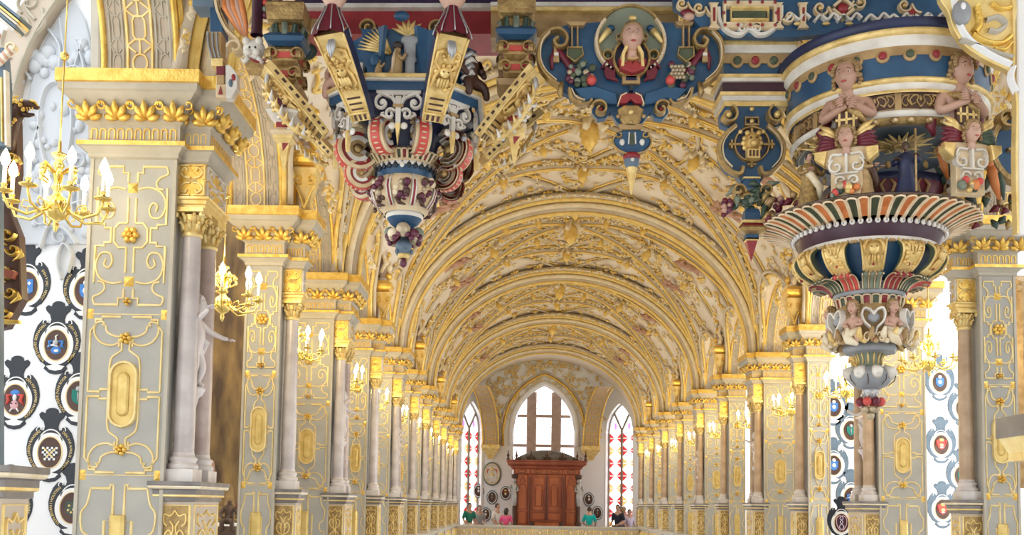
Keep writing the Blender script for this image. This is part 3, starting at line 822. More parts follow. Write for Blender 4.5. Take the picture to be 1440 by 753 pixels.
    for n_,(t,y) in enumerate(nodes):
        for q in range(7):
            a = q*.9+n_; b.stamp(ST[RN.choice(('sc','sg','lc','lg'))], vframe(t+.028*cos(a),y+.24*sin(a),.05,a,1.1))
    b.build('gilt_scrollwork', CE, kind='stuff')
    for side in (0,1):
        for ii in (0,1):
            t = .235 if not side else .765; y = ya + D*(.25+.5*ii)+(.5 if ii==0 else -.5)
            bm_ = MB(); M = vframe(t,y,.0,0,1.5)
            M = frame(vp(t,y), (0,1 if ii else -1,0), (vp(.5,y)-vp(t,y)).normalized() if True else (0,0,1), Vector((cos(pi*t)*VB,0,-sin(pi*t)*VA)).normalized())
            bm_.stamp(AN, M @ Sc(1.35)); bm_.build('angel_relief', CE)
            bs = MB()
            for q in range(6): bs.stamp(ST['sc' if q % 2 else 'lg'], vframe(t+(-.09-.012*q)*(1 if not side else -1), y+.12*((q%2)-.5), .01, q, .8))
            bs.build('leaf_trail', CE)
mat('pane_fill', (.95, .98, 1.), .3, emit=7.); mat('pane_fill_dim', (.93, .97, 1.), .3, emit=1.2)  # glow of the added, unseen aisle panes
# ------------------------------------------------------------------ far wall with windows
def arch_top(u, uc, hw, zs, za):
    q = abs(u-uc)/hw; H = za-zs; d = max(0., (H*H-hw*hw)/(2*hw))
    return zs + sqrt(max(0., (hw+d)**2-(d+q*hw)**2)) if q < 1 else zs
def wall_hole(mb, W0, W1, H, uc, hw, z0, zs, za, dep, reveal='plaster', n=24):
    us = [uc-hw+2*hw*q/n for q in range(n+1)]; tops = [arch_top(u, uc, hw*1.0001, zs, za) for u in us]
    q = lambda a,b,c_,d: mb.add([a,b,c_,d],[(0,1,2,3)])
    q((W0,0,0),(us[0],0,0),(us[0],H,0),(W0,H,0)); q((us[-1],0,0),(W1,0,0),(W1,H,0),(us[-1],H,0))
    for i in range(n):
        q((us[i],0,0),(us[i+1],0,0),(us[i+1],z0,0),(us[i],z0,0))
        q((us[i],tops[i],0),(us[i+1],tops[i+1],0),(us[i+1],H,0),(us[i],H,0))
        mb.add([(us[i],tops[i],0),(us[i+1],tops[i+1],0),(us[i+1],tops[i+1],-dep),(us[i],tops[i],-dep)],[(0,1,2,3)],True)
    for u in (us[0],us[-1]): q((u,z0,0),(u,zs,0),(u,zs,-dep),(u,z0,-dep))
    q((us[0],z0,0),(us[-1],z0,0),(us[-1],z0,-dep),(us[0],z0,-dep))
    return us, tops
def arch_poly(uc, hw, z0, zs, za, n=24):
    us = [uc+hw-2*hw*q/n for q in range(n+1)]
    return [(uc-hw,z0),(uc+hw,z0)] + [(u, arch_top(u,uc,hw*1.0001,zs,za)) for u in us]
YF = 41.0; WXL, WXR = -1.35, 3.45
FW = frame((0,YF,0),(1,0,0),(0,0,1),(0,-1,0))
b = MB().m('plaster'); b.M = FW
wall_hole(b, WXL, WXR, 8.2, 1.0, 1.22, 2.8, 4.6, 6.45, .5)
WC = b.build('wall_back'); tag(WC, 'white end wall behind the red wooden case with a pointed window', 'wall', kind='structure')
b = MB(); b.M = FW
for dr, r, mm in ((.12,.09,'plaster'),(.42,.05,'gold'),(.52,.035,'rib_stone')):
    pts = [(1.0+(1.22+dr)*q/14, arch_top(1.0+(1.22+dr)*abs(q)/14, 1.0, (1.22+dr)*1.001, 4.6, 6.45+dr*1.1), .04) for q in range(-14,15)]
    b.m(mm).tube([(1.0-(1.22+dr),4.0,.04)]+pts+[(1.0+1.22+dr,4.0,.04)], r, 6)
b.build('window_arch_moulding', WC)
b = MB()
for q in range(420):
    u = 1.0+(RN.random()-.5)*4.6; z = 4.2+3.5*RN.random()
    if z < arch_top(u,1.0,1.85,4.4,7.1)+.05 and abs(u-1) < 1.8: continue
    b.stamp(ST[RN.choice(('sc','lc','sg','lg'))], FW @ Tm(u,z,.01) @ Rz(RN.random()*6.28) @ Sc(1.2))
for q in range(60):
    a = RN.random()*pi; r_ = 1.42+.18*RN.random(); u = 1.0 - r_*cos(a); z = arch_top(u,1.0,1.62,4.6,6.85)-.08-.05*RN.random()
    b.stamp(ST[RN.choice(('sc','lc'))], FW @ Tm(u,z,.02) @ Rz(RN.random()*6.28) @ Sc(.9))
b.build('stucco_scrolls', WC, kind='stuff')
wn = thing('window_1', 'pointed end window with stone mullions above the dark red wooden case', 'window', (1.0,YF+.35,2.8), kind='structure')
LW = frame((0,0,0),(1,0,0),(0,0,1),(0,-1,0))
b = MB().m('pane'); b.M = LW @ Tm(-1.0,-2.8,0); b.plate(arch_poly(1.0,1.22,2.8,4.6,6.45), -.03, 0); b.build('pane', wn)
b = MB().m('mullion'); b.M = LW
for u in (-.50,.50): b.plate([(u-.2,0),(u+.2,0),(u+.2,3.42),(u-.2,3.42)], -.05, .16, .05)
for z in (1.25,2.45): b.plate([(-1.22 if z<2 else -1.08,z-.06),(1.22 if z<2 else 1.08,z-.06),(1.22 if z<2 else 1.08,z+.06),(-1.22 if z<2 else -1.08,z+.06)], -.05, .10, .03)
b.build('mullion', wn)
b = MB().m('lead'); b.M = LW
for z in (.4,.8,1.6,2.0,2.75,3.05):
    hw_ = 1.2 if z < 1.9 else 1.2*max(.2,(3.6-z)/1.7)
    b.box(-hw_,hw_,z-.008,z+.008,0,.02)
b.build('glazing_bar', wn)
for n_,(u,z,r_,mm) in enumerate(((-.98,.42,.10,'pane_violet'),(.98,.42,.10,'pane_red'))):
    b = MB().m(mm); b.M = LW; b.plate(arc(u,z,r_,0,2*pi,12)[:-1], .0, .012); b.build('stained_emblem', wn)
# side walls with lancets
for side, nm, idx in ((1,'right',2),(-1,'left',3)):
    if side > 0: A, B = Vector((WXR,YF,0)), Vector((5.6,YF-1.6,0))
    else: A, B = Vector((-3.3,YF-1.6,0)), Vector((WXL,YF,0))
    ex = (B-A); L = ex.length; ex.normalize(); ez = Vector((ex.y,-ex.x,0)); 
    if ez.y > 0: ez = -ez
    FM = frame(A, ex, (0,0,1), ez)
    uc = .52*1 + .1 if side > 0 else L-.72
    uc = (.66 if side > 0 else L-.66); hw_ = .62 if side > 0 else .5
    b = MB().m('plaster'); b.M = FM; wall_hole(b, 0, L, 8.2, uc, hw_, .75, 4.6, 5.75, .35)
    WS = b.build('wall_back_'+nm); tag(WS, f'slanting white end wall with stained lancet on the {nm}', 'wall', kind='structure')
    wn = thing(f'window_{idx}', f'tall pointed lancet with red and white stained glass on the {nm} of the end wall', 'window', tuple(FM @ Vector((uc,.75,-.25))), kind='structure')
    b = MB().m('pane'); b.M = FM.to_3x3().to_4x4() @ Tm(-uc,-.75,0); b.plate(arch_poly(uc,hw_,.75,4.6,5.75), -.03, 0); b.build('pane', wn)
    LM = FM.to_3x3().to_4x4()
    b = MB().m('lead'); b.M = LM
    b.plate([(-.04,0),(.04,0),(.04,4.0),(-.04,4.0)], -.02, .07)
    for e in (1,-1): b.plate([(-.02*e,3.95),(.05*e,3.95),(.40*e,4.62),(.34*e,4.68)], -.02, .06)
    b.strip([(p[0]-uc,p[1]-.75) for p in arch_poly(uc,hw_-.02,.75,4.6,5.72)], .06, .07, -.02, closed=True)
    b.build('tracery', wn)
    rows = int(3.7/.5)
    b = MB().m('lead'); b.M = LM
    for q in range(rows+1): b.box(-hw_,hw_,.12+.5*q-.012,.12+.5*q+.012,0,.02)
    b.build('glazing_bar', wn)
    for q in range(rows+1):
        z = .12+.5*q
        for e in (-1,1):
            c_ = e*hw_*.5; d_ = hw_*.44
            b = MB().m('pane_red' if (q+ (e>0)) % 3 else 'pane_amber'); b.M = LM
            for s_ in (-1,1):
                for t_ in (-1,1): b.plate([(c_+s_*d_, z+.02*t_),(c_+s_*d_, z+.215*t_),(c_+s_*.05, z+.02*t_)], 0, .012)
            b.build('red_quarry', wn)
    for e in (-1,1):
        b = MB().m('pane_violet'); b.M = LM; b.plate([(e*hw_*.5-.07,4.1),(e*hw_*.5,3.9),(e*hw_*.5+.07,4.1),(e*hw_*.5,4.3)], 0, .012); b.build('violet_quarry', wn)
# corbels with lattice vault arms
for side, nm, px in ((-1,'left',-1.12),(1,'right',2.86)):
    t = thing('wall_corbel', ('gilt corbel and lattice vault arm above the gilt oval shield' if side < 0 else 'gilt corbel and lattice vault arm above the turquoise visitor'), 'corbel', (px,YF-.02,0), group='corbels of the end vault')
    b = MB().m('gold_pale').rect([(-.2,3.45),(-.12,3.62),(-.1,3.64),(-.04,3.72),(-.03,3.74),(.06,3.86),(.07,4.0),(.05,4.02)], .30, .26, 0, -.26); b.build('bracket', t)
    def onarm(u, v, w_):
        a = u/2.6*1.25; return (v + side*.65*(1-cos(a)) , -.42 - 1.9*(1-cos(a)) - w_*cos(a), 4.0 + 2.35*sin(a))
    b = MB().m('stone_warm')
    for q in range(16):
        u0,u1 = 2.6*q/16, 2.6*(q+1)/16
        for w0 in (0,): b.add([onarm(u0,-.30,0),onarm(u0,.30,0),onarm(u1,.30,0),onarm(u1,-.30,0)],[(0,1,2,3)],True)
        for v in (-.30,.30):
            p0, p1 = onarm(u0,v,0), onarm(u1,v,0); b.add([p0,p1,(p1[0],p1[1]+.42,p1[2]),(p0[0],p0[1]+.42,p0[2])],[(0,1,2,3)],True)
    b.build('arm', t)
    b = MB().m('gold'); b.map = onarm
    lattice(b, 2.6, .20, .022, .02); b.map = None
    for v in (-.31,.31): b.tube([onarm(2.6*q/20,v,.02) for q in range(21)], .035, 6)
    b.build('gilt_lattice', t)

# ------------------------------------------------------------------ wooden case in front of the end wall
cx, cy, z0 = 1.08, 39.2, 0
t = thing('wooden_case', 'large dark red carved wooden case with closed doors under the end window', 'cabinet', (cx,cy,0))
b = MB().m('wood_red').box(-1.22,1.22,-.05,.75,0,3.05); b.build('body', t)
b = MB().m('wood_red').rect([(0,0),(.08,.02),(.08,.75),(.03,.80),(0,.82)], 1.26,.40,0,.35); b.build('plinth', t)
b = MB().m('wood_red').rect([(0,2.82),(.04,2.84),(.04,3.02),(.10,3.05),(.13,3.12),(.22,3.18),(.26,3.20),(.26,3.30),(.30,3.32),(.30,3.36),(0,3.37)], 1.24,.40,0,.35); b.build('cornice', t)
b = MB(); b.M = frame((0,-.09,0),(1,0,0),(0,0,1),(0,-1,0))
for q in range(4):
    u = -.93+.62*q; b.m('wood_panel').plate([(u-.26,2.86),(u+.26,2.86),(u+.26,3.01),(u-.26,3.01)],0,.02,.01); b.m('wood_dark').strip([(u+x,2.935+y) for x,y in arc(0,0,.17,0,2*pi,14,.05)[:-1]], .03,.035,closed=True)
b.build('frieze_panels', t)
b = MB().m('wood_grey')
n = 20
vs = []; fs = []
for j in range(7):
    f = j/6
    for q in range(n+1):
        x = -1.25+2.5*q/n; vs.append((x, -.05+.8*f, 3.36+.42*sin(pi*q/n)**.7*(.35+.65*sin(pi*min(1,f*1.2+.1)))))
for j in range(6):
    for q in range(n): fs.append((j*(n+1)+q,j*(n+1)+q+1,(j+1)*(n+1)+q+1,(j+1)*(n+1)+q))
b.add(vs,fs,True); b.add([vs[q] for q in range(n+1)],[tuple(range(n+1))]); b.build('domed_top', t)
for u in (-1.48,-1.16,-.6,0,.6,1.16,1.48):
    b = MB().m('wood_dark').lathe([(.05,3.36),(.07,3.40),(.03,3.46),(.06,3.54),(.025,3.60),(.015,3.72),(0,3.74)], 10, (u,-.08,0))
    if abs(u) < 1.4:
        for e in (1,-1): b.strip([(u+e*x,y) for x,y in spiral(.10,3.44,.07,.015,-2,4,10)],.03,.03) if False else b.tube([(u+e*x,-.1,y) for x,y in spiral(.10,3.44,.07,.015,-2,4,10)],.016,5)
    b.build('finial', t)
for e, in ((-1,),(1,)):
    b = MB(); b.M = frame((e*.30,-.05,0),(1,0,0),(0,0,1),(0,-1,0))
    b.m('wood_panel').plate([(-.29,1.05),(.29,1.05),(.29,2.80),(-.29,2.80)],0,.05,.02)
    b.m('wood_red').strip([(-.23,1.45),(.23,1.45),(.23,2.72),(-.23,2.72)],.05,.085,.04,closed=True); b.strip([(-.14,1.60),(.14,1.60),(.14,2.3)]+arc(0,2.3,.14,0,pi,8)[1:]+[(-.14,1.6)],.035,.08,.04)
    b.strip([(-.23,1.10),(.23,1.10),(.23,1.38),(-.23,1.38)],.04,.08,.04,closed=True)
    D_ = b.build('door', t)
    b = MB().m('wood_panel'); b.M = frame((e*.30,-.05,0),(1,0,0),(0,0,1),(0,-1,0)); b.plate([(-.12,1.63),(.12,1.63),(.12,2.26),(-.12,2.26)],.05,.075,.03); b.build('raised_panel', D_)
    b = MB(); b.M = frame((e*.92,-.05,0),(1,0,0),(0,0,1),(0,-1,0))
    b.m('wood_panel').plate([(-.2,.85),(.2,.85),(.2,2.80),(-.2,2.80)],0,.03,.015)
    b.m('wood_red').strip([(-.15,1.5),(.15,1.5),(.15,2.3)]+arc(0,2.3,.15,0,pi,8)[1:]+[(-.15,1.5)],.035,.06,.03); b.strip([(-.15,.95),(.15,.95),(.15,1.4),(-.15,1.4)],.035,.06,.03,closed=True); b.strip([(-.12,2.52),(.12,2.52),(.0,2.75)],.03,.06,.03,closed=True)
    b.build('side_panel', t)
for u in (-.64,0,.64):
    b = MB().m('wood_red'); b.M = frame((u,-.05,0),(1,0,0),(0,0,1),(0,-1,0)); b.plate([(-.055,.85),(.055,.85),(.055,2.82),(-.055,2.82)],0,.10,.02); b.m('wood_dark').strip([(0,1.0),(0,2.7)],.035,.125,.09); b.build('pilaster', t)
for e in (-1,1):
    b = MB().m('wood_dark').lathe([(.11,.82),(.12,1.0),(.07,1.05),(.075,1.6),(.06,1.62)],12,(e*1.22,-.12,0)); b.m('silver')
    b.lathe([(.07,1.62),(.10,1.75),(.11,2.0),(.08,2.15),(.115,2.35),(.09,2.45),(.04,2.5)],12,(e*1.22,-.14,0)); b.ball((e*1.22,-.16,2.58),.085,10,7)
    b.tube([(e*1.32,-.16,2.38),(e*1.42,-.2,2.2),(e*1.34,-.28,2.05)],[.045,.04,.025],7); b.tube([(e*1.12,-.18,2.38),(e*1.08,-.28,2.2),(e*1.2,-.32,2.15)],[.045,.04,.025],7); b.m('wood_dark').lathe([(.10,2.66),(.13,2.70),(.13,2.82)],10,(e*1.22,-.12,0))
    b.build('carved_figure', t)
t = thing('chest', 'low dark red wooden chest standing before the doors of the wooden case', 'chest', (cx,cy-.45,0))
b = MB().m('wood_panel'); b.M = FRONT; b.plate([(-.48,.55),(.48,.55),(.48,1.02),(-.48,1.02)],-.18,.18,.02); b.build('box', t)
b = MB().m('wood_red').rect([(0,1.02),(.03,1.03),(.03,1.07),(0,1.08)],.48,.18); b.build('lid', t)
b = MB().m('wood_red').rect([(.02,0),(.02,.12),(0,.14),(0,.56)],.46,.17); b.build('base', t)
for e in (-1,1):
    b = MB().m('wood_dark').lathe([(.05,0),(.09,.1),(.04,.3),(.09,.55),(.07,.7),(.10,.9),(.09,1.02)],10,(e*.55,-.16,0)); b.build('carved_leg', t)

# ------------------------------------------------------------------ heraldic shields
HALF = [(0,-.40),(.08,-.385),(.13,-.345),(.16,-.32),(.14,-.28),(.17,-.25),(.21,-.23),(.27,-.14),(.315,-.03),(.325,.07),(.31,.17),(.27,.27),(.21,.34),(.165,.352),(.135,.33),(.14,.30),(.10,.30),(.09,.35),(.11,.42),(.16,.47),(.175,.515),(.14,.55),(.09,.53),(.08,.575),(.04,.60),(0,.605)]
def text_mesh(s, size):
    cu = bpy.data.curves.new('t','FONT'); cu.body = s; cu.size = size; cu.extrude = 0; cu.align_x = 'CENTER'; cu.resolution_u = 2
    o = bpy.data.objects.new('t', cu); C.objects.link(o); dg = bpy.context.evaluated_depsgraph_get(); dg.update()
    me = bpy.data.meshes.new_from_object(o.evaluated_get(dg)); bpy.data.objects.remove(o); bpy.data.curves.remove(cu); return me
def ring_text(mb, s, right):
    me = text_mesh(s, .052); xs = [v.co.x for v in me.vertices] or [0]; half = max(xs)-min(xs); k = min(1., .62/half)
    def f(x, y):
        a = -x*k/.30 if right else x*k/.30      # angle about the ring, clockwise reading
        rr = .268+ (y-.018)*.9; th = (0 if right else pi) + (a if right else a*-1)
        return ((rr)*1.06*cos(th), .03+(rr)*1.12*sin(th), .024)
    o = len(mb.v); mb.v += [tuple(f(v.co.x, v.co.y)) for v in me.vertices]
    if mb.M is not None: mb.v[o:] = [tuple(mb.M @ Vector(p)) for p in mb.v[o:]]
    for p in me.polygons: mb.f.append([i+o for i in p.vertices]); mb.mi.append(mb.c); mb.sm.append(False)
    bpy.data.meshes.remove(me)
def emblem(b, kind_):
    sh = [(-.085,.09),(.085,.09),(.085,-.02),(.06,-.075),(0,-.11),(-.06,-.075),(-.085,-.02)]
    if kind_ == 'diamonds':
        b.m('sky_blue').plate([(-.095,.10),(.095,.10),(.095,-.07),(.05,-.095),(-.05,-.095),(-.095,-.07)],.02,.034); b.m('white_paint')
        for e in (-1,1): b.plate([(e*.045-.026,.045),(e*.045,.019),(e*.045+.026,.045),(e*.045,.071)],.034,.04)
        b.plate(arc(0,-.05,.034,0,pi,8,.055)+[(-.034,-.09),(.034,-.09)],.034,.04)
    elif kind_ == 'helm':
        b.m('sky_blue').ball((0,-.07,.02),(.075,.06,.02),12,6); b.m('silver').ball((-.01,.03,.03),(.04,.05,.02),8,6); b.m('white_paint').tube([(0,.06,.03),(-.005,.12,.035),(.02,.14,.03)],[.014,.012,.006],6)
        for e in (-1,1): b.m('sky_blue').tube([(e*.03,.05,.025),(e*.09,.05,.03),(e*.075,-.02,.03),(e*.12,-.04,.025)],[.012,.022,.02,.006],6)
        b.m('white_paint').tube([(-.11,-.02,.03),(-.04,.0,.035),(.03,-.02,.03)],[.008,.016,.008],5); b.ball((.01,-.08,.035),(.035,.022,.012),8,5)
    elif kind_ == 'mantle':
        b.m('sky_blue').ball((0,.09,.02),(.07,.05,.02),12,6); b.m('white_paint').ball((0,.03,.03),(.03,.05,.02),8,6)
        for e in (-1,1): b.m('red_bright').tube([(e*.03,.07,.025),(e*.10,.06,.03),(e*.08,-.01,.035),(e*.12,-.07,.025)],[.012,.03,.026,.008],6); b.m('white_paint').tube([(e*.02,-.10,.03),(e*.06,-.16,.03)],.012,5)
        b.m('cloth_rose').ball((0,-.07,.03),(.06,.065,.02),10,6); b.m('cloth_navy')
        for e in (-1,1): b.plate([(e*.015,-.04),(e*.045,-.04),(e*.03,-.065)],.05,.053)
    elif kind_ == 'checks':
        for r_ in range(6):
            for c_ in range(7):
                b.m('white_paint' if (r_+c_) % 2 == 0 else 'black'); u, v = -.105+.03*c_, .075-.03*r_
                if r_ > 3 and (c_ in (0,6)): continue
                b.plate([(u,v-.03),(u+.03,v-.03),(u+.03,v),(u,v)],.02,.028)
        b.m('gold_pale')
        for e in (-1,1): b.strip([(e*.08,.06),(-e*.05,-.07)],.022,.036,.02)
    elif kind_ == 'cross':
        for e in (-1,1):
            b.m('gold_pale').strip([(e*.10,.14),(-e*.10,-.14)],.02,.028,.02)
            for s_ in (-1,1): b.m('cream').plate([(e*.08,s_*.115),(e*.105,s_*.095),(e*.125,s_*.125),(e*.10,s_*.145)][::1],.02,.036)
        b.m('red_bright').plate(sh,.028,.04); b.m('sky_blue').plate([(-.085,.09),(.085,.09),(.085,.035),(-.085,.035)],.04,.044); b.m('white_paint').plate([(-.01,-.07),(.01,-.07),(.01,.02),(-.01,.02)],.04,.048); b.plate([(-.04,-.035),(.04,-.035),(.04,-.015),(-.04,-.015)],.04,.048)
    elif kind_ == 'green':
        b.m('leaf_green').plate(sh,.02,.034); b.m('gold_pale')
        for u,v in ((-.03,.03),(.03,-.02),(0,-.06),(-.04,-.03)): b.ball((u,v,.036),.018,7,4)
    elif kind_ == 'redgold':
        b.m('red_bright').plate(sh,.02,.034); b.m('gold_pale').ball((0,.10,.03),(.06,.04,.02),8,5); b.ball((0,-.01,.04),(.05,.035,.012),8,5); b.m('white_paint').ball((0,-.06,.04),(.04,.02,.01),8,5)
        for e in (-1,1): b.m('red_bright').tube([(e*.03,.12,.025),(e*.10,.08,.03),(e*.11,-.03,.025)],[.01,.02,.008],6)
    elif kind_ == 'teal':
        b.m('cloth_green').plate(sh,.02,.034); b.m('silver').tube([(0,-.07,.036),(0,.05,.036)],.012,5); b.m('silver').ball((0,.10,.03),(.04,.04,.02),8,5)
    elif kind_ == 'bluew':
        b.m('sky_blue').plate(sh,.02,.034); b.m('white_paint').ball((0,.0,.036),(.045,.05,.012),8,5); b.m('white_paint').ball((0,.11,.03),(.045,.04,.02),8,5)
    elif kind_ == 'monogram':
        b.m('purple').plate(arc(0,0,.15,0,2*pi,24,.2)[:-1],.02,.026); b.m('cloth_lav')
        for e in (-1,1): b.strip([(e*x,y) for x,y in cr([(.0,-.16),(.05,-.08),(-.03,.02),(.035,.10),(.0,.16)],5)],.022,.036,.02)
        b.m('cloth_rose')
        for e in (-1,1): b.strip([(e*x,y) for x,y in cr([(.02,.17),(.10,.12),(.115,0),(.08,-.10),(.03,-.17)],5)],.024,.036,.02)
def shield(loc, size, label, emb, group, txt=None, facing=0, grey=False):
    t = thing('heraldic_shield', label, 'shield', loc, facing, group)
    b = MB().m('blue_grey' if grey else 'black'); b.M = FRONT @ Sc(size)
    b.plate(HALF + [(-u,v) for u,v in HALF[-2:0:-1]], 0, .016, .006); b.build('cartouche', t)
    b = MB().m('white_paint'); b.M = FRONT @ Sc(size)
    b.plate(arc(0,0,.232,0,2*pi,36,.268)[:-1],.016,.022)
    b.strip([(x,y) for x,y in arc(0,.08,.17,.35,pi-.35,12,.23)],.024,.022)
    for e in (-1,1): b.strip([(e*x,y) for x,y in spiral(.155,.315,.045,.012,-.6,3.6,12)],.018,.02)
    b.plate([(-.125,-.285),(-.06,-.275),(0,-.25),(.06,-.275),(.125,-.285),(.08,-.335),(0,-.35),(-.08,-.335)],.016,.021); b.build('white_oval_rim', t)
    b = MB().m('wood_dark'); b.M = FRONT @ Sc(size); b.plate(arc(0,0,.155,0,2*pi,30,.205)[:-1],.018,.0235); b.m('gold_pale').strip(arc(0,0,.165,0,2*pi,36,.212)[:-1],.012,.03,.02,closed=True); b.build('painted_field', t)
    b = MB(); b.M = FRONT @ Sc(size); emblem(b, emb); b.build('emblem', t)
    if txt:
      for tx, rt in zip(txt, (False, True)): b = MB().m('gold_pale'); b.M = FRONT @ Sc(size); ring_text(b, tx, rt); b.build('gold_inscription', t)
    return t
YL = 9.2
def px_shield(px, py, Y, hpx, *a, **k):
    P = at(px, py, Y); k_ = hpx*Y/1440/1.0
    return shield((P.x, Y-.0, P.z), k_, *a, **k)
GS = 'heraldic shields on the white walls'
TA = ('ROSE JAQVES BERNADEN','DEN XVI APRILIS - MDCC'); 
LS = [(38,404,'diamonds','oval shield with two white diamonds on a blue field', ('DON JVAN','DEN V JVLI - MDCC')),
      (122,410,'bluew','blue shield half hidden by the wide pier, level with the diamond shield', ('DVC PETR MARTIN','DEN X MAII - MDCC')),
      (80,486,'helm','oval shield painted with a blue plumed helmet and white plume', TA),
      (22,563,'mantle','oval shield with red mantling and blue plume', ('DEN VI MAII','DEN XIV JANVARII AN MDCCII')),
      (111,558,'teal','teal shield half hidden by the wide pier, beside the red mantled shield', ('DON PEDR JVAN RODR','DEN V MAII - MDCC')),
      (71,637,'checks','oval shield with black and white checks and a gold saltire', ('DON OLE LARSEN RANDERS','DEN XVI APRILIS - MDCC')),
      (12,717,'cross','oval shield with white cross on red under a blue band', ('DEN I MAII','DEN I JANVARII - MDCC')),
      (102,715,'green','green shield half hidden by the foot of the wide pier', ('DON BIORN I HOLSTEIN','DEN X JVLI - MDCC'))]
for px, py, e, lab, tx in LS: px_shield(px, py, YL, 105, lab, e, GS, txt=tx)
YR = 17.0
RSH = [(1321,538,'bluew','small blue shield just under a chandelier, topmost of its column'),
      (1323,626,'redgold','red and gold shield in the middle of the column between two piers'),
      (1325,717,'redgold','red and white shield beside a pedestal, lowest of its column'),
      (1354,575,'teal','upper one of two shields half hidden by the single tan column'),
      (1352,670,'teal','lower one of two shields half hidden by the single tan column'),
      (1172,573,'bluew','upper blue shield edge showing beside a narrow strapwork pier'),
      (1172,655,'bluew','lower blue shield edge showing beside a narrow strapwork pier'),
      (1196,606,'teal','teal shield half hidden by the column pair under the pendant'),
      (1197,700,'helm','helmet shield half hidden by the column pair under the pendant')]
for px, py, e, lab in RSH: px_shield(px, py, YR, 66, lab, e, GS, grey=True, txt=None)
P = at(1183,736,14.5); shield((P.x,14.5,P.z), .62, 'dark purple shield with pink and white interlaced monogram', 'monogram', GS)
# oval shields on the end wall
for n_,(px,py,h,e,lab,dark) in enumerate(((692,667,34,'redgold','large oval gilt shield, highest of those on the end wall',1),(673,691,20,'bluew','small blue oval shield below the large gilt one, beside the lancet',0),(692,700,20,'teal','small oval shield directly below the large gilt one on the end wall',0),(711,694,20,'redgold','small red oval shield tucked against the side of the wooden case',0),(683,724,20,'bluew','lowest small oval shield between two visitors on the end wall',0),(828,703,20,'bluew','small oval shield above the visitor in turquoise on the end wall',0),(840,722,20,'teal','small oval shield behind the shoulder of the visitor in turquoise',0))):
    P = at(px,py,YF-.01); s_ = h*YF/1440
    t = thing('heraldic_shield', lab, 'shield', tuple(P), 0, 'oval shields on the end wall')
    b = MB().m('blue_grey' if not dark else 'sage'); b.M = FRONT @ Sc(s_)
    b.plate(arc(0,0,.39,0,2*pi,24,.5)[:-1],0,.06,.04); b.build('cartouche', t)
    b = MB().m('white_paint' if not dark else 'cream'); b.M = FRONT @ Sc(s_); b.strip(arc(0,0,.30,0,2*pi,24,.40)[:-1],.06,.09,.05,closed=True); b.build('oval_rim', t)
    b = MB().m('wood_dark' if not dark else 'ivory'); b.M = FRONT @ Sc(s_); b.plate(arc(0,0,.27,0,2*pi,20,.36)[:-1],.06,.07); b.build('painted_field', t)
    b = MB(); b.M = FRONT @ Sc(s_*1.9); emblem(b, e); b.build('emblem', t)

# ------------------------------------------------------------------ aisle walls
def aisle_wall(nm, label, x0, x1, y, z1=6.6):
    b = MB().m('plaster').box(x0, x1, y, y+.25, 0, z1); o = b.build('wall_'+nm); return tag(o, label, 'wall', kind='structure')
NL = aisle_wall('aisle_left', 'white transverse aisle wall hung with black shields on the left', -7.0, -3.35, YL)
aisle_wall('aisle_right', 'white transverse aisle wall hung with shields on the right', 4.98, 9.6, YR)
for nm, x in (('outer_left', -7.2), ('outer_right', 9.6)):
    b = MB().m('plaster').box(x, x+.2, 3, 41, 0, 6.6); tag(b.build('wall_'+nm), f'white outer wall of the {nm[6:]} aisle', 'wall', kind='structure')
for idx, x, y, e, lab in ((4, 9.58, 13.6, -1, 'tall unseen aisle window, added to brighten the wall beside the tan columns'), (5, -6.98, 6.6, 1, 'tall unseen aisle window, added to brighten the wall beside the grey columns')):
    wn = thing(f'window_{idx}', lab, 'window', (x, y, 0), kind='structure'); FMw = frame((0,0,0),(0,-e,0),(0,0,1),(e,0,0))  # windows out of view, added to brighten the aisle walls
    b = MB().m('pane_fill' if e < 0 else 'pane_fill_dim'); b.M = FMw; b.plate(arch_poly(0,1.2,1.0,4.2,5.6),0,.02); b.build('pane', wn)
    b = MB().m('mullion'); b.M = FMw
    for u in (-.4,.4): b.plate([(u-.06,1),(u+.06,1),(u+.06,5.2),(u-.06,5.2)],.0,.09,.02)
    for z in (2,3,4): b.plate([(-1.2,z-.04),(1.2,z-.04),(1.2,z+.04),(-1.2,z+.04)],.0,.07,.01)
    b.build('mullion', wn)
# white stucco relief under a carved pointed arch, upper left
t = thing('stucco_relief', 'white stucco relief of fruit and scrolls in a pointed niche', 'relief', (0,0,0))
def uw(px,py): P = at(px,py,YL); return (P.x, P.z)
A_ = [uw(*p) for p in ((22,345),(24,290),(30,200),(45,120),(65,60),(88,20),(106,3),(122,30),(133,75),(136,130),(150,345))]
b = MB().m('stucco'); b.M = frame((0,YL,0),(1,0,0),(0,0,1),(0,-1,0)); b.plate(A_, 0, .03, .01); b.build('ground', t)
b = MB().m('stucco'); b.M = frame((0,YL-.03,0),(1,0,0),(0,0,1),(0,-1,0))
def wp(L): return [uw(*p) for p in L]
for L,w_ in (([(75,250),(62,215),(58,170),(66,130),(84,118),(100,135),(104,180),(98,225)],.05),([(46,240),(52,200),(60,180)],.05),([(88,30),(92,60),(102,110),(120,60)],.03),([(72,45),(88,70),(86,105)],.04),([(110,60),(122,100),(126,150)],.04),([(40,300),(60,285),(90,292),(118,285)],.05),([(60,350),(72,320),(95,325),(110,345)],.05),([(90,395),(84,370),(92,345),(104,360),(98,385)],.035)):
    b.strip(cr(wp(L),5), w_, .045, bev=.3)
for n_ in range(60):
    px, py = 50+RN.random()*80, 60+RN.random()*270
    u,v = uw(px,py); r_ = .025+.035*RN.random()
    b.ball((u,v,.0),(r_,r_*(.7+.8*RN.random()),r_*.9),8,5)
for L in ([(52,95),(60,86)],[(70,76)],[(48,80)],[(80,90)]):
    for p in L: u,v = uw(*p); b.ball((u,v,0),(.075,.075,.05),10,6)
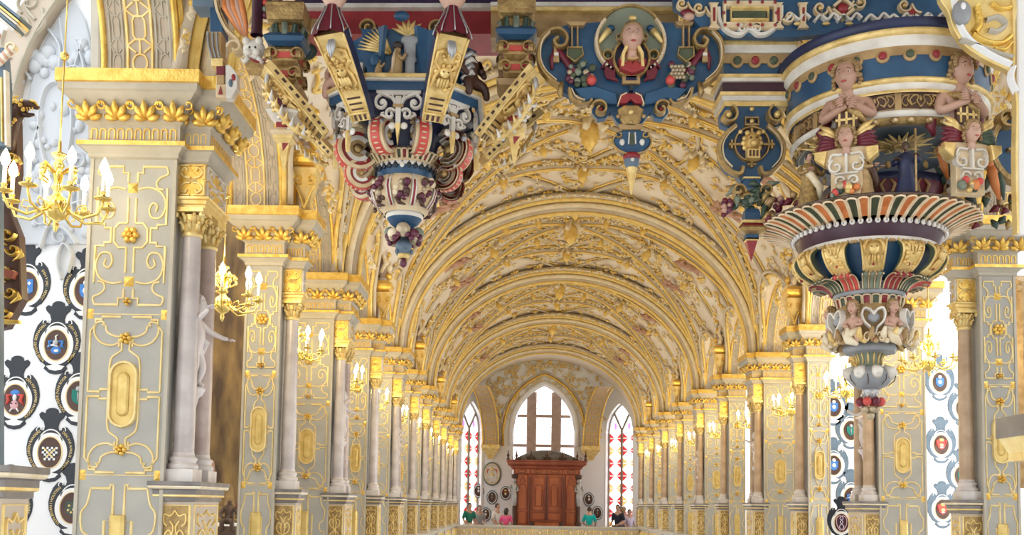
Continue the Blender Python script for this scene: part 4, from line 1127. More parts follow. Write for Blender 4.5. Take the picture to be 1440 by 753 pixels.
for cx_,cy_,r_,d_ in ((30,115,.10,1),(108,110,.11,-1),(62,310,.10,1),(112,230,.10,-1),(88,335,.10,1),(50,260,.09,-1)):
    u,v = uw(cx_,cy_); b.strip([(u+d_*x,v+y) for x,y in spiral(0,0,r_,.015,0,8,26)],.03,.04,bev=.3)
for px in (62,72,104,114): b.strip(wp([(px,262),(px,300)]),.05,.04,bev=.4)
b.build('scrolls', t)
t = thing('niche_arch', 'beige carved arch band with raised scrolls framing the stucco niche', 'arch', (0,0,0))
b = MB().m('stone_warm'); b.M = frame((0,YL,0),(1,0,0),(0,0,1),(0,-1,0))
inn = [(14,345),(14,250),(22,180),(38,110),(60,58),(88,14),(108,-8)]; out = [(-40,345),(-36,240),(-22,150),(2,80),(30,28),(58,-12),(80,-40)]
b.plate(wp(inn)+wp(out)[::-1], 0, .14, .02); b.build('band', t)
b = MB().m('stone_trim'); b.M = frame((0,YL-.14,0),(1,0,0),(0,0,1),(0,-1,0))
for cx_,cy_,d_ in ((36,46,1),(10,120,-1),(52,15,-1),(4,200,1),(70,-8,1)):
    u,v = uw(cx_,cy_); b.strip([(u+d_*x,v+y) for x,y in spiral(0,0,.12,.015,-1,7,24)],.03,.03,bev=.3)
    b.strip([(u+d_*x,v+y) for x,y in cr([(-.12,-.05),(-.14,-.2),(-.05,-.32)],5)],.04,.03,bev=.3)
b.strip(cr(wp(inn),4),.04,.04,bev=.4); b.build('raised_scrolls', t)
b = MB(); b.M = frame((0,YL,0),(1,0,0),(0,0,1),(0,-1,0))
for x0_,x1_,h_,mm in ((137,150,.16,'stone_trim'),(150,166,.10,'stone_warm'),(166,200,.20,'stone_trim')):
    b.m(mm).plate(wp([(x0_,240),(x1_,240),(x1_,-60),(x0_,-60)]),0,h_,.015)
tag(b.build('trim_1'),'pale stone strips of the niche jamb beside the white stucco relief','jamb',kind='structure')
# big paintings
def painting(label, x0, x1, y, z0, z1, cat='painting', frame_m='gold_old', fw=.22):
    t = thing('framed_painting', label, cat, ((x0+x1)/2, y, z0)); W = (x1-x0)/2; H = z1-z0
    b = MB().m('canvas'); b.M = FRONT; b.plate([(-W,0),(W,0),(W,H),(-W,H)],-.02,0); b.build('canvas', t)
    b = MB().m(frame_m); b.M = FRONT; b.strip([(-W+fw/2,fw/2),(W-fw/2,fw/2),(W-fw/2,H-fw/2),(-W+fw/2,H-fw/2)], fw, .09, .0, closed=True, bev=.5)
    for q in range(int(2*W/.12)): b.ball((-W+.12*(q+.5),H-fw/2,.08),(.05,.05,.025),6,4)
    b.build('frame', t); return t
b_ = painting('tall dark painting glowing gold at its foot behind the paired columns', -6.2, -2.98, 12.3, 1.35, 5.8, fw=.12)
b = MB()
for n_ in range(26):
    x = -1.55+3.1*n_/26+.1*RN.random(); h_ = .35+.35*RN.random(); mm = ('gold_old','tan_paint','red','gold_old','cream_paint','tan_paint','cherub')[n_ % 7]
    b.m(mm); b.M = FRONT; b.plate(cr([(x-.07,.12),(x-.06,h_*.6),(x-.02,h_),(x+.03,h_+.03),(x+.06,h_*.6),(x+.08,.12)],3),.0,.003)
b.build('painted_figures', b_)
painting('grey painting in a carved brown gilt frame beside a narrow pier', 5.80, 8.2, 12.0, 1.9, 4.42, frame_m='tan_paint', fw=.34)

# ------------------------------------------------------------------ chandeliers
def make_chandelier(label, R_=.30):
    t = thing('brass_chandelier', label, 'chandelier', group='lit brass chandeliers hanging in the arches')
    b = MB().m('brass').lathe([(.0,-.17),(.014,-.15),(.02,-.12),(.012,-.10),(.05,-.08),(.078,-.04),(.082,0),(.06,.04),(.03,.06),(.022,.09),(.04,.11),(.022,.14),(.03,.19),(.018,.22),(.035,.25),(.02,.28),(.045,.31),(.05,.32),(.012,.34),(.01,.40),(0,.42)],18); b.build('baluster', t)
    b = MB().m('brass').tube([(0,0,.40),(0,0,.95)],.006,6); b.ball((0,0,.95),.028,10,7); b.tube([(0,0,.97),(0,0,1.75)],.005,6); b.build('rod', t)
    b = MB().m('brass')
    for q in range(6):
        a = q*pi/3+.3; b.tube([(.02*cos(a),.02*sin(a),.2),(.09*cos(a),.09*sin(a),.25),(.11*cos(a),.11*sin(a),.17),(.06*cos(a),.06*sin(a),.14)],[.008,.014,.014,.006],5); b.ball((.10*cos(a),.10*sin(a),.22),.024,6,4)
    b.build('leaf_crown', t)
    for tier,(n,rr,zz) in enumerate(((8,R_,.03),)):
        for q in range(n):
            a = 2*pi*q/n + .25; c_, s_ = cos(a), sin(a)
            b = MB().m('brass'); f = lambda r,z: (r*c_, r*s_, z)
            b.tube([f(.05,.0),f(.10,-.05),f(.17,-.085),f(rr-.03,-.06),f(rr,.0),f(rr,zz)],[.010,.009,.009,.009,.008,.008],6); b.tube([f(.12,-.06),f(.14,-.01),f(.19,-.0),f(.2,-.04),f(.17,-.05)],.005,5)
            b.lathe([(.008,zz-.012),(.05,zz),(.054,zz+.008),(.012,zz+.006),(.016,zz+.03),(.02,zz+.045)],12,f(rr,0)); A = b.build('candle_arm', t)
            b = MB().m('wax').lathe([(.013,zz+.04),(.012,zz+.15),(0,zz+.152)],10,f(rr,0)); b.build('candle', A)
            b = MB().m('flame').lathe([(0,zz+.145),(.02,zz+.165),(.028,zz+.195),(.018,zz+.23),(0,zz+.265)],10,f(rr,0)); b.build('bulb', A)
    return t
def chandelier(i, side, nm):
    X, Y = XC+side*3.67, YI(i)+1.65 if i >= 0 else 6.15
    lab = f"lit brass chandelier in the arch after the {ORD[i]} pier of the {'grey' if side < 0 else 'tan'} column row" if i >= 0 else 'largest lit brass chandelier, hanging before the white stucco relief'
    if 'ch' not in protos: t = protos['ch'] = make_chandelier(lab)
    else: t = copy_tree(protos['ch']); t['label'] = lab
    t.location = (X if i >= 0 else at(80,285,Y).x, Y, 3.33 if i >= 0 else 3.40); t.rotation_euler = (0,0,.37*i)
    l = bpy.data.lights.new('candle_light','POINT'); l.energy = CHL if i >= 0 else CHL*.15; l.color = (1,.74,.32); l.shadow_soft_size = .25
    o = bpy.data.objects.new('candle_light', l); C.objects.link(o); o.location = t.location + Vector((0,0,.28))
chandelier(-1, -1, 'left')
for i in range(0, NP):
    for side, nm in ((-1,'left'),(1,'right')):
        if side > 0 and i == 0: continue
        chandelier(i, side, nm)

# ------------------------------------------------------------------ putti between the column pairs
def putto_mesh():
    J = dict(pel=(0,0,.30,.068),bel=(0,-.015,.38,.072),che=(0,0,.47,.064),nec=(0,0,.535,.03),
             shl=(-.07,0,.50,.034),ell=(-.15,-.05,.47,.027),wrl=(-.21,-.13,.52,.019),hal=(-.235,-.165,.545,.016),
             shr=(.07,0,.50,.034),elr=(.15,-.06,.44,.027),wrr=(.20,-.15,.40,.019),har=(.215,-.19,.395,.016),
             hil=(-.045,0,.27,.055),knl=(-.06,-.03,.15,.036),anl=(-.055,.0,.04,.024),fol=(-.06,-.05,.015,.02),
             hir=(.045,0,.27,.055),knr=(.06,-.05,.15,.036),anr=(.07,-.01,.04,.024),for_=(.08,-.06,.015,.02))
    B = [('pel','bel'),('bel','che'),('che','nec'),('che','shl'),('shl','ell'),('ell','wrl'),('wrl','hal'),('che','shr'),('shr','elr'),('elr','wrr'),('wrr','har'),('pel','hil'),('hil','knl'),('knl','anl'),('anl','fol'),('pel','hir'),('hir','knr'),('knr','anr'),('anr','for_')]
    return skin(J, B, 'pel', 'alabaster', 1)
def fingers(b, base, d, up, s_=1., mm='alabaster'):
    b.m(mm); d = Vector(d).normalized(); sd = d.cross(Vector(up)).normalized()
    for q in range(4):
        o = Vector(base)+sd*((q-1.5)*.011*s_); L = (.032,.038,.036,.028)[q]*s_
        b.tube([o, o+d*L*.5+Vector(up)*.004*s_, o+d*L],[.0062*s_,.0056*s_,.004*s_],6)
    o = Vector(base)-sd*.016*s_-d*.012*s_; b.tube([o, o-sd*.014*s_+d*.012*s_, o-sd*.016*s_+d*.026*s_],[.0065*s_,.006*s_,.0045*s_],6)
def make_putto(label):
    t = thing('putto_statue', label, 'statue', group='pale putto statues between column pairs')
    b = MB(); mesh_into(b, putto_mesh(), Matrix(), 'alabaster')
    fingers(b,(-.243,-.178,.552),(-.5,-.6,.5),(0,.3,1)); fingers(b,(.22,-.202,.392),(.3,-.9,-.2),(0,0,1))
    head(b, Tm(0,-.02,.615) @ Sc(.072), 'alabaster', 'alabaster', True, False); b.build('body', t)
    b = MB().m('alabaster').tube([(-.05,.03,.45),(.03,-.08,.33),(.08,-.02,.26),(.10,.06,.18),(.08,.08,.08)],[.02,.025,.03,.028,.012],7); b.build('drapery', t)
    b = MB().m('alabaster').lathe([(.0,-.16),(.03,-.15),(.045,-.08),(.07,-.06),(.09,-.02),(.09,0),(0,.0)],14); b.build('pedestal_bracket', t)
    return t
k_ = 0
for i in (0,2,4,6):
    for side, nm in ((-1,'left'),(1,'right')):
        lab = f"pale naked putto with outstretched arms between the paired {'grey' if side < 0 else 'tan'} columns on the {ORD[i]} pedestal"
        if 'put' not in protos: t = protos['put'] = make_putto(lab)
        else: t = copy_tree(protos['put']); t['label'] = lab
        t.location = (XC+side*(COLOFF+.01), YI(i)+.0, 2.40); t.rotation_euler = (0,0,pi/2 if side < 0 else -pi/2); t.scale = (.95,)*3
# small bronze seated figure
P = at(322,742,10.9)
t = thing('bronze_statuette', 'small dark bronze seated figure on a shelf before the gold painting', 'statuette', (P.x,10.9,P.z-.02))
b = MB(); J = dict(pel=(0,0,.08,.05),che=(.0,.01,.2,.05),nec=(0,0,.26,.02),hd=(0,-.01,.31,.035),sl=(-.06,0,.22,.025),el=(-.09,-.05,.15,.02),hl=(-.04,-.09,.12,.014),sr=(.06,0,.22,.025),er=(.1,-.03,.15,.02),hr=(.09,-.09,.12,.014),kl=(-.05,-.1,.09,.032),al=(-.05,-.1,-.03,.02),kr=(.05,-.1,.09,.032),ar=(.07,-.1,-.03,.02))
mesh_into(b, skin(J,[('pel','che'),('che','nec'),('nec','hd'),('che','sl'),('sl','el'),('el','hl'),('che','sr'),('sr','er'),('er','hr'),('pel','kl'),('kl','al'),('pel','kr'),('kr','ar')],'pel','bronze'), Matrix(), 'bronze'); b.build('figure', t)
b = MB().m('bronze').rect([(0,-.1),(.01,-.05),(0,.03)],.09,.09); b.build('seat', t)
t = thing('stone_shelf', 'carved pale shelf under the dark bronze seated figure', 'shelf', (P.x,10.9,0))
b = MB().m('marble_plinth').rect([(0,0),(0,P.z-.20),(.03,P.z-.19),(.03,P.z-.13),(0,P.z-.12)],.30,.15); b.m('marble_dark').rect([(.004,P.z-.30),(.004,P.z-.22)],.30,.15); b.build('block', t)

# ------------------------------------------------------------------ visitors
def person(label, loc, rz, top, hairm='hair_dark', legs='cloth_grey', h=1.7, sit=False, hat=None, long=False):
    s_ = h/1.7; t = thing('person', label, 'person', loc, rz, 'visitors at the far end of the gallery')
    z = lambda v: v-(.42 if sit else 0)
    hip = z(.93)
    J = dict(pel=(0,0,hip,.12),wai=(0,.01,z(1.10),.11),che=(0,.01,z(1.32),.13),nec=(0,.0,z(1.47),.055),hd=(0,-.02,z(1.60),.085),
             sl=(-.18,.01,z(1.38),.06),el=(-.25,.02,z(1.12),.045),wl=(-.22,-.14,z(.98),.033),hl=(-.20,-.22,z(.96),.03),
             sr=(.18,.01,z(1.38),.06),er=(.25,.02,z(1.12),.045),wr=(.20,-.16,z(1.02),.033),hr=(.17,-.24,z(1.02),.03),
             jl=(-.09,0,hip-.06,.10),kl=((-.10,-.42,.50,.07) if sit else (-.10,-.02,.49,.065)),al=(-.10,-.40 if sit else .02,.08,.045),fl=(-.11,-.55 if sit else -.13,.035,.04),
             jr=(.09,0,hip-.06,.10),kr=((.10,-.42,.50,.07) if sit else (.10,-.02,.49,.065)),ar=(.10,-.40 if sit else .02,.08,.045),fr=(.11,-.55 if sit else -.13,.035,.04))
    B = [('pel','wai'),('wai','che'),('che','nec'),('nec','hd'),('che','sl'),('sl','el'),('el','wl'),('wl','hl'),('che','sr'),('sr','er'),('er','wr'),('wr','hr'),('pel','jl'),('jl','kl'),('kl','al'),('al','fl'),('pel','jr'),('jr','kr'),('kr','ar'),('ar','fr')]
    SC = Sc(s_)
    b = MB(); mesh_into(b, skin(J,B,'pel','skin'), SC, 'skin')
    for e,hh in ((-1,'hl'),(1,'hr')): b.M = SC; fingers(b,(J[hh][0],J[hh][1]-.03,J[hh][2]),(0,-1,-.3),(0,0,1),2.0,'skin'); b.M = None
    b.build('body', t)
    g = lambda names, d: {n: (*J[n][:3], J[n][3]+d) for n in names}
    b = MB(); mesh_into(b, skin(g(('pel','wai','che','sl','el','sr','er'),.022), [('pel','wai'),('wai','che'),('che','sl'),('sl','el'),('che','sr'),('sr','er')],'pel',top), SC, top); b.build('shirt', t)
    b = MB(); mesh_into(b, skin(g(('pel','jl','kl','al','jr','kr','ar'),.016), [('pel','jl'),('jl','kl'),('kl','al'),('pel','jr'),('jr','kr'),('kr','ar')],'pel',legs), SC, legs); b.build('trousers', t)
    b = MB(); b.M = SC @ Tm(0,-.02,z(1.61)) @ Sc(.118); head(b, Matrix(), 'skin', hairm, False, True)
    if long: b.m(hairm).tube([(0,.5,.5),(0,.8,-.2),(0,.75,-1.3)],[.75,.8,.6],10)
    b.build('head', t)
    return t
PE = [(660,38.0,'cloth_green','cloth_white','visitor in a green and white top beside the stained lancet',.5,0,'hair_dark',False,1.66),
      (674,39.2,'cloth_grey','cloth_navy','visitor in grey seen from behind, beside the one in green',.3,0,'hair_dark',False,1.58),
      (699,38.3,'cloth_white','cloth_white','dark haired visitor in white leaning before the end wall',.9,0,'hair_dark',False,1.66),
      (712,37.6,'cloth_pink','cloth_pink','visitor in a bright pink dress beside the wooden case',2.9,0,'hair_dark',True,1.5),
      (829,38.2,'cloth_teal','cloth_teal','visitor in a turquoise top beside the wooden case',3.0,0,'hair_dark',False,1.58),
      (869,38.1,'cloth_navy','cloth_navy','visitor in a black top before the stained lancet',-.6,0,'hair_dark',False,1.68),
      (877,39.7,'cloth_rose','cloth_navy','visitor with long fair hair in rose beside the one in black',2.6,0,'hair_fair',True,1.62),
      (885,38.9,'cloth_lav','cloth_navy','child in pale lilac at the end of the group by the lancet',.4,0,'hair_dark',False,1.52)]
for px,Y,tp,lg,lab,rz,st_,hm,lng,h_ in PE:
    P = at(px,720,Y); person(lab,(P.x,Y,0),rz,tp,hm,lg,h_,False,None,lng)
# ================================================================== carved canopy work hanging in the foreground
def PM(Yd, root, k=None):             # (px, py, out in px) -> local point on the plane at distance Yd
    s_ = Yd/1440
    return lambda u, v, w_: at(u, v, Yd) - Vector((0, w_*s_, 0)) - root
def radial(phi, zo=0.): return frame((0,0,zo), (sin(phi),-cos(phi),0), (cos(phi),sin(phi),0), (0,0,1))
def rivets(b, pts, r, mm, w_=0.):
    b.m(mm)
    for p in pts: b.ball((p[0],p[1],w_), (r,r,r*.7), 8, 5)
class Axis:                           # a turned object on a vertical axis: pixel radii and pixel heights
    def __init__(s, px, py, Yd, tip):
        s.k = Yd/1440; s.px = px; s.Y = Yd; s.root = at(px, tip, Yd); s.t = None
    def z(s, py): return at(s.px, py, s.Y).z - s.root.z
    def prof(s, L): return [(r*s.k, s.z(y)) for r, y in L]
    def lathe(s, b, L, n=40, **kw): return b.lathe(s.prof(L), n, **kw)
def flutes(b, A, n, r0, y0, r1, y1, cols, rim='cream_paint', lw=1.6, th=3., curve=0., a0=0., ang=2*pi, steps=6, floor=None):
    # ring of round-ended flutes from (r0,y0) out to (r1,y1); curve bows them
    k = A.k
    def mp(a, f, w_):
        r = (r0+(r1-r0)*f)*k; z = A.z(y0+(y1-y0)*f) + curve*k*sin(pi*f); L = sqrt(((r1-r0)*k)**2+(A.z(y1)-A.z(y0))**2)
        nr, nz = -(A.z(y1)-A.z(y0))/L, (r1-r0)*k/L
        if nz > 0: nr, nz = -nr, -nz
        r += nr*w_*k; z += nz*w_*k
        return (r*sin(a), -r*cos(a), z)
    da = ang/n
    for q in range(n):
        ac = a0 + da*(q+.5); h = da*.42
        b.map = lambda u, v, w_, ac=ac: mp(ac+u, v, w_)
        b.m(cols[q % len(cols)])
        vs = []; fs = []
        for i in range(steps+1):
            f = .03+.92*i/steps
            for u,w_ in ((-h,th*.2),(-h*.5,-th*.4),(h*.5,-th*.4),(h,th*.2)): vs.append((u,f,w_))
        for i in range(steps):
            for j in range(3): fs.append((i*4+j,i*4+j+1,(i+1)*4+j+1,(i+1)*4+j))
        b.add(vs,fs,True)
        b.m(rim); b.map = None
        path = [(-h,0.)]+[(-h,f/4*.9) for f in range(1,5)]+[(-h*.6,.97),(0,1.),(h*.6,.97)]+[(h,.9-f/4*.9) for f in range(0,5)]
        b.tube([mp(ac+u,v,th*.4) for u,v in path], lw*k, 5)
    b.map = None
    if floor:
        b.m(floor); vs = []; fs = []; N = 60
        for i in range(N+1):
            a = a0+ang*i/N
            for f in (0,.33,.66,1.): vs.append(mp(a,f,-th*.8))
        for i in range(N):
            for j in range(3): fs.append((i*4+j,i*4+j+1,(i+1)*4+j+1,(i+1)*4+j))
        b.add(vs,fs,True)
def fruit(b, c, r, n, mats, spread=(1,1,1)):
    for q in range(n):
        a = q*2.4; d = sqrt((q+.3)/n)
        b.m(mats[q % len(mats)]).ball((c[0]+r*d*cos(a)*spread[0], c[1]+r*.35*spread[1]*(1-d)*-1+r*.1*(q%3), c[2]+r*d*sin(a)*spread[2]), r*(.30+.14*((q*7)%5)/5), 9, 6)

# ------------------------------------------------------------------ left: eight-sided canopy with its turned pendant
A = Axis(567, 300, 5.2, 377); k = A.k
t = thing('carved_pendant_canopy', 'painted eight-sided canopy with gilt brackets, red scrolls and a turned fruit pendant', 'canopy', tuple(A.root))
def part(name, b, parent=None): return b.build(name, parent or t)
b = MB(); A.lathe(b.m('grape'), [(0,377),(4,375),(5.5,371),(4,366),(2,364)],16); A.lathe(b.m('mask_gold'), [(5,364),(9,361),(7,357)],20); A.lathe(b.m('blue_grey'), [(7,358),(11,352),(12,345),(9,340),(5,337),(4,332)],20)
for q in range(5):
    a = q*2*pi/5+.3; b.m('blue_grey').ball((11.5*k*sin(a),-11.5*k*cos(a),A.z(355)),(2.4*k,2.4*k,4*k),8,5)
part('finial', b)
for q in range(8):
    a = q*pi/4 + .05; b = MB().m(('pearl','grape','sage','pearl','grape','crimson','sage','cream')[q]); R_ = 20
    c = (R_*k*sin(a),-R_*k*cos(a),A.z(328+ (q%2)*5)); r_ = (10.5 if q == 0 else 8.5)*k
    b.ball(c, r_, 14, 9)
    for j in range(3): b.m('pearl' if j % 2 else 'grape').ball((c[0]*1.15+(j-1)*6*k*cos(a), c[1]*1.15+(j-1)*6*k*sin(a), c[2]-7*k), 4.4*k, 9, 6)
    part('fruit', b)
b = MB(); A.lathe(b.m('ivory'), [(26,302),(27,306),(25,309)]); A.lathe(b.m('blue'), [(25,309),(20,316),(13,321),(10,326)]); part('blue_cup', b)
b = MB(); A.lathe(b.m('cream_paint'), [(38,255),(45,262),(47,272),(44,284),(37,295),(28,303)]); part('bulb', b)
for q in range(8):
    a = (q+.5)*pi/4; M = radial(a); b = MB(); b.M = M
    for rr, yy, w_ in ((40,258,3.5),(47,266,4),(48.5,276,4),(44,288,3.5),(36,298,3)): pass
    pr = A.prof([(40,257),(48,266),(49.5,275),(45.5,287),(37,298)])
    for e in (-1,1): b.m('ivory').tube([(r,e*2.6*k,z) for r,z in pr], 1.3*k, 6)
    b.m('red').tube([(r-.3*k,0,z) for r,z in pr[1:]], 1.6*k, 6); part('red_rib', b)
    b = MB(); b.M = radial(q*pi/4)
    R2 = random.Random(q)
    for j in range(15):
        f = R2.random(); yy = 262+32*f; rr = (49-13*max(0,f-.35)**1.2/.6)
        b.m(('grape','pearl','grape','cream','wood_dark')[j % 5]).ball((rr*k, (R2.random()-.5)*22*k*(1-.35*f), A.z(yy)), (3.2+2.6*R2.random())*k, 9, 6)
    b.m('wood_dark').tube([(44*k,-9*k,A.z(290)),(43*k,-3*k,A.z(297)),(40*k,6*k,A.z(299))],[2*k,3.4*k,1*k],6); part('fruit_cluster', b)
b = MB(); A.lathe(b.m('blue'), [(38,256),(41,250),(41,240),(42,238)]); part('blue_neck', b)
b = MB(); A.lathe(b.m('ivory'), [(42.5,244),(44,236),(45,234)])
for q in range(28):
    a = 2*pi*q/28; M = radial(a); b.M = M; b.m('ivory').lathe([(3.6*k,0),(3.6*k,2*k)],8,(0,0,0)) if False else b.ball((43.2*k,0,A.z(245)),(1.6*k,3.5*k,4.5*k),8,5); b.m('black').ball((44.6*k,0,A.z(240)),(1.*k,.9*k,1.4*k),6,4)
b.M = None; part('white_lambrequin', b)
b = MB(); flutes(b, A, 40, 44, 238, 54, 226, ['red','green','tan_paint','green'], 'cream_paint', 1.3, 3, floor='cream_paint'); A.lathe(b.m('cream_paint'), [(44,239),(46,240),(45,236)]); part('gadrooned_ring', b)
b = MB(); A.lathe(b.m('blue_deep'), [(44,236),(42,225),(46,205),(62,185),(86,172),(100,166)]); part('core', b)
for q in range(8):
    a = (q+.5)*pi/4; b = MB(); b.M = radial(a)
    def ringp(rc, yc, r, a0, a1, w_, half, mm, n=20):
        cz = A.z(yc); b.map = lambda u, v, w2: (u, w2, v)
        b.m(mm).strip([(rc*k+r*k*cos(x), cz+r*k*sin(x)) for x in [a0+(a1-a0)*i/n for i in range(n+1)]], w_*k, half*k, -half*k, bev=1.); b.map = None
    for rc,yc,r0_,s_ in (((64,212,22,.95),) if q in (0,7) else ((72,222,27,1.),(66,254,19,.75))):
        ringp(rc,yc,r0_,-2.6,1.9,5,12*s_,'cream_paint'); ringp(rc,yc,r0_-5.5*s_,-2.5,1.9,7*s_,8.5*s_,'red'); ringp(rc,yc,r0_-11.5*s_,-2.4,2.4,6*s_,11*s_,'ivory'); ringp(rc,yc,r0_-17*s_,-2.2,2.8,5*s_,9*s_,'tan_paint')
        ringp(rc,yc,r0_+3,-2.3,1.2,2,7*s_,'red_bright')
        for i in range(12):
            x = -2.2+3.3*i/11; b.m('cream_paint').ball(((rc+(r0_+4)*cos(x))*k, 0, A.z(yc)+(r0_+4)*k*sin(x)), (1.2*k,5*k*s_,1.5*k), 6, 4)
        for e in (-1,1): b.m('gold_old').ball((rc*k, e*8*k*s_, A.z(yc)), (6*k*s_,5*k*s_,6*k*s_), 10, 6)
        for e in (-1,1): b.m('silver').ball(((rc+r0_-2)*k, e*9*k*s_, A.z(yc)+13*k*s_), (5*k*s_,3.5*k*s_,5*k*s_), 8, 5)
    b.m('ivory').tube([(52*k,0,A.z(196)),(66*k,0,A.z(196)),(84*k,0,A.z(200))],[3*k,4.5*k,2*k],8)
    part('scroll_volute', b)
# eight sills with blue band, white apron below
ap = 106*k; side_w = 2*ap*math.tan(pi/8)
for q in range(8):
    a = q*pi/4; M = frame((ap*sin(a),-ap*cos(a),0),(cos(a),sin(a),0),(0,0,1),(sin(a),-cos(a),0)); h = side_w/2
    z_ = A.z
    b = MB(); b.M = M
    b.m('mask_gold').plate([(-h,z_(153)),(h,z_(153)),(h,z_(148)),(-h,z_(148))],-4*k,6*k,1*k); b.m('ivory').plate([(-h,z_(156)),(h,z_(156)),(h,z_(153)),(-h,z_(153))],-4*k,3*k)
    b.m('blue').plate([(-h,z_(167)),(h,z_(167)),(h,z_(156)),(-h,z_(156))],-6*k,-2*k); part('sill', b)
    b = MB(); b.M = M @ Tm(0,0,-8*k) ; b.m('ivory')
    Z = lambda dy: z_(167+dy)
    b.plate([(-30*k,Z(0)),(30*k,Z(0)),(30*k,Z(3)),(22*k,Z(6)),(-22*k,Z(6)),(-30*k,Z(3))],0,4*k)
    for e in (1,-1):
        b.strip([(e*x*k,Z(y)) for x,y in spiral(22,16,10.5,2,-1.4,5.2,20)], 4*k, 5*k, 0, bev=.7)
        b.strip([(e*x*k,Z(y)) for x,y in cr([(28,3),(18,6),(9,10),(4,18)],4)], 3.6*k, 5*k, 0, bev=.7)
        b.strip([(e*x*k,Z(y)) for x,y in cr([(16,2),(9,6),(4,14)],4)], 2.4*k, 5*k, 0, bev=.7)
        b.strip([(e*x*k,Z(y)) for x,y in spiral(11,31,7.5,1.5,-2.6,4.4,18)], 4*k, 5*k, 0, bev=.7)
        b.strip([(e*x*k,Z(y)) for x,y in cr([(19,29),(23,31),(15,35)],3)], 3*k, 4*k, 0)
        b.ball((e*8*k,Z(46),2*k),(5.2*k,5.2*k,3*k),10,6); b.ball((e*22*k,Z(16),3*k),(4*k,4*k,3*k),8,5)
    b.plate([(-4*k,Z(8)),(4*k,Z(8)),(3*k,Z(50)),(-3*k,Z(50))],0,5*k)
    b.m('tan_paint').plate([(-7*k,Z(19)),(7*k,Z(19)),(7*k,Z(23)),(-7*k,Z(23))],0,7*k); b.m('mask_gold').lathe([(0,0),(3.2*k,22*k),(0,26*k)],8,(0,Z(70),3*k)) if False else b.m('mask_gold').plate([(-3.5*k,Z(44)),(3.5*k,Z(44)),(0,Z(72))],0,7*k,.8*k)
    part('white_apron', b)
    b = MB(); b.M = M; b.m('blue').plate([(-h,z_(148)),(h,z_(148)),(h*1.25,z_(80)),(-h*1.25,z_(80))],-26*k,-20*k); part('relief_panel', b)
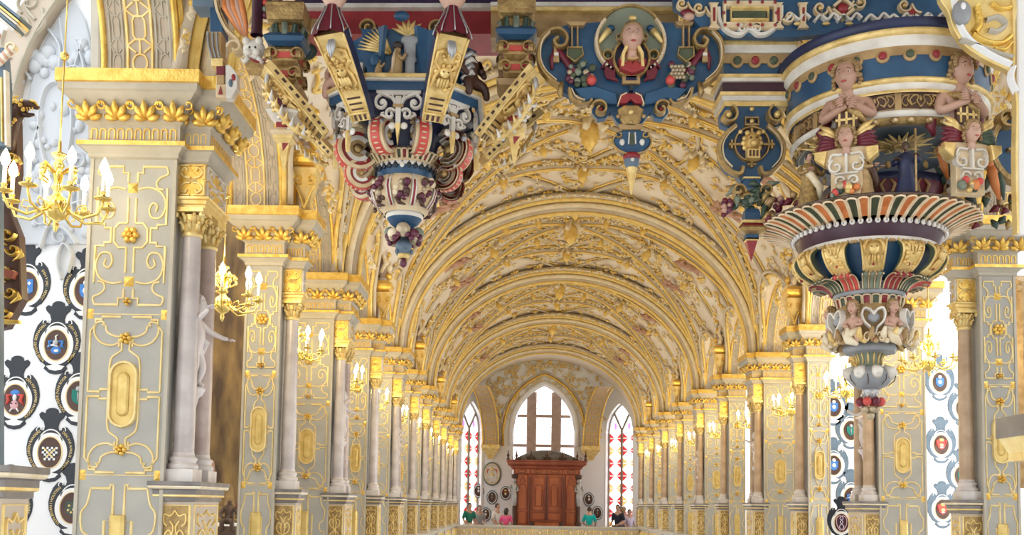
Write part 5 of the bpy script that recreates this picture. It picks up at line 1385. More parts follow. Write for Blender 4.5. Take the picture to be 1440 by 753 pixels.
# brackets
def bracket_map(s_, v, w_):
    P0, P1, P2 = (122*k, A.z(212)), (150*k, A.z(182)), (206*k, A.z(134))
    u = s_; r = (1-u)**2*P0[0]+2*u*(1-u)*P1[0]+u*u*P2[0]; z = (1-u)**2*P0[1]+2*u*(1-u)*P1[1]+u*u*P2[1]
    tr = 2*(1-u)*(P1[0]-P0[0])+2*u*(P2[0]-P1[0]); tz = 2*(1-u)*(P1[1]-P0[1])+2*u*(P2[1]-P1[1]); l = sqrt(tr*tr+tz*tz)
    return (r + tz/l*w_*k, v*k*(14+8*u), z - tr/l*w_*k)
for q in range(8):
    a = (q+.5)*pi/4
    b = MB(); b.M = radial(a); DP = -14 if q in (0,7) else -10
    vs = []; fs = []; n = 12
    for i in range(n+1):
        s_ = i/n; vs += [bracket_map(s_,-1,0),bracket_map(s_,1,0),bracket_map(s_,1,DP),bracket_map(s_,-1,DP)]
    b.m('mask_gold'); b.add(vs,[(i*4,i*4+1,i*4+5,i*4+4) for i in range(n)])
    b.m('blue_deep' if q in (0,7) else 'mask_gold'); b.add(vs,[(i*4+1,i*4+2,i*4+6,i*4+5) for i in range(n)]+[(i*4+3,i*4,i*4+4,i*4+7) for i in range(n)]+[(i*4+2,i*4+3,i*4+7,i*4+6) for i in range(n)]); b.m('mask_gold').add(vs[:4],[(0,1,2,3)]); b.add(vs[-4:],[(0,1,2,3)])
    if q not in (0,7):
        for e in (-1.02,1.02):
            for i in range(9): b.m('wood_dark'); c_ = [bracket_map(.06+.1*i+d_,e,w_) for d_,w_ in ((0,-7),(.05,-7),(.05,-3),(0,-3))]; b.add(c_,[(0,1,2,3)])
    for e in (-1,1): b.m('mask_gold').tube([bracket_map(i/12,e*.93,1) for i in range(13)],1.6*k,6)
    BR = part('bracket', b)
    b = MB(); b.M = radial(a); b.map = None
    for i in range(3): b.m('wood_dark'); s_ = .17+.075*i; b.add([bracket_map(s_,-.6,.6),bracket_map(s_,.6,.6),bracket_map(s_+.025,.6,.6),bracket_map(s_+.025,-.6,.6)],[(0,1,2,3)])
    for i in range(3): v = -.5+.5*i; b.add([bracket_map(.015,v-.13,.7),bracket_map(.015,v+.13,.7),bracket_map(.10,v+.13,.7),bracket_map(.10,v-.13,.7)],[(0,1,2,3)])
    b.m('mask_gold').tube([bracket_map(.125,v,1.5) for v in (-1,0,1)],1.8*k,6); b.build('slots', BR)
    b = MB(); b.M = radial(a); b.m('carved_gold')
    RB = random.Random(q)
    for i in range(26):
        s_ = .42+.5*RB.random(); v = (RB.random()-.5)*1.5; c = bracket_map(s_,v,1.5); b.m('carved_gold' if i % 4 else 'mask_gold').ball(c,((1.8+2*RB.random())*k,)*3,7,5)
    for e in (-1,1): b.m('carved_gold').tube([bracket_map(*p,2) for p in ((.88,e*.2),(.84,e*.7),(.74,e*.75),(.68,e*.35),(.6,e*.6),(.5,e*.75),(.44,e*.3))],[1.5*k,2.4*k,2.6*k,2.2*k,2.6*k,2*k,1*k],6)
    # bearded mask
    c = bracket_map(.66,0,3); b.m('mask_gold').ball(c,(6*k,7*k,8*k),12,8); b.ball(bracket_map(.645,0,9),(2*k,2*k,3*k),8,5)
    for e in (-1,1): b.m('wood_dark').ball(bracket_map(.68,e*.17,8.5),(1.2*k,1.5*k,1*k),6,4)
    for e in (-.3,-.1,.1,.3): b.m('mask_gold').tube([bracket_map(.60,e,6),bracket_map(.53,e*1.1,5),bracket_map(.47,e*.8,2)],[2*k,2.2*k,.6*k],6)
    b.build('gilt_mask', BR)
    b = MB(); b.M = radial(a); c = Vector(bracket_map(.90,0,4))
    b.m('silver')
    for e in (-1,0,1): b.tube([c+Vector((2*k,e*2.2*k,-16*k+abs(e)*4*k)),c+Vector((3*k,e*3.4*k,-2*k)),c+Vector((0,e*2.6*k,14*k)),c+Vector((-3*k,e*.8*k,34*k-abs(e)*8*k))],[.5*k,3.2*k,2.6*k,.6*k],8)
    b.build('silver_leaf', BR)
    if q not in (0,7):
        b = MB(); b.M = radial(a); b.m('mask_gold').tube([bracket_map(.02+.09*i,0,10+14*sin(pi*i/10)) for i in range(11)],[1.5*k,3*k,4*k,4.5*k,4.5*k,4.5*k,4.5*k,4*k,3.4*k,3*k,1*k],8)
        for i in range(9):
            for e in (-1,1): b.m('ivory' if i % 2 else 'mask_gold').tube([bracket_map(.08+.09*i,0,9+13*sin(pi*(i+.7)/10)),bracket_map(.12+.09*i,e*.45,14+13*sin(pi*(i+.7)/10)),bracket_map(.17+.09*i,e*.8,8+11*sin(pi*(i+.7)/10))],[1.5*k,3*k,.6*k],6)
        b.build('leaf_garland', BR)
        continue
    b = MB(); b.M = radial(a); cz = A.z(134); b.m('crimson').lathe([(22*k,-2*k),(20*k,6*k),(13*k,22*k),(8*k,36*k),(7*k,40*k)],28,(200*k,0,cz),wob=lambda an,j:1+.10*cos(9*an)*(j<3)); 
    for i in range(9):
        an = 2*pi*i/9; b.m('silver').tube([(200*k+r*k*sin(an)*1.06,-r*k*cos(an)*1.06,cz+z*k) for r,z in ((24,-1),(21.5,8),(14,24),(8.5,38))],.9*k,5)
    b.build('drapery', BR)
    b = MB(); b.M = radial(a); b.m('skin'); c = (196*k,0,cz)
    b.lathe([(7*k,38*k),(14*k,52*k),(18*k,66*k),(16*k,80*k),(15*k,94*k),(19*k,112*k),(15*k,122*k),(6*k,128*k)],18,c,sy=1.25); b.build('carved_torso', BR)
# gilt sunburst, crowned column and kneeling woman on the front panel
M = frame((0,-86*k,0),(1,0,0),(0,0,1),(0,-1,0))
zz = lambda y: A.z(y+38)
b = MB(); b.M = M; b.m('mask_gold')
for i in range(9):
    an = pi*.62+ i*.13; b.tube([(-14*k,zz(75),3*k),(-14*k+26*k*cos(an),zz(75)+26*k*sin(an),4*k),(-14*k+46*k*cos(an),zz(75)+46*k*sin(an)*.9,2*k)],[3*k,2.6*k,.5*k],5)
for i in range(7):
    an = .5+i*.36; b.tube([(10*k,zz(52),3*k),(10*k+15*k*cos(an),zz(52)+15*k*sin(an),4*k),(10*k+26*k*cos(an),zz(52)+24*k*sin(an),2*k)],[3*k,3.2*k,.6*k],5)
part('gilt_sunburst', b)
b = MB(); b.M = M; c = (13*k,0,0); b.m('grey_paint'); b.M = Matrix(); b.lathe([(7*k,zz(112)),(7*k,zz(88)),(9*k,zz(86)),(9*k,zz(82)),(8*k,zz(80)),(9*k,zz(66)),(13*k,zz(62)),(13*k,zz(57)),(8*k,zz(55))],18,(13*k,-90*k,0)); part('relief_column', b)
b = MB(); J = dict(pel=(0,0,8*k,10*k),che=(1*k,-2*k,26*k,8*k),nec=(2*k,-2*k,36*k,3.4*k),hd=(2.5*k,-3*k,44*k,6*k),kn=(4*k,-6*k,2*k,8*k),ft=(-10*k,0,1*k,5*k),sh=(4*k,-6*k,30*k,4*k),el=(9*k,-8*k,24*k,3*k),ha=(14*k,-8*k,34*k,2.4*k))
mesh_into(b, skin(J,[('pel','che'),('che','nec'),('nec','hd'),('pel','kn'),('pel','ft'),('che','sh'),('sh','el'),('el','ha')],'pel','tan_paint'), Tm(-5*k,-93*k,A.z(149)), 'tan_paint'); b.m('hair_dark').ball((-4*k,-92*k,A.z(149)+47*k),(7*k,7*k,6*k),10,7); b.m('cream_paint').tube([(-10*k,-100*k,A.z(147)),(-8*k,-103*k,A.z(125)),(-6*k,-100*k,A.z(112))],[1.5*k,2.4*k,1*k],6); part('kneeling_figure', b)
b = MB(); J2 = {n:(p[0]*.7,p[1]*.7,p[2]*.62,p[3]*.62) for n,p in J.items()}; mesh_into(b, skin(J2,[('pel','che'),('che','nec'),('nec','hd'),('pel','kn'),('pel','ft'),('che','sh'),('sh','el'),('el','ha')],'pel','tan_paint'), Tm(-30*k,-92*k,A.z(149)), 'tan_paint'); b.m('blue').ball((-34*k,-94*k,A.z(125)),(7*k,5*k,9*k),10,6); part('seated_figure', b)
b = MB(); b.m('blue').ball((0,-92*k,zz(27)),(11*k,6*k,7*k),14,8); part('blue_boss', b)
for e in (-1,1):
    b = MB(); b.M = frame((e*46*k,-78*k,zz(38)),(1,0,0),(0,0,1),(0,-1,0)); b.m('gold_old').strip([(e*x*k,y*k) for x,y in spiral(0,0,12,2,0,8.5,26)],4*k,7*k,0); b.m('hair_dark').ball((0,0,-2*k),(13*k,12*k,5*k),10,6); part('side_scroll', b)
# winged putto on the left-hand side sill, dark figures on the right-hand one
b = MB(); JJ = dict(pel=(0,0,10*k,12*k),che=(-2*k,-2*k,34*k,12*k),nec=(-2*k,-3*k,47*k,5*k),hd=(-2*k,-4*k,60*k,10*k),sl=(-14*k,-3*k,40*k,6*k),el=(-24*k,-8*k,28*k,5*k),hl=(-14*k,-14*k,16*k,4*k),sr=(11*k,-3*k,40*k,6*k),er=(20*k,-8*k,27*k,5*k),hr=(14*k,-16*k,20*k,4*k),kl=(-16*k,-14*k,10*k,8*k),al=(-14*k,-16*k,-14*k,5*k),kr=(16*k,-14*k,8*k,8*k),ar=(22*k,-14*k,-12*k,5*k))
BB = [('pel','che'),('che','nec'),('nec','hd'),('che','sl'),('sl','el'),('el','hl'),('che','sr'),('sr','er'),('er','hr'),('pel','kl'),('kl','al'),('pel','kr'),('kr','ar')]
fm = skin(JJ,BB,'pel','skin')
Mp = Tm(-88*k,-46*k,A.z(146)) @ Rz(-.8)
mesh_into(b, fm, Mp, 'skin'); b.m('hair_fair').ball(tuple(Mp @ Vector((-2*k,0,64*k))),(11*k,11*k,9*k),10,7); FG = part('winged_putto', b)
for e in (-1,1):
    b = MB(); b.M = Mp
    for i in range(6): b.m('ivory').tube([(e*6*k,8*k,38*k),(e*(16+2*i)*k,10*k,(50-8*i)*k),(e*(24+2.5*i)*k,6*k,(48-15*i)*k)],[3*k,4.2*k,1*k],6)
    b.build('wing', FG)
b = MB(); b.M = Tm(-66*k,-80*k,A.z(149)); b.m('ivory').box(-14*k,14*k,-6*k,10*k,0,26*k)
for i in range(6): b.box((-13+4.6*i)*k,(-10.5+4.6*i)*k,-7.5*k,-6*k,1*k,25*k)
part('open_book', b)
Mp = Tm(92*k,-46*k,A.z(146)) @ Rz(.8); b = MB(); mesh_into(b, fm, Mp, 'wood_dark'); part('carved_putto', b)
b = MB(); b.M = Mp
for i in range(5): b.m('ivory' if i % 2 else 'silver').tube([(-20*k,-6*k,10*k*i),(-8*k,-12*k,14*k+9*k*i),(8*k,-8*k,8*k+11*k*i)],[3*k,4*k,1*k],6)
part('ribbon', b)

# corner drops like small pagodas
def make_drop(label, px, py0, py1, Yd):
    s_ = Yd/1440; P = at(px, py1, Yd); t = thing('corner_drop', label, 'pendant', tuple(P), 0, 'square corner drops of the canopy')
    H = 205; sq = dict(n=4, a0=pi/4, a1=2*pi+pi/4, smooth=False)
    L = lambda b, prof: b.lathe([(r*s_*1.41, z*s_) for r,z in prof], **sq)
    b = MB(); L(b.m('mask_gold'),[(0,0),(2,6),(8,40),(14,46),(14,50)]); 
    b.m('red').add([(1.2*s_,-1.2*s_-.4*s_,8*s_),(7.5*s_,-7.5*s_-.5*s_,40*s_),(-2*s_,-7.9*s_-.5*s_,40*s_)],[(0,1,2)]); b.build('spike', t)
    b = MB(); L(b.m('cream_paint'),[(14,50),(17,52),(17,56),(11,62)]); L(b.m('red'),[(11,62),(11,70)]); L(b.m('ivory'),[(11,70),(22,80),(24,84),(20,88)]); L(b.m('grape'),[(14,88),(15,104)]); L(b.m('tan_paint'),[(15,104),(24,110),(27,118),(14,124)]); b.build('stacked_tiers', t)
    for j,(z0,w_) in enumerate(((124,26),(152,29))):
        b = MB(); L(b.m('gold_old'),[(12,z0),(18,z0+6),(20,z0+22),(14,z0+28)]); L(b.m('red_bright'),[(0,z0+9),(20.5,z0+10),(21,z0+18),(0,z0+19)])
        for fr in range(4):
            b.M = Rz(fr*pi/2)
            for e in (-1,1):
                b.m('gold_old'); b.map = lambda u,v,w2: (u, -18*s_-w2, v); b.strip([(e*(w_-12)*s_+e*x*s_, (z0+14)*s_+y*s_) for x,y in spiral(0,0,11,2,-.6,6.5,18)], 4*s_, 7*s_, 0); b.map = None
                b.m('red').ball((e*(w_-12)*s_,-20*s_,(z0+14)*s_),(4*s_,3*s_,4*s_),8,5)
            b.M = None
        b.build('scroll_tier', t)
    b = MB(); L(b.m('blue'),[(16,180),(26,184),(30,190),(22,198),(0,206)]); b.build('blue_cap', t)
    b = MB()
    for i in range(10):
        a = i*pi/5; b.m('leaf_green' if i % 2 else 'sage').tube([(12*s_*sin(a),-12*s_*cos(a),184*s_),(22*s_*sin(a),-22*s_*cos(a),196*s_),(25*s_*sin(a),-25*s_*cos(a),212*s_),(30*s_*sin(a),-30*s_*cos(a),208*s_)],[3*s_,5*s_,4*s_,1*s_],6)
    L(b.m('gold_old'),[(14,196),(16,212),(26,216),(28,240),(24,244),(0,244)]); b.build('leafy_capital', t)
    return t
make_drop('square pagoda-like corner drop of the canopy, before the gilt arch', 399, 85, 242, 5.05)
make_drop('square pagoda-like drop between the octagonal canopy and the bust cartouche', 723, 50, 233, 5.05)

# ------------------------------------------------------------------ beam across the top
def beam(name, label, cat, px0, px1, Yd, bands, depth=.30):
    P = at((px0+px1)/2, bands[-1][1], Yd); t = thing(name, label, cat, tuple(P))
    for nm, y1_, y0_, out, mm in bands:
        b = MB().m(mm); f = PM(Yd, P)
        p = [f(px0,y0_,out), f(px1,y0_,out), f(px1,y1_,out), f(px0,y1_,out)]; bk = [Vector((q.x, depth, q.z)) for q in p]
        b.add(p+bk, [(0,1,2,3),(7,6,5,4),(0,4,5,1),(1,5,6,2),(2,6,7,3),(3,7,4,0)]); b.build(nm, t)
    return t
beam('painted_beam', 'red and dark painted beam with white moulding crossing the top above the canopy', 'beam', 415, 700, 5.6, [('dark_fascia',-170,8,0,'purple_dark'),('white_moulding',8,14,8,'ivory'),('red_frieze',14,46,-4,'red')])
beam('painted_cornice', 'dark purple cornice with white and gold moulding above the bust cartouche', 'cornice', 690, 955, 5.25, [('dark_fascia',-170,7,0,'purple_dark'),('white_moulding',7,12,9,'ivory'),('gold_moulding',12,17,5,'mask_gold'),('lower_band',17,50,-6,'tan_paint')], .2)

# ------------------------------------------------------------------ centre: cartouche with bust
Yc = 5.0; P = at(888, 278, Yc); f = PM(Yc, P); s_ = Yc/1440
t = thing('bust_cartouche', 'blue carved cartouche with gold scrolls around a painted female bust', 'cartouche', tuple(P))
def pm(): b = MB(); b.map = f; return b
cxp = 886
def both(L): return L + [(2*cxp-u, v) for u, v in L[::-1]]
half = [(886,30),(860,30),(800,34),(772,44),(760,62),(758,84),(768,104),(782,116),(788,128),(800,134),(803,142),(812,128),(822,144),(836,142),(832,158),(840,168),(852,166),(858,158),(866,170),(874,178),(876,188),(886,190)]
b = pm(); b.m('blue').plate(half + [(2*cxp-u,v) for u,v in half[-2:0:-1]], -14, 0, 0); part('board', b)
b = pm(); b.m('sage').plate(arc(cxp,58,45,0,2*pi,40,46)[:-1], 0, 5); b.m('gold_old').strip(arc(cxp,58,46,0,2*pi,48,47)[:-1], 5, 9, 0, closed=True)
for i in range(20): a = pi*.62+pi*.76*i/19*-1 if False else 2*pi*i/40; 
for e in (-1,1): b.m('cream_paint').strip([(cxp+e*(u-cxp),v) for u,v in arc(cxp,62,48,-.75,1.05,16,46)], 6, 11, 4); rivets(b, [(cxp+e*(u-cxp),v) for u,v in arc(cxp,62,48,-.65,.95,12,46)], 1.4, 'ivory', 12)
part('medallion', b)
b = pm(); b.m('blue_deep').plate(arc(cxp+1,86,23,0,2*pi,30,25)[:-1], 5, 7); b.m('gold_old').strip(arc(cxp+1,86,25,0,2*pi,40,27)[:-1], 5, 13, 4, closed=True); part('niche_ring', b)
# bust
b = MB(); c = f(887,56,20); head(b, Tm(c.x,c.y,c.z-6*s_) @ Sc(22*s_), 'skin', 'hair_fair', False, True); b.m('hair_fair')
for e in (-1,1):
    b.map = f; b.strip([(887+e*x,57+y) for x,y in spiral(18,4,6,1.4,-3.4,3.6,16)], 2.6, 20, 14, bev=.5); b.map = None
b.m('mask_gold').ball(tuple(f(887,36,24)),(6*s_,3*s_,4*s_),10,6); HB = part('bust_head', b)
b = MB(); c = f(887,100,8); J = dict(w=(0,0,-6*s_,14*s_),ch=(0,0,8*s_,13*s_),nk=(0,-2*s_,26*s_,7*s_),sl=(-17*s_,0,12*s_,8*s_),sr=(17*s_,0,12*s_,8*s_))
mesh_into(b, skin(J,[('w','ch'),('ch','nk'),('ch','sl'),('ch','sr')],'ch','skin'), Tm(*c), 'skin'); part('bust_neck', b)
b = pm(); b.m('red').plate([(868,92),(878,98),(884,94),(887,98),(890,94),(896,98),(906,92),(904,106),(887,112),(870,106)], 8, 26, 3)
for e in (-1,1): b.m('mask_gold').strip([(887+e*u,v) for u,v in ((8,76),(13,86),(14,104))], 7, 27, 8)
b.m('mask_gold').strip([(880,93),(887,95),(894,93)],1.6,30,20); part('bust_dress', b)
for e in (-1,1):
    X = lambda L: [(cxp+e*(u-cxp), v) for u, v in L]
    b = pm(); b.m('gold_old').strip(X(cr([(786,124),(768,110),(758,88),(760,62),(772,48),(788,46),(797,56),(794,68),(784,70),(779,62),(785,57)],6)), 7, 14, 0, bev=.5); b.m('cream_paint').strip(X(cr([(782,118),(767,104),(760,86),(762,64),(773,50)],6)), 2, 16, 10); part('outer_scroll', b)
    b = pm(); b.m('crimson').tube([(cxp+e*(u-cxp),v,6) for u,v in ((782,68),(790,80),(800,95),(812,108))],[3,5,5,3],7); b.tube([(cxp+e*(u-cxp),v,5) for u,v in ((780,70),(776,84),(776,100))],[2,4,2],7); b.m('tan_paint').plate(X([(779,68),(785,68),(786,90),(778,90)]),2,8); b.m('ivory').plate(X([(779,78),(785,78),(785,82),(779,82)]),8,10); part('swag', b)
    b = pm(); b.m('tan_paint').plate(X([(797,35),(824,35),(820,40),(801,40)]),0,10); b.strip(X([(804,40),(804,70)]),3,8); b.strip(X([(812,40),(812,70)]),3,8); b.m('green').plate(X([(798,70),(818,70),(820,80),(808,90),(797,82)]),0,6); b.m('gold_old').strip(X([(798,70),(818,70),(820,80),(808,90),(797,82)]),2.4,9,closed=True); part('column_ornament', b)
    b = pm(); RB = random.Random(5+e)
    for i in range(22):
        u,v = 816+ (RB.random()-.5)*34, 108+(RB.random()-.5)*34; b.m(('green','grape','sage','pearl','green')[i%5]).ball((cxp+e*(u-cxp),v,6+4*RB.random()),(3+3*RB.random(),)*2+(4,),8,6)
    b.m('red_bright').ball((cxp+e*(831-cxp),118,12),(7,7,7),12,8)
    if e > 0:
        part('fruit_cluster', b); b = pm()
        for i in range(16): b.m('pearl').ball((950+(i%4-1.5)*5+(i//4%2)*2,107+(i//4-1.5)*5,14),(3,3,3),7,5)
    part('pine_cone' if e > 0 else 'fruit_cluster', b)
    b = pm(); b.m('crimson').plate(X([(858,84),(866,92),(864,112),(868,118),(852,114),(848,104)]),5,11,1); b.strip(X([(845,100),(856,86)]),3,12,5); b.m('gold_old').strip(X(arc(854,82,6.5,0,2*pi,18)[:-1]),3,14,5,closed=True); b.m('green').ball((cxp+e*(854-cxp),82,6),(4.5,4.5,3),10,6); part('ring_and_drape', b)
    b = pm(); b.m('mask_gold').tube([(cxp+e*(u-cxp),v,9) for u,v in ((842,64),(849,54),(856,46))],[2.5,4,5],8); b.m('blue').ball((cxp+e*(858-cxp),43,7),(6,5,4),10,6); part('cornucopia', b)
    b = pm(); b.m('blue').plate(X([(806,128),(836,124),(866,134),(868,150),(850,148),(836,142),(822,146)]),0,10,2); b.m('gold_old').strip(X(cr([(800,128),(804,142),(814,150),(826,150),(832,144)],5)),5,14,4); b.m('cream_paint').strip(X(cr([(803,130),(810,142),(822,146)],4)),1.8,16,8)
    b.m('gold_old').strip(X(spiral(843,157,12,2,-2.6,4.6,22)),4.5,15,2); b.m('red').ball((cxp+e*(843-cxp),157,6),(5,5,4),10,6); b.m('gold_old').tube([(cxp+e*(u-cxp),v,6) for u,v in ((790,118),(787,132),(789,141))],[3,5,1.5],7); part('lower_scroll', b)
b = pm(); b.m('red').plate([(872,136),(900,136),(904,150),(893,150),(886,144),(879,150),(868,150)],4,14,2); b.m('cream_paint').strip([(868,152),(872,140),(880,136)],2.5,15,6); b.strip([(904,152),(900,140),(892,136)],2.5,15,6); b.m('tan_paint').plate([(874,108),(899,108),(899,122),(874,122)],4,12,1); b.m('blue_deep').plate([(879,112),(894,112),(894,118),(879,118)],12,13); b.m('black').plate([(884,124),(889,124),(889,132),(884,132)],4,12); part('centre_clasp', b)
b = pm(); b.m('gold_old').plate([(868,158),(876,152),(896,152),(904,158),(900,172),(893,182),(879,182),(872,172)],2,12,2); rivets(b,[(886,162)],4,'mask_gold',12); rivets(b,[(868,168),(904,168),(886,176)],3,'tan_paint',12); b.m('tan_paint').plate([(870,178),(904,178),(900,186),(874,186)],0,12,1); part('gilt_boss', b)
b = pm(); b.m('blue').plate(cr([(864,192),(862,204),(870,214),(880,219),(896,219),(906,214),(914,204),(912,192),(900,186),(876,186)],4,True),-4,8,2); b.m('gold_old').strip(cr([(866,192),(861,203),(870,215),(888,220),(907,215),(915,203),(910,192)],5),3,11,4); b.m('ivory').strip([(884,190),(883,206)],2.4,11,6); b.strip([(892,190),(893,206)],2.4,11,6); b.m('green').plate([(885,190),(891,190),(891,207),(885,207)],6,9)
for e in (-1,1): b.m('ivory').ball((888+e*14,203,8),(4,5,3),8,5); b.m('gold_old').strip([(888+e*x,y) for x,y in spiral(18,193,6,1.4,-1,5,14)],2.6,12,4)
part('lower_medallion', b)
b = MB(); c = f(888,220,2); h_ = (278-220)*s_
b.m('mask_gold').lathe([(0,-h_),(1.5*s_,-h_+3*s_),(8*s_,-18*s_)],8,tuple(c)) ; b.v = b.v; b.m('blue_grey').lathe([(8*s_,-18*s_),(11*s_,-12*s_),(11*s_,-6*s_)],12,tuple(c)); b.m('ivory').ball(tuple(f(888,229,14)),(3*s_,2*s_,3*s_),8,5); b.m('red').lathe([(11*s_,-6*s_),(13*s_,-4*s_),(12*s_,2*s_),(0,2*s_)],12,tuple(c)); part('spike', b)
# ------------------------------------------------------------------ right: entablature, strapwork bracket and crest
Ye = 5.05; P = at(1060, 150, Ye); t = thing('painted_entablature', 'blue entablature with round red and green jewels beside the round drum', 'entablature', tuple(P)); f = PM(Ye, P); k = Ye/1440
def slab(b, px0, px1, y0, y1, out, back=60):
    b.map = f; b.add([(px0,y0,out),(px1,y0,out),(px1,y1,out),(px0,y1,out),(px0,y0,-back),(px1,y0,-back),(px1,y1,-back),(px0,y1,-back)],[(0,1,2,3),(7,6,5,4),(0,4,5,1),(1,5,6,2),(2,6,7,3),(3,7,4,0)]); b.map = None
for nm, L in (('crown_moulding',((1012,1122,55,60,16,'blue_deep'),(1014,1120,60,66,12,'mask_gold'),(1016,1118,66,77,7,'ivory'))),('frieze',((1018,1112,77,90,3,'tan_paint'),(1018,1112,88,108,0,'blue'))),('lower_moulding',((1010,1114,107,111,8,'mask_gold'),(1014,1112,111,116,5,'ivory'),(1016,1110,116,131,0,'purple'),(1012,1114,131,136,6,'mask_gold'),(1015,1112,136,143,4,'ivory'),(1018,1108,143,150,2,'mask_gold')))):
    b = MB()
    for a0_,a1_,y0_,y1_,o_,mm in L: b.m(mm); slab(b,a0_,a1_,y0_,y1_,o_)
    if nm == 'frieze':
        b.map = f
        for u in (1036,1061,1087): b.m('tan_paint').plate(arc(u,88,9,0,2*pi,18)[:-1],0,4)
        b.map = None
    part('%s' % nm, b)
for u,mm in ((1036,'green'),(1061,'red'),(1087,'green')):
    b = pm(); b.m(mm).plate(arc(u,87,5.6,0,2*pi,18)[:-1],3,8,2); part('jewel', b)
P = at(1057, 370, Ye); f = PM(Ye, P)
t = thing('strapwork_bracket', 'gold and blue strapwork bracket with lion head and red spike beside the fluted dish', 'bracket', tuple(P))
cx_ = 1056
half = [(1056,150),(1020,150),(1012,160),(1014,176),(1030,182),(1020,192),(1010,208),(1012,226),(1022,240),(1036,246),(1042,256),(1056,256)]
b = pm(); b.m('blue').plate(half+[(2*cx_-u,v) for u,v in half[-2:0:-1]], -16, 0, 1); part('board', b)
for e in (-1,1):
    X = lambda L: [(cx_+e*(u-cx_), v) for u, v in L]
    b = pm(); b.m('gold_old').strip(X(spiral(1022,166,14,2,-1.2,5.6,26)),5,16,-6); b.m('mask_gold').ball((cx_+e*(1022-cx_),166,12),(5,5,6),10,6); part('top_volute', b)
    b = pm(); b.m('gold_old').strip(X(cr([(1034,178),(1020,190),(1011,206),(1013,226),(1026,242),(1040,246),(1044,236)],6)),7,9,0,bev=.6); b.m('cream_paint').strip(X(cr([(1034,182),(1022,193),(1015,207),(1017,225),(1028,238)],6)),1.8,12,8); part('band', b)
b = pm(); b.m('gold_old').strip(arc(cx_,205,24,0,2*pi,36)[:-1],3,8,0,closed=True); b.m('blue_deep').plate(arc(cx_,205,22,0,2*pi,30)[:-1],0,3); b.m('gold_old')
for q in range(4):
    a = q*pi/2; c_,s2 = cos(a),sin(a); b.strip([(cx_+c_*14,205+s2*14),(cx_+c_*32,205+s2*32)],5,7,0); b.strip([(cx_+c_*28-s2*6,205+s2*28+c_*6),(cx_+c_*28+s2*6,205+s2*28-c_*6)],4,7,0)
b.strip([(cx_-9,168),(cx_+9,168),(cx_+9,178),(cx_-9,178)],3,8,0,closed=True); rivets(b,[(cx_,156),(cx_-16,188),(cx_+16,188),(cx_,173)],3.4,'mask_gold',7); part('strapwork', b)
b = MB(); c = f(cx_,203,10); b.m('carved_gold').ball(tuple(c),(11*k,9*k,12*k),14,9); b.ball(tuple(f(cx_,208,20)),(6*k,5*k,5*k),10,6)
for e in (-1,1): b.m('carved_gold').ball(tuple(f(cx_+e*8,192,14)),(4*k,3*k,4*k),8,5); b.m('wood_dark').ball(tuple(f(cx_+e*4,200,19)),(1.6*k,1.2*k,1.6*k),6,4)
for q in range(12): a = q*pi/6; b.m('mask_gold').ball(tuple(f(cx_+12*cos(a),204+13*sin(a),7)),(4*k,4*k,4*k),7,5)
b.m('mask_gold').box(c.x-9*k,c.x+9*k,c.y-8*k,c.y+8*k,c.z-26*k,c.z-13*k)
for e in (-.5,0,.5): b.m('wood_dark').box(c.x+(e*10-1.4)*k,c.x+(e*10+1.4)*k,c.y-9*k,c.y-8*k,c.z-24*k,c.z-15*k)
part('lion_head', b)
b = pm(); b.m('blue').plate([(1046,250),(1066,250),(1070,266),(1042,266)],-12,4); b.m('mask_gold').strip([(1044,252),(1068,252)],3,8); part('neck_block', b)
b = MB(); R6 = random.Random(3)
for q in range(26):
    a = R6.random()*2*pi; r_ = 16+16*R6.random(); c = f(cx_+ (R6.random()-.5)*50, 262+36*R6.random(), -6+16*R6.random())
    d = Vector((cos(a),-.3,sin(a)))*r_*.5*k; b.m(('leaf_green','sage','leaf_green','gold_old')[q%4]).tube([c-d,c+Vector((0,-4*k,3*k)),c+d],[1.5*k,5.5*k,1*k],6)
part('leafage', b)
for e in (-1,1):
    b = MB(); b.map = f; b.m('gold_old').strip([(cx_+e*x,y) for x,y in spiral(20,272,10,2,-3.4,3.4,18)],4,16,2); b.map = None
    for q in range(12): b.m(('grape','crimson','skin_dark','grape')[q%4]).ball(tuple(f(cx_+e*(28+14*R6.random()),282+26*R6.random(),4+8*R6.random())),((3.5+2.5*R6.random())*k,)*3,8,5)
    part('grape_bunch', b)
b = MB(); c = f(cx_,300,0); sq = dict(n=4,a0=pi/4,a1=2*pi+pi/4,smooth=False); q4 = lambda mm,L: b.m(mm).lathe([(r*1.41*k,-(y-300)*k) for r,y in L],c=tuple(c),**sq)
q4('blue',[(9,296),(11,302),(11,312)]); q4('mask_gold',[(11,312),(15,314),(15,318)]); q4('red',[(13,318),(15,322)]); q4('gold_old',[(15,322),(18,325),(18,330),(9,333)]); q4('blue',[(9,333),(9,340)]); q4('mask_gold',[(9,338),(9,341),(7.5,342)]); q4('red',[(7.5,342),(4,356),(0,371)])
part('drop_spike', b)
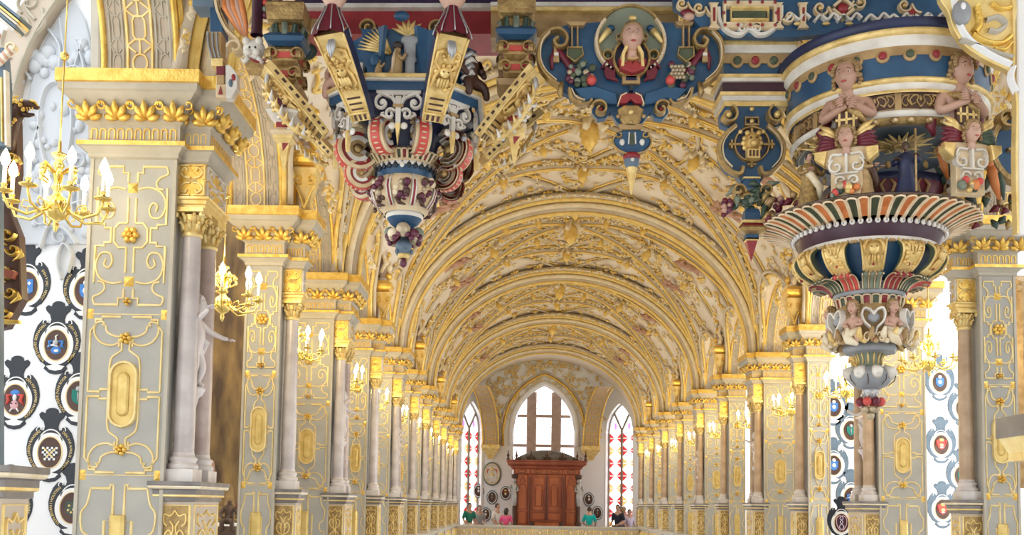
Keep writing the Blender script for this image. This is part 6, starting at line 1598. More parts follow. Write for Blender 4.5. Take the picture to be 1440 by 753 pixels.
# crest along the top right
P = at(1150, 55, 4.95); t = thing('carved_crest', 'pierced blue and gold crest of frames and scrolls above the round drum', 'crest', tuple(P)); f = PM(4.95, P)
b = pm(); b.m('blue').plate([(944,-40),(1335,-40),(1335,32),(1250,34),(1180,46),(1118,52),(1016,50),(1005,36),(985,38),(975,26),(948,10)],-14,0); part('board', b)
b = pm(); b.m('cream_paint').strip([(1018,8),(1088,8),(1088,38),(1018,38)],9,8,0,closed=True); b.m('mask_gold').strip([(1027,14),(1079,14),(1079,31),(1027,31)],6,10,4,closed=True,bev=.3); rivets(b,[(u,v) for u in (1018,1036,1053,1070,1088) for v in (7,39)]+[(1016,22),(1090,22)],2.4,'red',9); b.m('green').plate([(1030,17),(1076,17),(1076,28),(1030,28)],0,5); part('jewelled_frame', b)
b = pm(); b.m('ivory').strip(cr([(1010,12),(1012,32),(1024,46),(1040,50),(1053,42),(1066,50),(1082,46),(1096,30),(1098,10)],6),7,6,0)
for e in (-1,1): b.strip([(1053+e*x,v) for x,v in spiral(10,43,7,2,-3.2,3.6,16)],3.5,8,0)
part('white_strapwork', b)
for u0 in (1003,1093,1128):
    b = pm(); b.m('cream_paint').plate([(u0-7,6),(u0+7,6),(u0+5,10),(u0+4,36),(u0+8,42),(u0-8,42),(u0-4,36),(u0-5,10)],0,7,1); b.m('red').plate([(u0-1.6,14),(u0+1.6,14),(u0+1.6,33),(u0-1.6,33)],7,8); part('pilaster', b)
for u0,v0,r_,d_ in ((982,14,9,1),(1108,26,9,-1),(1152,14,11,1),(1208,6,9,-1),(958,8,8,1),(1270,10,10,1)):
    b = pm(); b.m('cream_paint').strip([(u0+d_*x,v0+y) for x,y in spiral(0,0,r_,2,.4,7.2,24)],4,8,0); b.m('mask_gold').ball((u0,v0,4),(3,3,4),8,5); b.m('cream_paint').strip([(u0+d_*x,v0+y) for x,y in cr([(r_,-2),(r_+6,8),(r_+14,10)],4)],4,7,0); part('scroll', b)
b = pm(); b.m('cream_paint').strip([(1184,0),(1200,14),(1184,28),(1168,14)],6,8,0,closed=True); b.m('red').ball((1184,14,4),(8,8,6),12,7); rivets(b,[(1184,0),(1200,14),(1168,14),(1184,28)],2.4,'green',9); part('rosette', b)
b = pm(); b.m('skin').ball((968,26,5),(8,6,6),10,6); b.m('crimson').ball((966,20,3),(10,6,5),10,6); part('cherub', b)
b = pm()
for u0 in (1120,1160,1192,1230,1262,1292,1312):
    b.m('ivory').strip(cr([(u0-16,32),(u0-8,24),(u0+2,30),(u0+10,22),(u0+18,28)],5),5,8,0); b.m('mask_gold').ball((u0,36,6),(6,2.6,3),8,5)
b.m('red').plate([(1272,20),(1280,14),(1288,20),(1284,28),(1276,28)],0,8,2); part('pierced_edging', b)

# ------------------------------------------------------------------ the round drum
A = Axis(1246, 200, 5.0, 232); k = A.k
t = thing('carved_round_drum', 'round painted drum with jewelled blue frieze and gilt sunburst beneath', 'drum', tuple(A.root))
b = MB(); A.lathe(b.m('blue_deep'), [(150,92),(152,102),(147,104)],72); A.lathe(b.m('mask_gold'), [(147,104),(148,107),(146,111),(143,112)],72); A.lathe(b.m('ivory'), [(143,112),(143,118),(139,124)],72); part('crown_moulding', b)
b = MB(); A.lathe(b.m('tan_paint'), [(139,124),(139,136)],72); A.lathe(b.m('blue'), [(138,134),(137,164)],72); part('frieze', b)
for q in range(26):
    a = 2*pi*(q+.5)/26; b = MB(); b.M = radial(a); c = (138.5*k,0,A.z(136))
    b.m('tan_paint').ball(c,(3*k,9*k,9*k),16,8); b.m('green' if q % 2 else 'red').ball((141*k,0,A.z(135.5)),(3*k,5.6*k,5.6*k),12,7); part('jewel', b)
b = MB(); A.lathe(b.m('mask_gold'), [(137,163),(142,165),(142,169),(138,171)],72); A.lathe(b.m('ivory'), [(138,171),(138,175),(134,178)],72); A.lathe(b.m('mask_gold'), [(134,178),(136,179),(135,182)],72); part('lower_moulding', b)
b = MB(); A.lathe(b.m('wood_dark'), [(129,180),(127,204)],72); part('band_ground', b)
R9 = random.Random(9)
for q in range(14):
    a0 = 2*pi*q/14; b = MB()
    b.map = lambda u, v, w_, a0=a0: ((128.5-.08*(v-180)+w_)*k*sin(a0+u/128), -(128.5-.08*(v-180)+w_)*k*cos(a0+u/128), A.z(v))
    b.m('tan_paint'); W_ = 26
    b.strip([(-W_,183),(W_,183)],1.6,3,0); b.strip([(-W_,201),(W_,201)],1.6,3,0)
    for e in (-1,1):
        b.m('tan_paint' if q % 2 else 'gold_old')
        b.strip([(e*x,y) for x,y in cr([(0,199),(5,192),(3,186),(9,185),(14,190),(11,196),(7,194)],4)],2,3,0); b.strip([(e*x,y) for x,y in cr([(11,198),(17,190),(15,185),(22,186),(24,193),(19,198),(17,195)],4)],2,3,0)
    b.ball((0,188,1),(2.4,4,2),8,5); b.map = None; part('pierced_scroll_panel', b)
    b = MB(); b.M = radial(a0+pi/14); b.m('tan_paint').box(122*k,131*k,-4*k,4*k,A.z(204),A.z(181)); part('divider', b)
b = MB(); A.lathe(b.m('ivory'), [(131,203),(134,205),(133,209),(129,211)],72); A.lathe(b.m('gold_old'), [(128,211),(124,218),(120,220)],72); part('rim', b)
for q in range(18):
    b = MB(); b.M = radial(2*pi*(q+.5)/18); b.m('gold_old')
    for e in (-1,1): b.ball((126*k,e*10*k,A.z(215)),(4*k,6*k,5*k),10,6); b.m('cream_paint').ball((129*k,e*10*k,A.z(215)),(2*k,2.6*k,2.4*k),8,5); b.m('gold_old')
    part('scroll_knob', b)
b = MB(); A.lathe(b.m('blue_grey'), [(124,220),(100,216),(40,214),(2,214)],60); part('soffit', b)
b = MB()
for n_,(cxx,cyy) in enumerate(((2,-52),(-86,-36),(90,-30))):
    pass
    for i in range(22):
        an = 2*pi*i/22; L_ = (34 if i % 2 else 44)*k; c = Vector((cxx*k,cyy*k,A.z(220)))
        d = Vector((cos(an),sin(an),0)); b.m('mask_gold').tube([c+d*6*k,c+d*L_*.5-Vector((0,0,2*k)),c+d*L_],[3*k,3.4*k,.5*k],5)
    b.m('carved_gold').ball((cxx*k,cyy*k,A.z(223)),(10*k,10*k,5*k),14,7)
part('gilt_sunburst', b)
b = MB(); BK = dict(a0=pi*.5,a1=pi*1.5); A.lathe(b.m('ivory'), [(112,214),(114,218),(110,221)],40,**BK); A.lathe(b.m('mask_gold'), [(110,221),(113,224),(109,228)],40,**BK); A.lathe(b.m('ivory'), [(109,228),(104,236),(101,238),(108,214)],40,**BK); part('inner_ring', b)
b = MB(); A.lathe(b.m('blue_deep'), [(2,268),(88,268),(88,278)],60); A.lathe(b.m('crimson'), [(88,278),(87,320)],60); part('inner_drum', b)
for q in range(12):
    b = MB(); b.M = radial(2*pi*q/12+.2); b.m('gold_old').strip([(0,0),(0,1)],.001,.001) if False else b.m('gold_old').ball((96*k,0,A.z(262)),(2*k,4*k,6*k),8,5)
    for e in (-1,1): b.m('tan_paint').tube([(88*k,e*3*k,A.z(278)),(90*k,e*9*k,A.z(286)),(88*k,e*5*k,A.z(296)),(90*k,e*10*k,A.z(306))],[1.5*k,2.4*k,2.4*k,1*k],6)
    part('inner_scroll', b)
# angels leaning out below the frieze
def caryatid(phi, nm_hair, turn):
    b = MB(); M = radial(phi) @ Rz(-pi/2 + 0) if False else frame((128*k*sin(phi),-128*k*cos(phi),A.z(222)),(cos(phi),sin(phi),0),(-sin(phi),cos(phi),0),(0,0,1))
    M = M @ Rz(turn)
    J = dict(w=(0,0,0,15*k),b=(0,-3*k,14*k,16*k),ch=(0,-5*k,32*k,17*k),nk=(0,-6*k,48*k,8*k),n2=(0,-7*k,56*k,7*k),
             sl=(-24*k,-4*k,38*k,9.5*k),el=(-33*k,-14*k,14*k,7.5*k),wl=(-8*k,-27*k,24*k,5*k),hl=(2*k,-29*k,27*k,4.4*k),
             sr=(24*k,-4*k,38*k,9.5*k),er=(33*k,-14*k,14*k,7.5*k),wr=(10*k,-29*k,28*k,5*k),hr=(0,-31*k,31*k,4.4*k))
    Bn = [('w','b'),('b','ch'),('ch','nk'),('nk','n2'),('ch','sl'),('sl','el'),('el','wl'),('wl','hl'),('ch','sr'),('sr','er'),('er','wr'),('wr','hr')]
    mesh_into(b, skin(J,Bn,'w','skin_dark'), M, 'skin_dark'); b.M = M
    for hx,hz,d in ((4*k,27*k,1),(-3*k,31*k,-1)):
        b.m('skin_dark')
        for i in range(4): L_ = (9,10.5,10,8)[i]*k; z_ = hz+(i-1.5)*3*k*-1; b.tube([(hx,-33*k,z_),(hx+d*L_*.55,-35*k,z_),(hx+d*L_,-33*k,z_-1*k)],[2*k,1.9*k,1.3*k],6)
        b.tube([(hx-d*3*k,-33*k,hz+5*k),(hx+d*2*k,-35*k,hz+9*k),(hx+d*5*k,-34*k,hz+10*k)],[2.1*k,1.9*k,1.3*k],6)
    b.M = None; body = part('angel', b)
    b = MB(); b.M = M; head(b, Tm(0,-12*k,73*k) @ Rz(-turn*.6) @ Sc(22*k), 'skin_dark', nm_hair, True, True); b.build('head', body)
    b = MB(); b.M = M; b.m('gold_old').tube([(-22*k,-4*k,42*k),(-8*k,-20*k,36*k),(14*k,-22*k,16*k),(26*k,-6*k,4*k)],[3*k,6*k,6*k,3*k],8); b.m('crimson').tube([(24*k,-2*k,42*k),(32*k,0,26*k),(36*k,4*k,4*k)],[5*k,8*k,5*k],8); b.m('crimson').tube([(-24*k,2*k,20*k),(-36*k,4*k,4*k),(-30*k,2*k,-12*k)],[4*k,8*k,3*k],8); b.build('drapery', body)
    b = MB(); b.M = M; b.m('wood_dark').box(-14*k,14*k,-24*k,-18*k,-2*k,20*k); b.m('mask_gold')
    for x in (-9,0,9): b.box((x-1.4)*k,(x+1.4)*k,-25*k,-23*k,-2*k,20*k)
    b.box(-14*k,14*k,-25*k,-23*k,8*k,11*k); b.build('lattice', body)
    return M, body
PH1, PH2 = -.72, .41
for n_, (ph, hr, tn) in enumerate(((PH1,'hair_fair',.30),(PH2,'hair_fair',-.25))):
    M, body = caryatid(ph, hr, tn)
    b = MB(); b.M = M; head(b, Tm(0,-34*k,-18*k) @ Sc(15*k), 'skin', 'hair_fair', True, True); CHB = part('cherub_head', b)
    for e in (-1,1):
        b = MB(); b.M = M
        for i in range(6): b.m('mask_gold' if i < 2 else 'crimson' if e < 0 or n_ == 0 else 'leaf_green').tube([(e*11*k,-30*k,(-16-2*i)*k),(e*(24+1.5*i)*k,-30*k,(-4-5*i)*k),(e*(34+1.5*i)*k,-26*k,(4-8*i)*k)],[3*k,4.4*k,1.2*k],6)
        b.build('wing', CHB)
    b = MB(); b.M = M; MM = M
    b.M = M @ frame((0,-26*k,0),(1,0,0),(0,0,1),(0,-1,0)); b.m('cream_paint')
    b.plate([(-32*k,-34*k),(32*k,-34*k),(34*k,-30*k),(30*k,-50*k),(20*k,-56*k),(20*k,-98*k),(-20*k,-98*k),(-20*k,-56*k),(-30*k,-50*k),(-34*k,-30*k)][2:]+[],-10*k,3*k,1*k)
    for e in (-1,1):
        b.m('ivory').strip([(e*x*k,y*k) for x,y in spiral(13,-56,10,2,1.2,-5.4,22)],4*k,8*k,0); b.strip([(e*x*k,y*k) for x,y in spiral(9,-76,7,2,3.0,-3.4,16)],3.4*k,8*k,0); b.strip([(e*x*k,y*k) for x,y in cr([(0,-32),(6,-40),(18,-40),(22,-50)],4)],4*k,8*k,0)
        b.m('mask_gold').plate([(e*24*k,-34*k),(e*40*k,-34*k),(e*40*k,-44*k),(e*28*k,-54*k)],-4*k,12*k,2*k)
    b.m('ivory').strip([(0,-32*k),(0,-66*k)],5*k,10*k,0); b.strip([(-15*k,-66*k),(15*k,-66*k)],3*k,9*k,0); part('console', b)
    b = MB(); b.M = M
    for i in range(12): b.m(('red_bright','sage','pearl','orange','leaf_green','mask_gold')[i%6]).ball(((R9.random()-.5)*34*k,-34*k-4*k*R9.random(),(-80-16*R9.random())*k),((3.6+2.6*R9.random())*k,)*3,8,5)
    part('fruit_swag', b)
for q,(px,py) in enumerate(((1418,210),)):
    pass

# ------------------------------------------------------------------ fluted dish and turned pendant below the drum
A = Axis(1224, 400, 5.0, 592); A.k *= .945; k = A.k
t = thing('carved_pendant_dish', 'fluted orange and green dish with gilt masks and long turned pendant', 'pendant', tuple(A.root))
b = MB(); flutes(b, A, 60, 111, 334, 158, 318, ['orange','green'], 'flute_cream_lit', 1.5, 4, curve=3, floor='flute_cream_lit'); A.lathe(b.m('purple_dark'), [(158,317),(150,312),(90,312)],72); part('fluted_lip', b)
b = MB()
for q in range(60):
    a = 2*pi*q/60; b.m('pearl_white').ball((109*k*sin(a),-109*k*cos(a),A.z(337)),(4.2*k,4.2*k,4.6*k),9,6); b.m('grey_paint').ball((112.4*k*sin(a),-112.4*k*cos(a),A.z(338)),(1.6*k,1.6*k,2*k),6,4)
part('pearl_ring', b)
b = MB(); A.lathe(b.m('purple'), [(107,337),(106,344),(99,356)],72); A.lathe(b.m('ivory'), [(99,355),(101,358),(99,362),(94,362)],72); part('purple_band', b)
b = MB(); A.lathe(b.m('blue'), [(93,361),(91,368),(82,382),(68,394),(50,404)],60); part('blue_bowl', b)
def ipt(a_, L, f):                    # interpolate along a pixel profile
    f = min(max(f,0),1)*(len(L)-1); i = min(int(f), len(L)-2); g = f-i
    return L[i][0]+(L[i+1][0]-L[i][0])*g, L[i][1]+(L[i+1][1]-L[i][1])*g
PRO = cr([(98,360),(107,368),(107,378),(98,390),(84,398)],5)
for q in range(12):
    a = (q+.5)*2*pi/12 ; b = MB(); b.M = radial(a)
    def mp(u, v, w_): r, y = ipt(0, PRO, u); return ((r+w_)*k, v*k*(19-6*u), A.z(y))
    vs = []; fs = []; n = 12
    for i in range(n+1): vs += [mp(i/n,-1,-7),mp(i/n,-1,0),mp(i/n,1,0),mp(i/n,1,-7)]
    b.m('mask_gold').add(vs,[(i*4+j,i*4+j+1,i*4+j+5,i*4+j+4) for i in range(n) for j in (1,)],True); b.m('green').add(vs,[(i*4+j,i*4+j+1,i*4+j+5,i*4+j+4) for i in range(n) for j in (0,2)])
    for e in (-1,1): b.m('mask_gold').tube([mp(i/12,e*.95,.6) for i in range(13)],1.8*k,6); b.m('tan_paint').ball(mp(.0,e*1.2,-3),(3*k,4*k,4*k),8,5)
    RB = random.Random(40+q)
    if q % 2 == 0:
        for i in range(24): b.m('carved_gold' if i % 3 else 'mask_gold').ball(mp(.08+.75*RB.random(),(RB.random()-.5)*1.5,1),((1.8+1.8*RB.random())*k,)*3,7,5)
        for e in (-.5,-.2,.2,.5): b.m('mask_gold').tube([mp(.05,e*1.2,1),mp(.3,e,2.5),mp(.5,e*.8,2)],[2*k,2.4*k,1*k],6)
    else:
        b.m('mask_gold').ball(mp(.42,0,2),(6*k,8*k,9*k),12,8); b.ball(mp(.46,0,8),(2*k,2*k,3*k),8,5)
        for e in (-1,1): b.m('carved_gold').tube([mp(.08,e*.15,2),mp(.14,e*.55,4),mp(.32,e*.75,3),mp(.6,e*.75,2)],[2.4*k,3.2*k,2.6*k,1*k],6); b.m('wood_dark').ball(mp(.38,e*.2,7.5),(1*k,1.4*k,1*k),6,4)
        for e in (-.35,-.1,.1,.35): b.m('carved_gold').tube([mp(.58,e,4),mp(.72,e*1.2,3),mp(.84,e,1)],[1.8*k,2*k,.6*k],6)
    b.m('red').ball(mp(.80,0,2),(2.6*k,2*k,2.6*k),8,5); MK = part('gilt_mask_console', b)
    b = MB(); b.M = radial(a)
    for e in (-.66,-.22,.22,.66): b.m('tan_paint').box(76*k,84*k,(e*13-2.3)*k,(e*13+2.3)*k,A.z(405),A.z(398))
    b.build('dentil', MK)
FL = cr([(86,404),(80,401),(66,402),(56,408),(51,416)],5)
for q in range(12):
    a = (q+.5)*2*pi/12; b = MB(); b.M = radial(a)
    def mp(u, v, w_): r, y = ipt(0, FL, u); return ((r)*k, v*k*(14-4*u)*1., A.z(y)-w_*k*0+ (w_*k*.0)) if False else ((r+w_)*k, v*k*(14-3.*u), A.z(y))
    for j,vv in enumerate((-.72,0,.72)):
        b.m(('red','green','red_bright','sage')[(q)%4 if j != 1 else (q)%4]); b.tube([mp(i/10,vv,0) for i in range(11)],[3.4*k]*11,7)
    for vv in (-1.05,-.36,.36,1.05): b.m('cream_paint').tube([mp(i/10,vv,1.6) for i in range(11)],1.1*k,5)
    part('flute', b)
b = MB(); A.lathe(b.m('grey_paint'), [(56,406),(50,410),(50,413),(52,416),(52,420),(49,422)],48); A.lathe(b.m('blue_deep'), [(48,422),(45,430)],48); part('neck_ring', b)
b = MB(); flutes(b, A, 24, 46, 436, 49, 423, ['red','green'], 'cream_paint', 1.2, 3, floor='wood_dark'); part('fluted_neck', b)
b = MB(); A.lathe(b.m('tan_paint'), [(46,434),(50,445),(50,462),(42,478),(28,486)],40); part('putti_ground', b)
def small_putto():
    J = dict(pel=(0,0,14,9),che=(0,-1,30,9),nec=(0,-2,39,4),n2=(0,-2,42,4),sl=(-10,-1,34,5),el=(-16,-6,25,4),hl=(-5,-12,22,3),sr=(10,-1,34,5),er=(16,-6,25,4),hr=(5,-13,25,3),kl=(-9,-9,10,7),al=(-8,-9,-4,4),kr=(9,-9,10,7),ar=(10,-9,-4,4))
    return skin({n:(x*k,y*k,z_*k,r*k) for n,(x,y,z_,r) in J.items()},[('pel','che'),('che','nec'),('nec','n2'),('che','sl'),('sl','el'),('el','hl'),('che','sr'),('sr','er'),('er','hr'),('pel','kl'),('kl','al'),('pel','kr'),('kr','ar')],'pel','skin_dark')
SPM = small_putto()
for q in range(12):
    a = q*pi/6 - .22; b = MB()
    if q % 2:
        M = frame((51*k*sin(a),-51*k*cos(a),A.z(486)),(cos(a),sin(a),0),(-sin(a),cos(a),0),(0,0,1)) @ Sc(.9)
        mesh_into(b, SPM, M, 'skin'); b.M = M; head(b, Tm(0,-4*k,54*k) @ Sc(12.5*k), 'skin', 'hair_fair', True, True); FGp = part('carved_putto', b)
        b = MB(); b.M = M; b.m('cream').tube([(-12*k,-4*k,20*k),(0,-14*k,10*k),(14*k,-8*k,18*k)],[4*k,7*k,4*k],8); b.tube([(-14*k,-8*k,14*k),(-4*k,-14*k,0),(10*k,-10*k,-8*k)],[5*k,8*k,3*k],8); b.build('drapery', FGp)
    else:
        b.M = frame((0,0,0),(cos(a),sin(a),0),(0,0,1),(sin(a),-cos(a),0)) @ Tm(0,0,55*k) @ Sc(.80,1,1)
        pts = cr([(0,452),(-6,446),(-16,444),(-20,452),(-16,462),(-6,470),(-3,478),(0,480),(3,478),(6,470),(16,462),(20,452),(16,444),(6,446)],4,True)
        b.m('ivory').strip([(u*k,A.z(v)) for u,v in pts],4.6*k,7*k,-2*k,closed=True); b.m('grey_paint').ball((0,A.z(456),0),(11*k,8*k,5*k),12,7); b.m('ivory').ball((0,A.z(450),4*k),(2.6*k,5*k,3*k),8,5)
        for e in (-1,1): b.m('cream_paint').strip([(e*x*k,A.z(y)) for x,y in spiral(12,484,8,2,-2.8,3.6,16)],3.4*k,8*k,0)
        b.m('red').ball((0,A.z(486),5*k),(4*k,3*k,3*k),8,5); part('white_heart_cartouche', b)
for q in range(24):
    a = q*pi/12; b = MB(); b.M = radial(a); b.m('cream' if q % 3 == 0 else 'mask_gold' if q % 3 == 1 else 'tan_paint'); b.tube([(48*k,0,A.z(478)),(58*k,2*k,A.z(486)),(64*k,-2*k,A.z(480)),(68*k,0,A.z(470))],[3*k,5*k,5*k,2*k],7); b.ball((60*k,5*k,A.z(488)),(4*k,4*k,4*k),8,5); part('scroll_leaf', b)
b = MB(); A.lathe(b.m('grey_paint'), [(28,484),(37,487),(39,492),(36,498),(28,496),(21,499)],40, wob=lambda an,j:1+(.05*cos(8*an) if 1<=j<=3 else 0)); part('grey_cup', b)
b = MB(); A.lathe(b.m('sage'), [(21,497),(17,505),(16,513),(18,518)],32)
for q in range(14):
    b.M = radial(2*pi*q/14); b.m('mask_gold').tube([(21*k,0,A.z(499)),(17.6*k,0,A.z(506)),(16.8*k,0,A.z(514))],1.4*k,5)
b.M = None; part('fluted_stem', b)
b = MB(); A.lathe(b.m('grey_paint'), [(18,517),(26,520),(33,527),(32,535),(25,543),(15,548),(11,549)],40)
for q in range(8):
    b.M = radial(2*pi*q/8); b.m('ivory').tube([(22*k,0,A.z(519)),(33*k,0,A.z(526)),(36*k,0,A.z(532)),(37*k,0,A.z(530))],[5*k,9*k,6*k,1*k],8); b.m('wood_dark').tube([(34*k,13*k,A.z(530)),(32*k,13*k,A.z(537)),(24*k,9*k,A.z(544))],[.8*k,.9*k,.5*k],5)
b.M = None; part('leaf_bulb', b)
b = MB(); A.lathe(b.m('silver'), [(11,548),(12,552),(10,558),(8,562)],20)
for q in range(10): b.M = radial(2*pi*q/10); b.m('ivory').ball((11.5*k,0,A.z(553+(q%2)*3)),(2*k,2.4*k,3*k),7,5)
b.M = None; part('lace_cup', b)
for q in range(8):
    a = 2*pi*q/8+.2; b = MB().m('red_bright' if q % 2 else 'crimson').ball((16*k*sin(a),-16*k*cos(a),A.z(566)),6.6*k,12,8); part('cherry', b)
b = MB()
for q in range(6): a = 2*pi*q/6; b.m('pearl').ball((9*k*sin(a),-9*k*cos(a),A.z(576)),5*k,10,7)
part('gilt_berries', b)
b = MB().m('pearl').ball((0,0,A.z(585)),6.4*k,12,8); part('tip_ball', b)

# ------------------------------------------------------------------ small carved figures on the dish
def robed(label, px, py, h, robe, hairm, phi0=0., dark=False, cloak=None, staff=False):
    R_ = 138*k; yy = A.Y-.3
    for _ in range(8): d = (px-735)/1440*yy - A.root.x; yy = A.Y - sqrt(max(.0, R_*R_-d*d))
    P = Vector((A.root.x + d, yy, A.root.z + A.z(316)))
    s_ = h*yy/1440/1.0; sk = 'skin_dark' if not dark else 'bronze'
    t = thing('carved_statuette', label, 'statuette', tuple(P), phi0, 'small carved figures standing on the dish')
    b = MB().m(robe).lathe([(.0,0),(.20,.0),(.19,.05),(.15,.3),(.13,.48),(.16,.62),(.17,.74),(.08,.80),(.05,.82)],20,sy=.8,wob=lambda an,j:1+.10*cos(7*an)*(j<4)); b.build('robe', t)
    b = MB(); J = dict(c=(0,0,.66,.12),n=(0,-.01,.8,.05),h=(0,-.02,.83,.05),sl=(-.16,0,.72,.06),el=(-.22,-.08,.58,.05),hl=(-.12,-.2,.62,.035),sr=(.16,0,.72,.06),er=(.24,-.06,.60,.05),hr=(.2,-.2,.66,.035))
    mesh_into(b, skin(J,[('c','n'),('n','h'),('c','sl'),('sl','el'),('el','hl'),('c','sr'),('sr','er'),('er','hr')],'c',robe), Matrix(), robe); fingers(b,(-.12,-.23,.63),(0,-1,.2),(0,0,1),2.2,sk); fingers(b,(.2,-.23,.67),(0,-1,.2),(0,0,1),2.2,sk); b.build('arms', t)
    b = MB(); head(b, Tm(0,-.03,.92) @ Sc(.085), sk, hairm, False, True); b.build('head', t)
    if cloak: b = MB().m(cloak).tube([(-.17,.02,.74),(-.05,-.16,.55),(.12,-.17,.35),(.2,-.05,.1)],[.04,.07,.07,.03],8); b.tube([(.16,.06,.76),(.19,.1,.45),(.16,.1,.06)],[.06,.1,.09],8); b.build('cloak', t)
    if staff: b = MB().m('tan_paint').tube([(.2,-.24,.02),(.2,-.25,1.15)],.02,6); b.build('staff', t)
    t.scale = (s_,)*3; return t
robed('small carved woman in a gold robe with dark hair, standing on the fluted dish', 1145, 285, 80, 'gold_old', 'hair_dark', .3, cloak='cream')
robed('small dark blue carved figure with a staff standing on the dish', 1285, 278, 80, 'blue_deep', 'hair_dark', -.5, True, staff=True)
robed('small brown robed carved figure close beside a console on the dish', 1228, 276, 70, 'tan_paint', 'hair_dark', .9, cloak='wood_dark')
# birds, leaves and fruit at the right of the dish
def put(label, name, cat, px, py, Yd, fn):
    P = at(px, py, Yd); t = thing(name, label, cat, tuple(P)); fn(t, Yd/1440); return t
def parrot(t, s_):
    b = MB().m('orange').tube([(6*s_,0,-22*s_),(2*s_,-2*s_,-6*s_),(-3*s_,-3*s_,10*s_),(-6*s_,-3*s_,18*s_)],[2*s_,6.5*s_,6.5*s_,5*s_],10); b.ball((-7*s_,-4*s_,21*s_),(5*s_,5*s_,5*s_),10,7); b.build('body', t)
    b = MB().m('leaf_green').tube([(2*s_,-6*s_,10*s_),(7*s_,-6*s_,-6*s_),(10*s_,-3*s_,-24*s_)],[3*s_,4.5*s_,1*s_],8); b.build('wing', t)
    b = MB().m('tan_paint').tube([(-11*s_,-5*s_,21*s_),(-15*s_,-5*s_,19*s_),(-15*s_,-5*s_,16*s_)],[2.4*s_,1.8*s_,.5*s_],6); b.build('beak', t)
put('orange carved parrot on the leafy corner by the apple swag', 'carved_parrot', 'bird', 1327, 232, 4.7, parrot)
put('red carved parrot at the end of the dish near the gilt bracket', 'carved_parrot', 'bird', 1398, 256, 4.7, lambda t, s_: parrot(t, s_*1.15))
def swag(t, s_):
    R7 = random.Random(8)
    for q in range(22):
        x, z_ = (R7.random()-.5)*70, (R7.random()-.5)*56; b = MB()
        a = R7.random()*6.28
        b.m(('leaf_green','sage','gold_old','leaf_green')[q%4]).tube([(x*s_,0,z_*s_),((x+9*cos(a))*s_,-5*s_,(z_+9*sin(a))*s_),((x+18*cos(a))*s_,-1*s_,(z_+18*sin(a))*s_)],[2*s_,6*s_,1*s_],7); b.build('leaf', t)
    for q,(x,z_,r,mm) in enumerate(((4,-6,9,'red_bright'),(-10,4,9,'sage'),(-16,-10,8,'blue_grey'),(-2,14,7,'blue'),(-24,-18,7,'cream'),(14,8,6,'pearl'),(18,-14,6,'grape'))):
        b = MB().m(mm).ball((x*s_,-8*s_,z_*s_),r*s_,12,8); b.build('fruit', t)
put('bunch of carved leaves and fruit with one red apple under the second angel', 'fruit_swag', 'swag', 1357, 255, 4.75, swag)
def leafend(t, s_):
    R7 = random.Random(4)
    for q in range(14):
        b = MB(); x, z_ = (R7.random()-.5)*60, (R7.random()-.5)*50; a = 3.6+R7.random()*1.6
        b.m(('gold_old','crimson','leaf_green','tan_paint')[q%4]).tube([(x*s_,0,z_*s_),((x+10*cos(a))*s_,-5*s_,(z_+8*sin(a))*s_),((x+20*cos(a))*s_,0,(z_+14*sin(a))*s_)],[2*s_,6*s_,1*s_],7); b.build('leaf', t)
put('gold and dark red carved foliage trailing off the end of the dish', 'carved_foliage', 'foliage', 1395, 290, 4.9, leafend)
put('gold and green carved foliage at the end of the dish by the lion bracket', 'carved_foliage', 'foliage', 1105, 280, 4.95, leafend)
# partial gilt bracket at the right
P = at(1420, 260, 4.9); t = thing('gilt_scroll_bracket', 'round gilt scroll bracket with blue field beside the second angel', 'bracket', tuple(P)); f = PM(4.9, P)
b = pm(); b.m('blue').plate(arc(1432,210,32,0,2*pi,28,44)[:-1],-14,0); part('board', b)
b = pm(); b.m('gold_old').strip(cr([(1428,160),(1408,172),(1394,196),(1396,226),(1410,248),(1430,258)],6),11,10,-4,bev=.6); b.strip(spiral(1412,168,16,3,.2,6.6,24),6,16,-4); b.strip([(1415,212),(1440,212)],6,8); part('band', b)
# ------------------------------------------------------------------ left end of the carved gallery front
P = at(340, 140, 5.1); t = thing('carved_end_bracket', 'blue and grey fluted end bracket with white leaf mask and purple column', 'bracket', tuple(P)); f = PM(5.1, P); k = 5.1/1440
def pbox(mm, x0, x1, y0, y1, w0, w1, nm, ch=1.):
    b = pm(); b.m(mm).plate([(x0,y0),(x1,y0),(x1,y1),(x0,y1)],w0,w1,ch); return part(nm, b)
pbox('blue_grey',272,302,-30,11,-30,6,'blue_panel'); pbox('blue',295,313,10,46,-30,0,'blue_panel')
b = pm(); b.m('tan_paint').plate([(291,46),(312,46),(312,72),(316,90),(298,90),(293,66)],-20,4,1); part('console_body', b)
for i in range(3): b = pm(); b.m('grey_paint').strip(cr([(294+6*i,48),(295+6*i,66),(300+5*i,84)],4),3,8,2); part('flute', b)
pbox('mask_gold',299,315,84,95,-16,6,'gilt_foot'); pbox('crimson',305,317,94,106,-14,4,'red_block'); pbox('tan_paint',305,316,106,120,-12,3,'tan_block'); pbox('cream_paint',304,318,119,138,-12,2,'drop')
b = pm(); b.m('red').plate([(308,134),(311,122),(314,134)],2,4); part('red_triangle', b)
b = pm(); b.m('ivory').plate([(317,92),(324,92),(334,104),(334,124),(326,139),(318,139)],-12,2,1); b.m('blue_grey').ball((325,118,3),(3,6,2),8,5); b.m('red').ball((329,110,3),(3,5,2),8,5); part('painted_wing', b)
b = pm(); b.m('cream_paint').strip(cr([(304,0),(308,20),(320,44),(336,60),(340,74)],6),6,8,-6); b.m('gold_old').strip(cr([(309,0),(313,20),(324,42),(338,58)],6),2,11,6); part('curved_band', b)
b = pm(); b.m('cream_paint').strip(spiral(332,70,11,3,-3.1,2.6,16),4,10,-10); part('scroll', b)
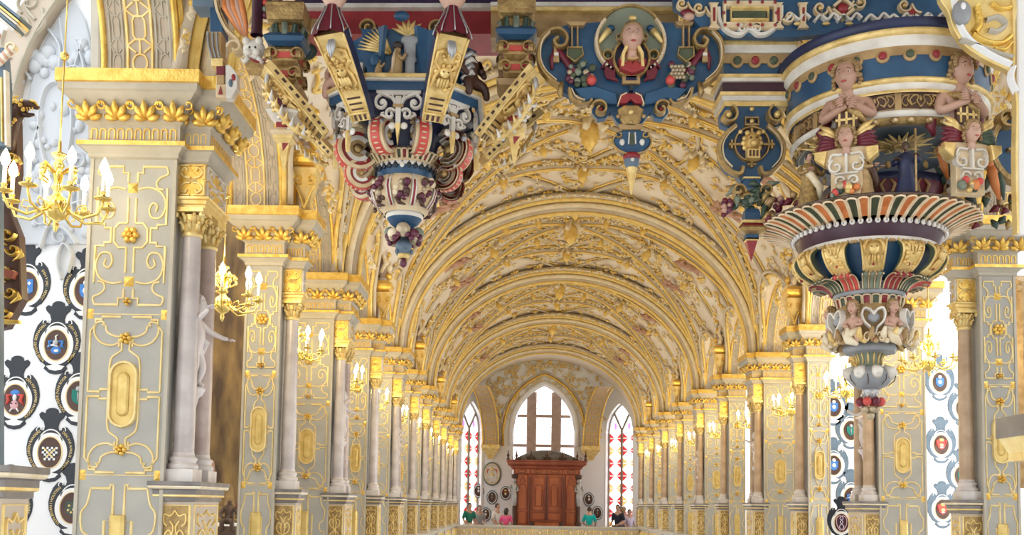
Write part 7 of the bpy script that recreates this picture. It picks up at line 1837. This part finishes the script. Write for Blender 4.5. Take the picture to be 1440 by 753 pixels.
b = MB(); c = f(362,50,4); b.m('purple').lathe([(9*k,-2*k),(9*k,0),(8*k,3*k),(8.5*k,60*k),(8.5*k,90*k)],18,tuple(c)); part('purple_column', b)
for i in range(5): b = pm(); b.m('cherub' if i % 2 else 'orange'); b.tube([(314+6*i,-10,2+i),(318+6*i,14,6),(330+4*i,34,4),(340+2*i,50+i,2)],[3,5,4,1.5],7); part('pink_drapery', b)
b = pm(); b.m('ivory').ball((358,72,4),(16,15,9),16,10)
for e in (-1,1): b.ball((358+e*9,62,10),(6,6,5),10,6); b.ball((358+e*6,78,11),(6,5,5),10,6); b.tube([(358+e*6,84,8),(358+e*12,90,6),(358+e*17,84,4)],[4,4,2],7)
b.m('hair_dark').ball((358+4,72,13),(1.6,2,1),6,4); b.ball((358-4,72,13),(1.6,2,1),6,4); part('white_mask', b)
b = pm(); b.m('gold_old').plate([(348,84),(376,90),(388,84),(388,100),(346,98)],-20,6,2); b.m('red').strip(cr([(352,84),(362,90),(374,88)],4),3,9,4); part('gilt_base', b)
b = pm(); b.m('gold_old').strip(spiral(386,94,9,2,-1,6,20),4,12,-6); b.m('red').ball((397,94,4),(5,6,4),8,5); part('gilt_base_scroll', b)
for i in range(10): b = pm(); b.m(('red_bright','leaf_green','pearl','grape','sage')[i%5]).ball((378+ (i%4)*7-4, 6+(i//4)*9, 4),(5,5,5),9,6); part('fruit', b)
b = MB(); c = f(404,60,0); kk = k
J = dict(pel=(-6,0,-16,12),bel=(0,-2,4,11),che=(2,-3,22,12),nec=(0,-3,34,5),hd=(-2,-4,44,9),sl=(-9,-4,28,6),el=(-16,-10,14,5),hl=(-8,-14,4,4),sr=(13,-4,28,6),er=(22,-8,16,5),hr=(18,-16,8,4),kl=(-12,-10,-34,7),kr=(4,-10,-34,7),al=(-10,-4,-52,4),ar=(8,-4,-52,4))
mesh_into(b, skin({n:(x*k,y*k,z_*k,r*k) for n,(x,y,z_,r) in J.items()},[('pel','bel'),('bel','che'),('che','nec'),('nec','hd'),('che','sl'),('sl','el'),('el','hl'),('che','sr'),('sr','er'),('er','hr'),('pel','kl'),('kl','al'),('pel','kr'),('kr','ar')],'pel','skin'), Tm(*c), 'skin'); part('carved_angel', b)
for i in range(5): b = MB().m('ivory' if i % 2 else 'grey_paint'); b.tube([tuple(f(396-i,26+4*i,6)),tuple(f(391-2*i,44+5*i,8)),tuple(f(388-2*i,64+5*i,6))],[3*k,5*k,1.5*k],7); part('feather', b)
b = pm(); b.m('tan_paint').plate([(408,22),(452,22),(460,34),(452,52),(440,52),(440,34),(408,34)],-30,-8,2); part('tan_moulding', b)
b = pm(); b.m('leaf_green').ball((424,66,-14),(20,14,8),14,8); b.m('ivory').plate([(414,62),(432,70),(428,78),(412,70)],-8,-2,1); b.m('skin_dark').ball((428,56,-6),(8,8,6),10,7); part('shadowed_relief', b)
# ------------------------------------------------------------------ near frame edges
P = at(1425, 330, 4.4); t = thing('gilt_framing_post', 'white and gold carved post with leafy swag and grey mask', 'post', tuple(P)); f = PM(4.4, P); k = 4.4/1440
b = pm(); b.m('white_paint').plate([(1430,-40),(1475,-40),(1475,330),(1432,330)],-10,0,2); part('post', b)
b = pm(); b.m('stone_trim').plate([(1448,325),(1475,325),(1475,1300),(1448,1300)],-10,0,2); part('lower_post', b)
b = pm(); b.m('gold_pale').strip(cr([(1421,-40),(1424,60),(1423,110),(1428,150),(1427,230),(1429,330)],6),5,6,-6); part('gilt_edge', b)
b = pm(); b.m('gold_pale').plate(cr([(1326,-10),(1334,20),(1342,44),(1358,66),(1384,84),(1414,98),(1426,104),(1424,60),(1422,-10)],5,True),-10,2,1); part('swag_ground', b)
R5 = random.Random(21)
for i,(L,w_,mm) in enumerate((([(1340,0),(1346,30),(1360,56),(1390,78),(1420,92)],10,'white_paint'),([(1372,10),(1376,34),(1368,48)],14,'gold'),([(1366,50),(1384,60),(1406,62),(1420,52)],9,'gold'),([(1384,30),(1400,26),(1412,36),(1400,46),(1388,44)],9,'stone_trim'),([(1392,6),(1404,14),(1420,12)],8,'gold'),([(1348,58),(1372,66),(1400,76),(1422,82)],5,'stone_trim'),([(1420,62),(1410,72),(1396,70)],6,'gold'),([(1424,96),(1420,112),(1428,132)],9,'white_paint'))):
    b = pm(); b.m(mm).strip(cr(L,6),w_,10,0,bev=.3,smooth=True); part('leaf_scroll', b)
b = MB().m('grey_paint'); b.ball(tuple(f(1349,22,8)),(14*k,9*k,19*k),14,9); b.m('white_paint').ball(tuple(f(1348,16,16)),(4*k,3*k,6*k),8,5); part('grey_mask', b)
P = at(1436, 700, 3.6); t = thing('stone_ledge', 'dark stone ledge on a pale banded block, low before a narrow pier', 'ledge', (P.x+.10, 3.6, 0)); hx = P.x+.30-at(1409,600,3.75).x; t.location.x = P.x+.30; z_ = at(1412,588,3.75).z
b = MB().m('marble_dark').rect([(0,z_-.075),(.0,z_),(-.004,z_+.002)],hx,.2); part('slab', b)
b = MB().m('gold_pale').rect([(-.03,z_-.16),(-.03,z_-.13),(-.012,z_-.085),(-.006,z_-.074)],hx,.2); part('moulding', b)
b = MB().m('stone_trim').rect([(-.05,0),(-.05,.2),(-.075,.24),(-.075,z_-.16)],hx,.2); b.m('marble_dark').rect([(-.074,z_-.26),(-.07,z_-.165)],hx,.2); part('block', b)
# pedestal cap at the lower left edge
P = at(-6, 656, 4.15)
q_ = copy_tree(protos['pednarrow']); q_['label'] = 'dark and gilt banded pedestal cap low before the shield with the white cross'; q_.location = (at(24,656,4.15).x-.178, 4.27, at(30,655,4.15).z-1.731)
# left edge: dressed pilaster and dark gilded altar wing with dragon head
P = at(12, 300, 7.6); t = thing('gilded_altar_wing', 'dark brown and gold carved wing with a dragon head beside the white relief', 'carving', tuple(P)); f = PM(7.6, P); k = 7.6/1440
b = pm(); b.m('wood_dark').plate([(-40,135),(12,140),(22,150),(24,240),(14,300),(26,330),(30,420),(8,460),(-40,470)],-20,0,2); part('panel', b)
b = MB(); g3 = lambda u,v,w_: tuple(f(u,v,w_))
b.m('wood_dark').tube([g3(12,215,2),g3(16,192,7),g3(22,172,9),g3(32,160,10)],[9*k,11*k,11*k,10*k],10); b.ball(g3(34,156,12),(13*k,9*k,11*k),14,9)
b.tube([g3(38,152,12),g3(50,152,13),g3(60,157,13)],[8*k,6*k,3*k],10); b.tube([g3(36,164,12),g3(46,167,13),g3(54,166,13)],[5*k,3.6*k,2*k],8)
for i in range(7): b.m('gold').ball(g3(18+4*i,150+(i-3)**2*1.3,20),(3.4*k,3*k,3.4*k),7,5)
for i in range(4): b.m('gold').tube([g3(42+4*i,158,18),g3(43+4*i,163,18)],[1.4*k,.4*k],5)
b.m('gold').ball(g3(40,149,20),(2.6*k,2*k,2.6*k),8,5); b.tube([g3(26,150,8),g3(20,141,6),g3(28,137,5)],[4*k,4*k,1*k],6); b.tube([g3(50,148,18),g3(57,150,18),g3(61,156,16)],[1.6*k,2*k,1*k],6)
for i in range(6): b.m('gold').tube([g3(8+3*i,200-4*i,12),g3(14+3*i,194-4*i,16),g3(12+3*i,186-4*i,14)],[1.5*k,3*k,1*k],6)
part('dragon_head', b)
for i,(u,v,r_,d_) in enumerate(((14,190,8,1),(18,222,9,-1),(10,250,8,1),(12,330,11,1),(20,352,10,-1),(10,382,12,1),(16,412,10,-1),(8,440,9,1))):
    b = pm(); b.m('gold').strip([(u+d_*x,v+y) for x,y in spiral(0,0,r_,1.6,0,6.6,22)],4,8,0,bev=.4); b.tube([(u-d_*r_,v,3),(u-d_*(r_+4),v+8,5),(u,v+16,4)],[2,4,1],6); part('gilt_scroll', b)
for mm_, L, w_ in (('wood_red',[(-20,224),(30,232),(28,244),(-20,238)],10),('gold',[(-20,238),(28,244),(26,248),(-20,243)],8),('wood_red',[(-20,372),(26,384),(22,394),(-20,386)],10),('gold',[(-20,448),(30,452),(30,456),(-20,458)],8)):
    b = pm(); b.m(mm_).plate(L,0,w_,1); part('ledge', b)
b = pm(); b.m('wood_dark').plate([(-60,440),(-6,445),(-6,1015),(-60,1015)],-16,0,1); part('lower_post', b)
P = at(2, 200, 7.2); t = thing('corner_pilaster', 'grey pilaster with gilt capital and slanting cornice above the dragon carving', 'pilaster', tuple(P)); f = PM(7.2, P); k = 7.2/1440
b = pm(); b.m('blue_grey').plate([(-40,60),(4,66),(8,120),(6,205),(-40,200)],-20,-2,1); b.m('ivory').strip([(8,100),(10,205)],5,4,-6); b.m('gold_pale').strip([(3,110),(4,200)],3,4,-2); part('shaft', b)
b = pm()
for off_,w_,mm in ((0,6,'blue_grey'),(6,5,'gold_pale'),(11,5,'ivory'),(16,6,'blue_grey'),(21,4,'ivory')): b.m(mm).strip([(-20,-12+off_),(36-off_*.6,33+off_*.6)],w_,18-off_*.5,-16)
part('slanting_cornice', b)
b = pm(); b.m('blue_grey').plate([(-60,190),(-6,190),(-6,1030),(-60,1030)],-24,-12,1); part('lower_shaft', b)
b = pm(); b.m('cream').strip(spiral(20,70,9,2,2,8,20),4,10,0); b.m('ivory')
for i in range(8): b.m('ivory' if i % 2 else 'cherub').ball((-2+3*i,52+ (i*37)%40,5),(6,7,5),9,6)
part('capital', b)
b = MB().m('wood_dark').box(-1.75,3.3,3.9,5.85,4.62,4.8); tag(b.build('ceiling'),'dark wooden soffit of the loft from which the carved work hangs','soffit',kind='structure')
# back part of the church: wall and vault behind the camera
b = MB().m('plaster').box(XC-7.5,XC+7.5,-7.2,-7.0,-7,7.8); tag(b.build('wall_front'),'white end wall of the church behind the viewer','wall',kind='structure')
b = MB().m('web'); vs = []; fs = []
for j in range(12):
    y = -7.0+ (YI(-1)-.2+7.0)*j/11
    for q in range(41): vs.append((XC-VA*cos(pi*q/40), y, ZB+VB*sin(pi*q/40)))
for j in range(11):
    for q in range(40): fs.append((j*41+q,j*41+q+1,(j+1)*41+q+1,(j+1)*41+q))
b.add(vs,fs,True); tag(b.build('ceiling'),'plain barrel vault over the near end of the church','vault',kind='structure')
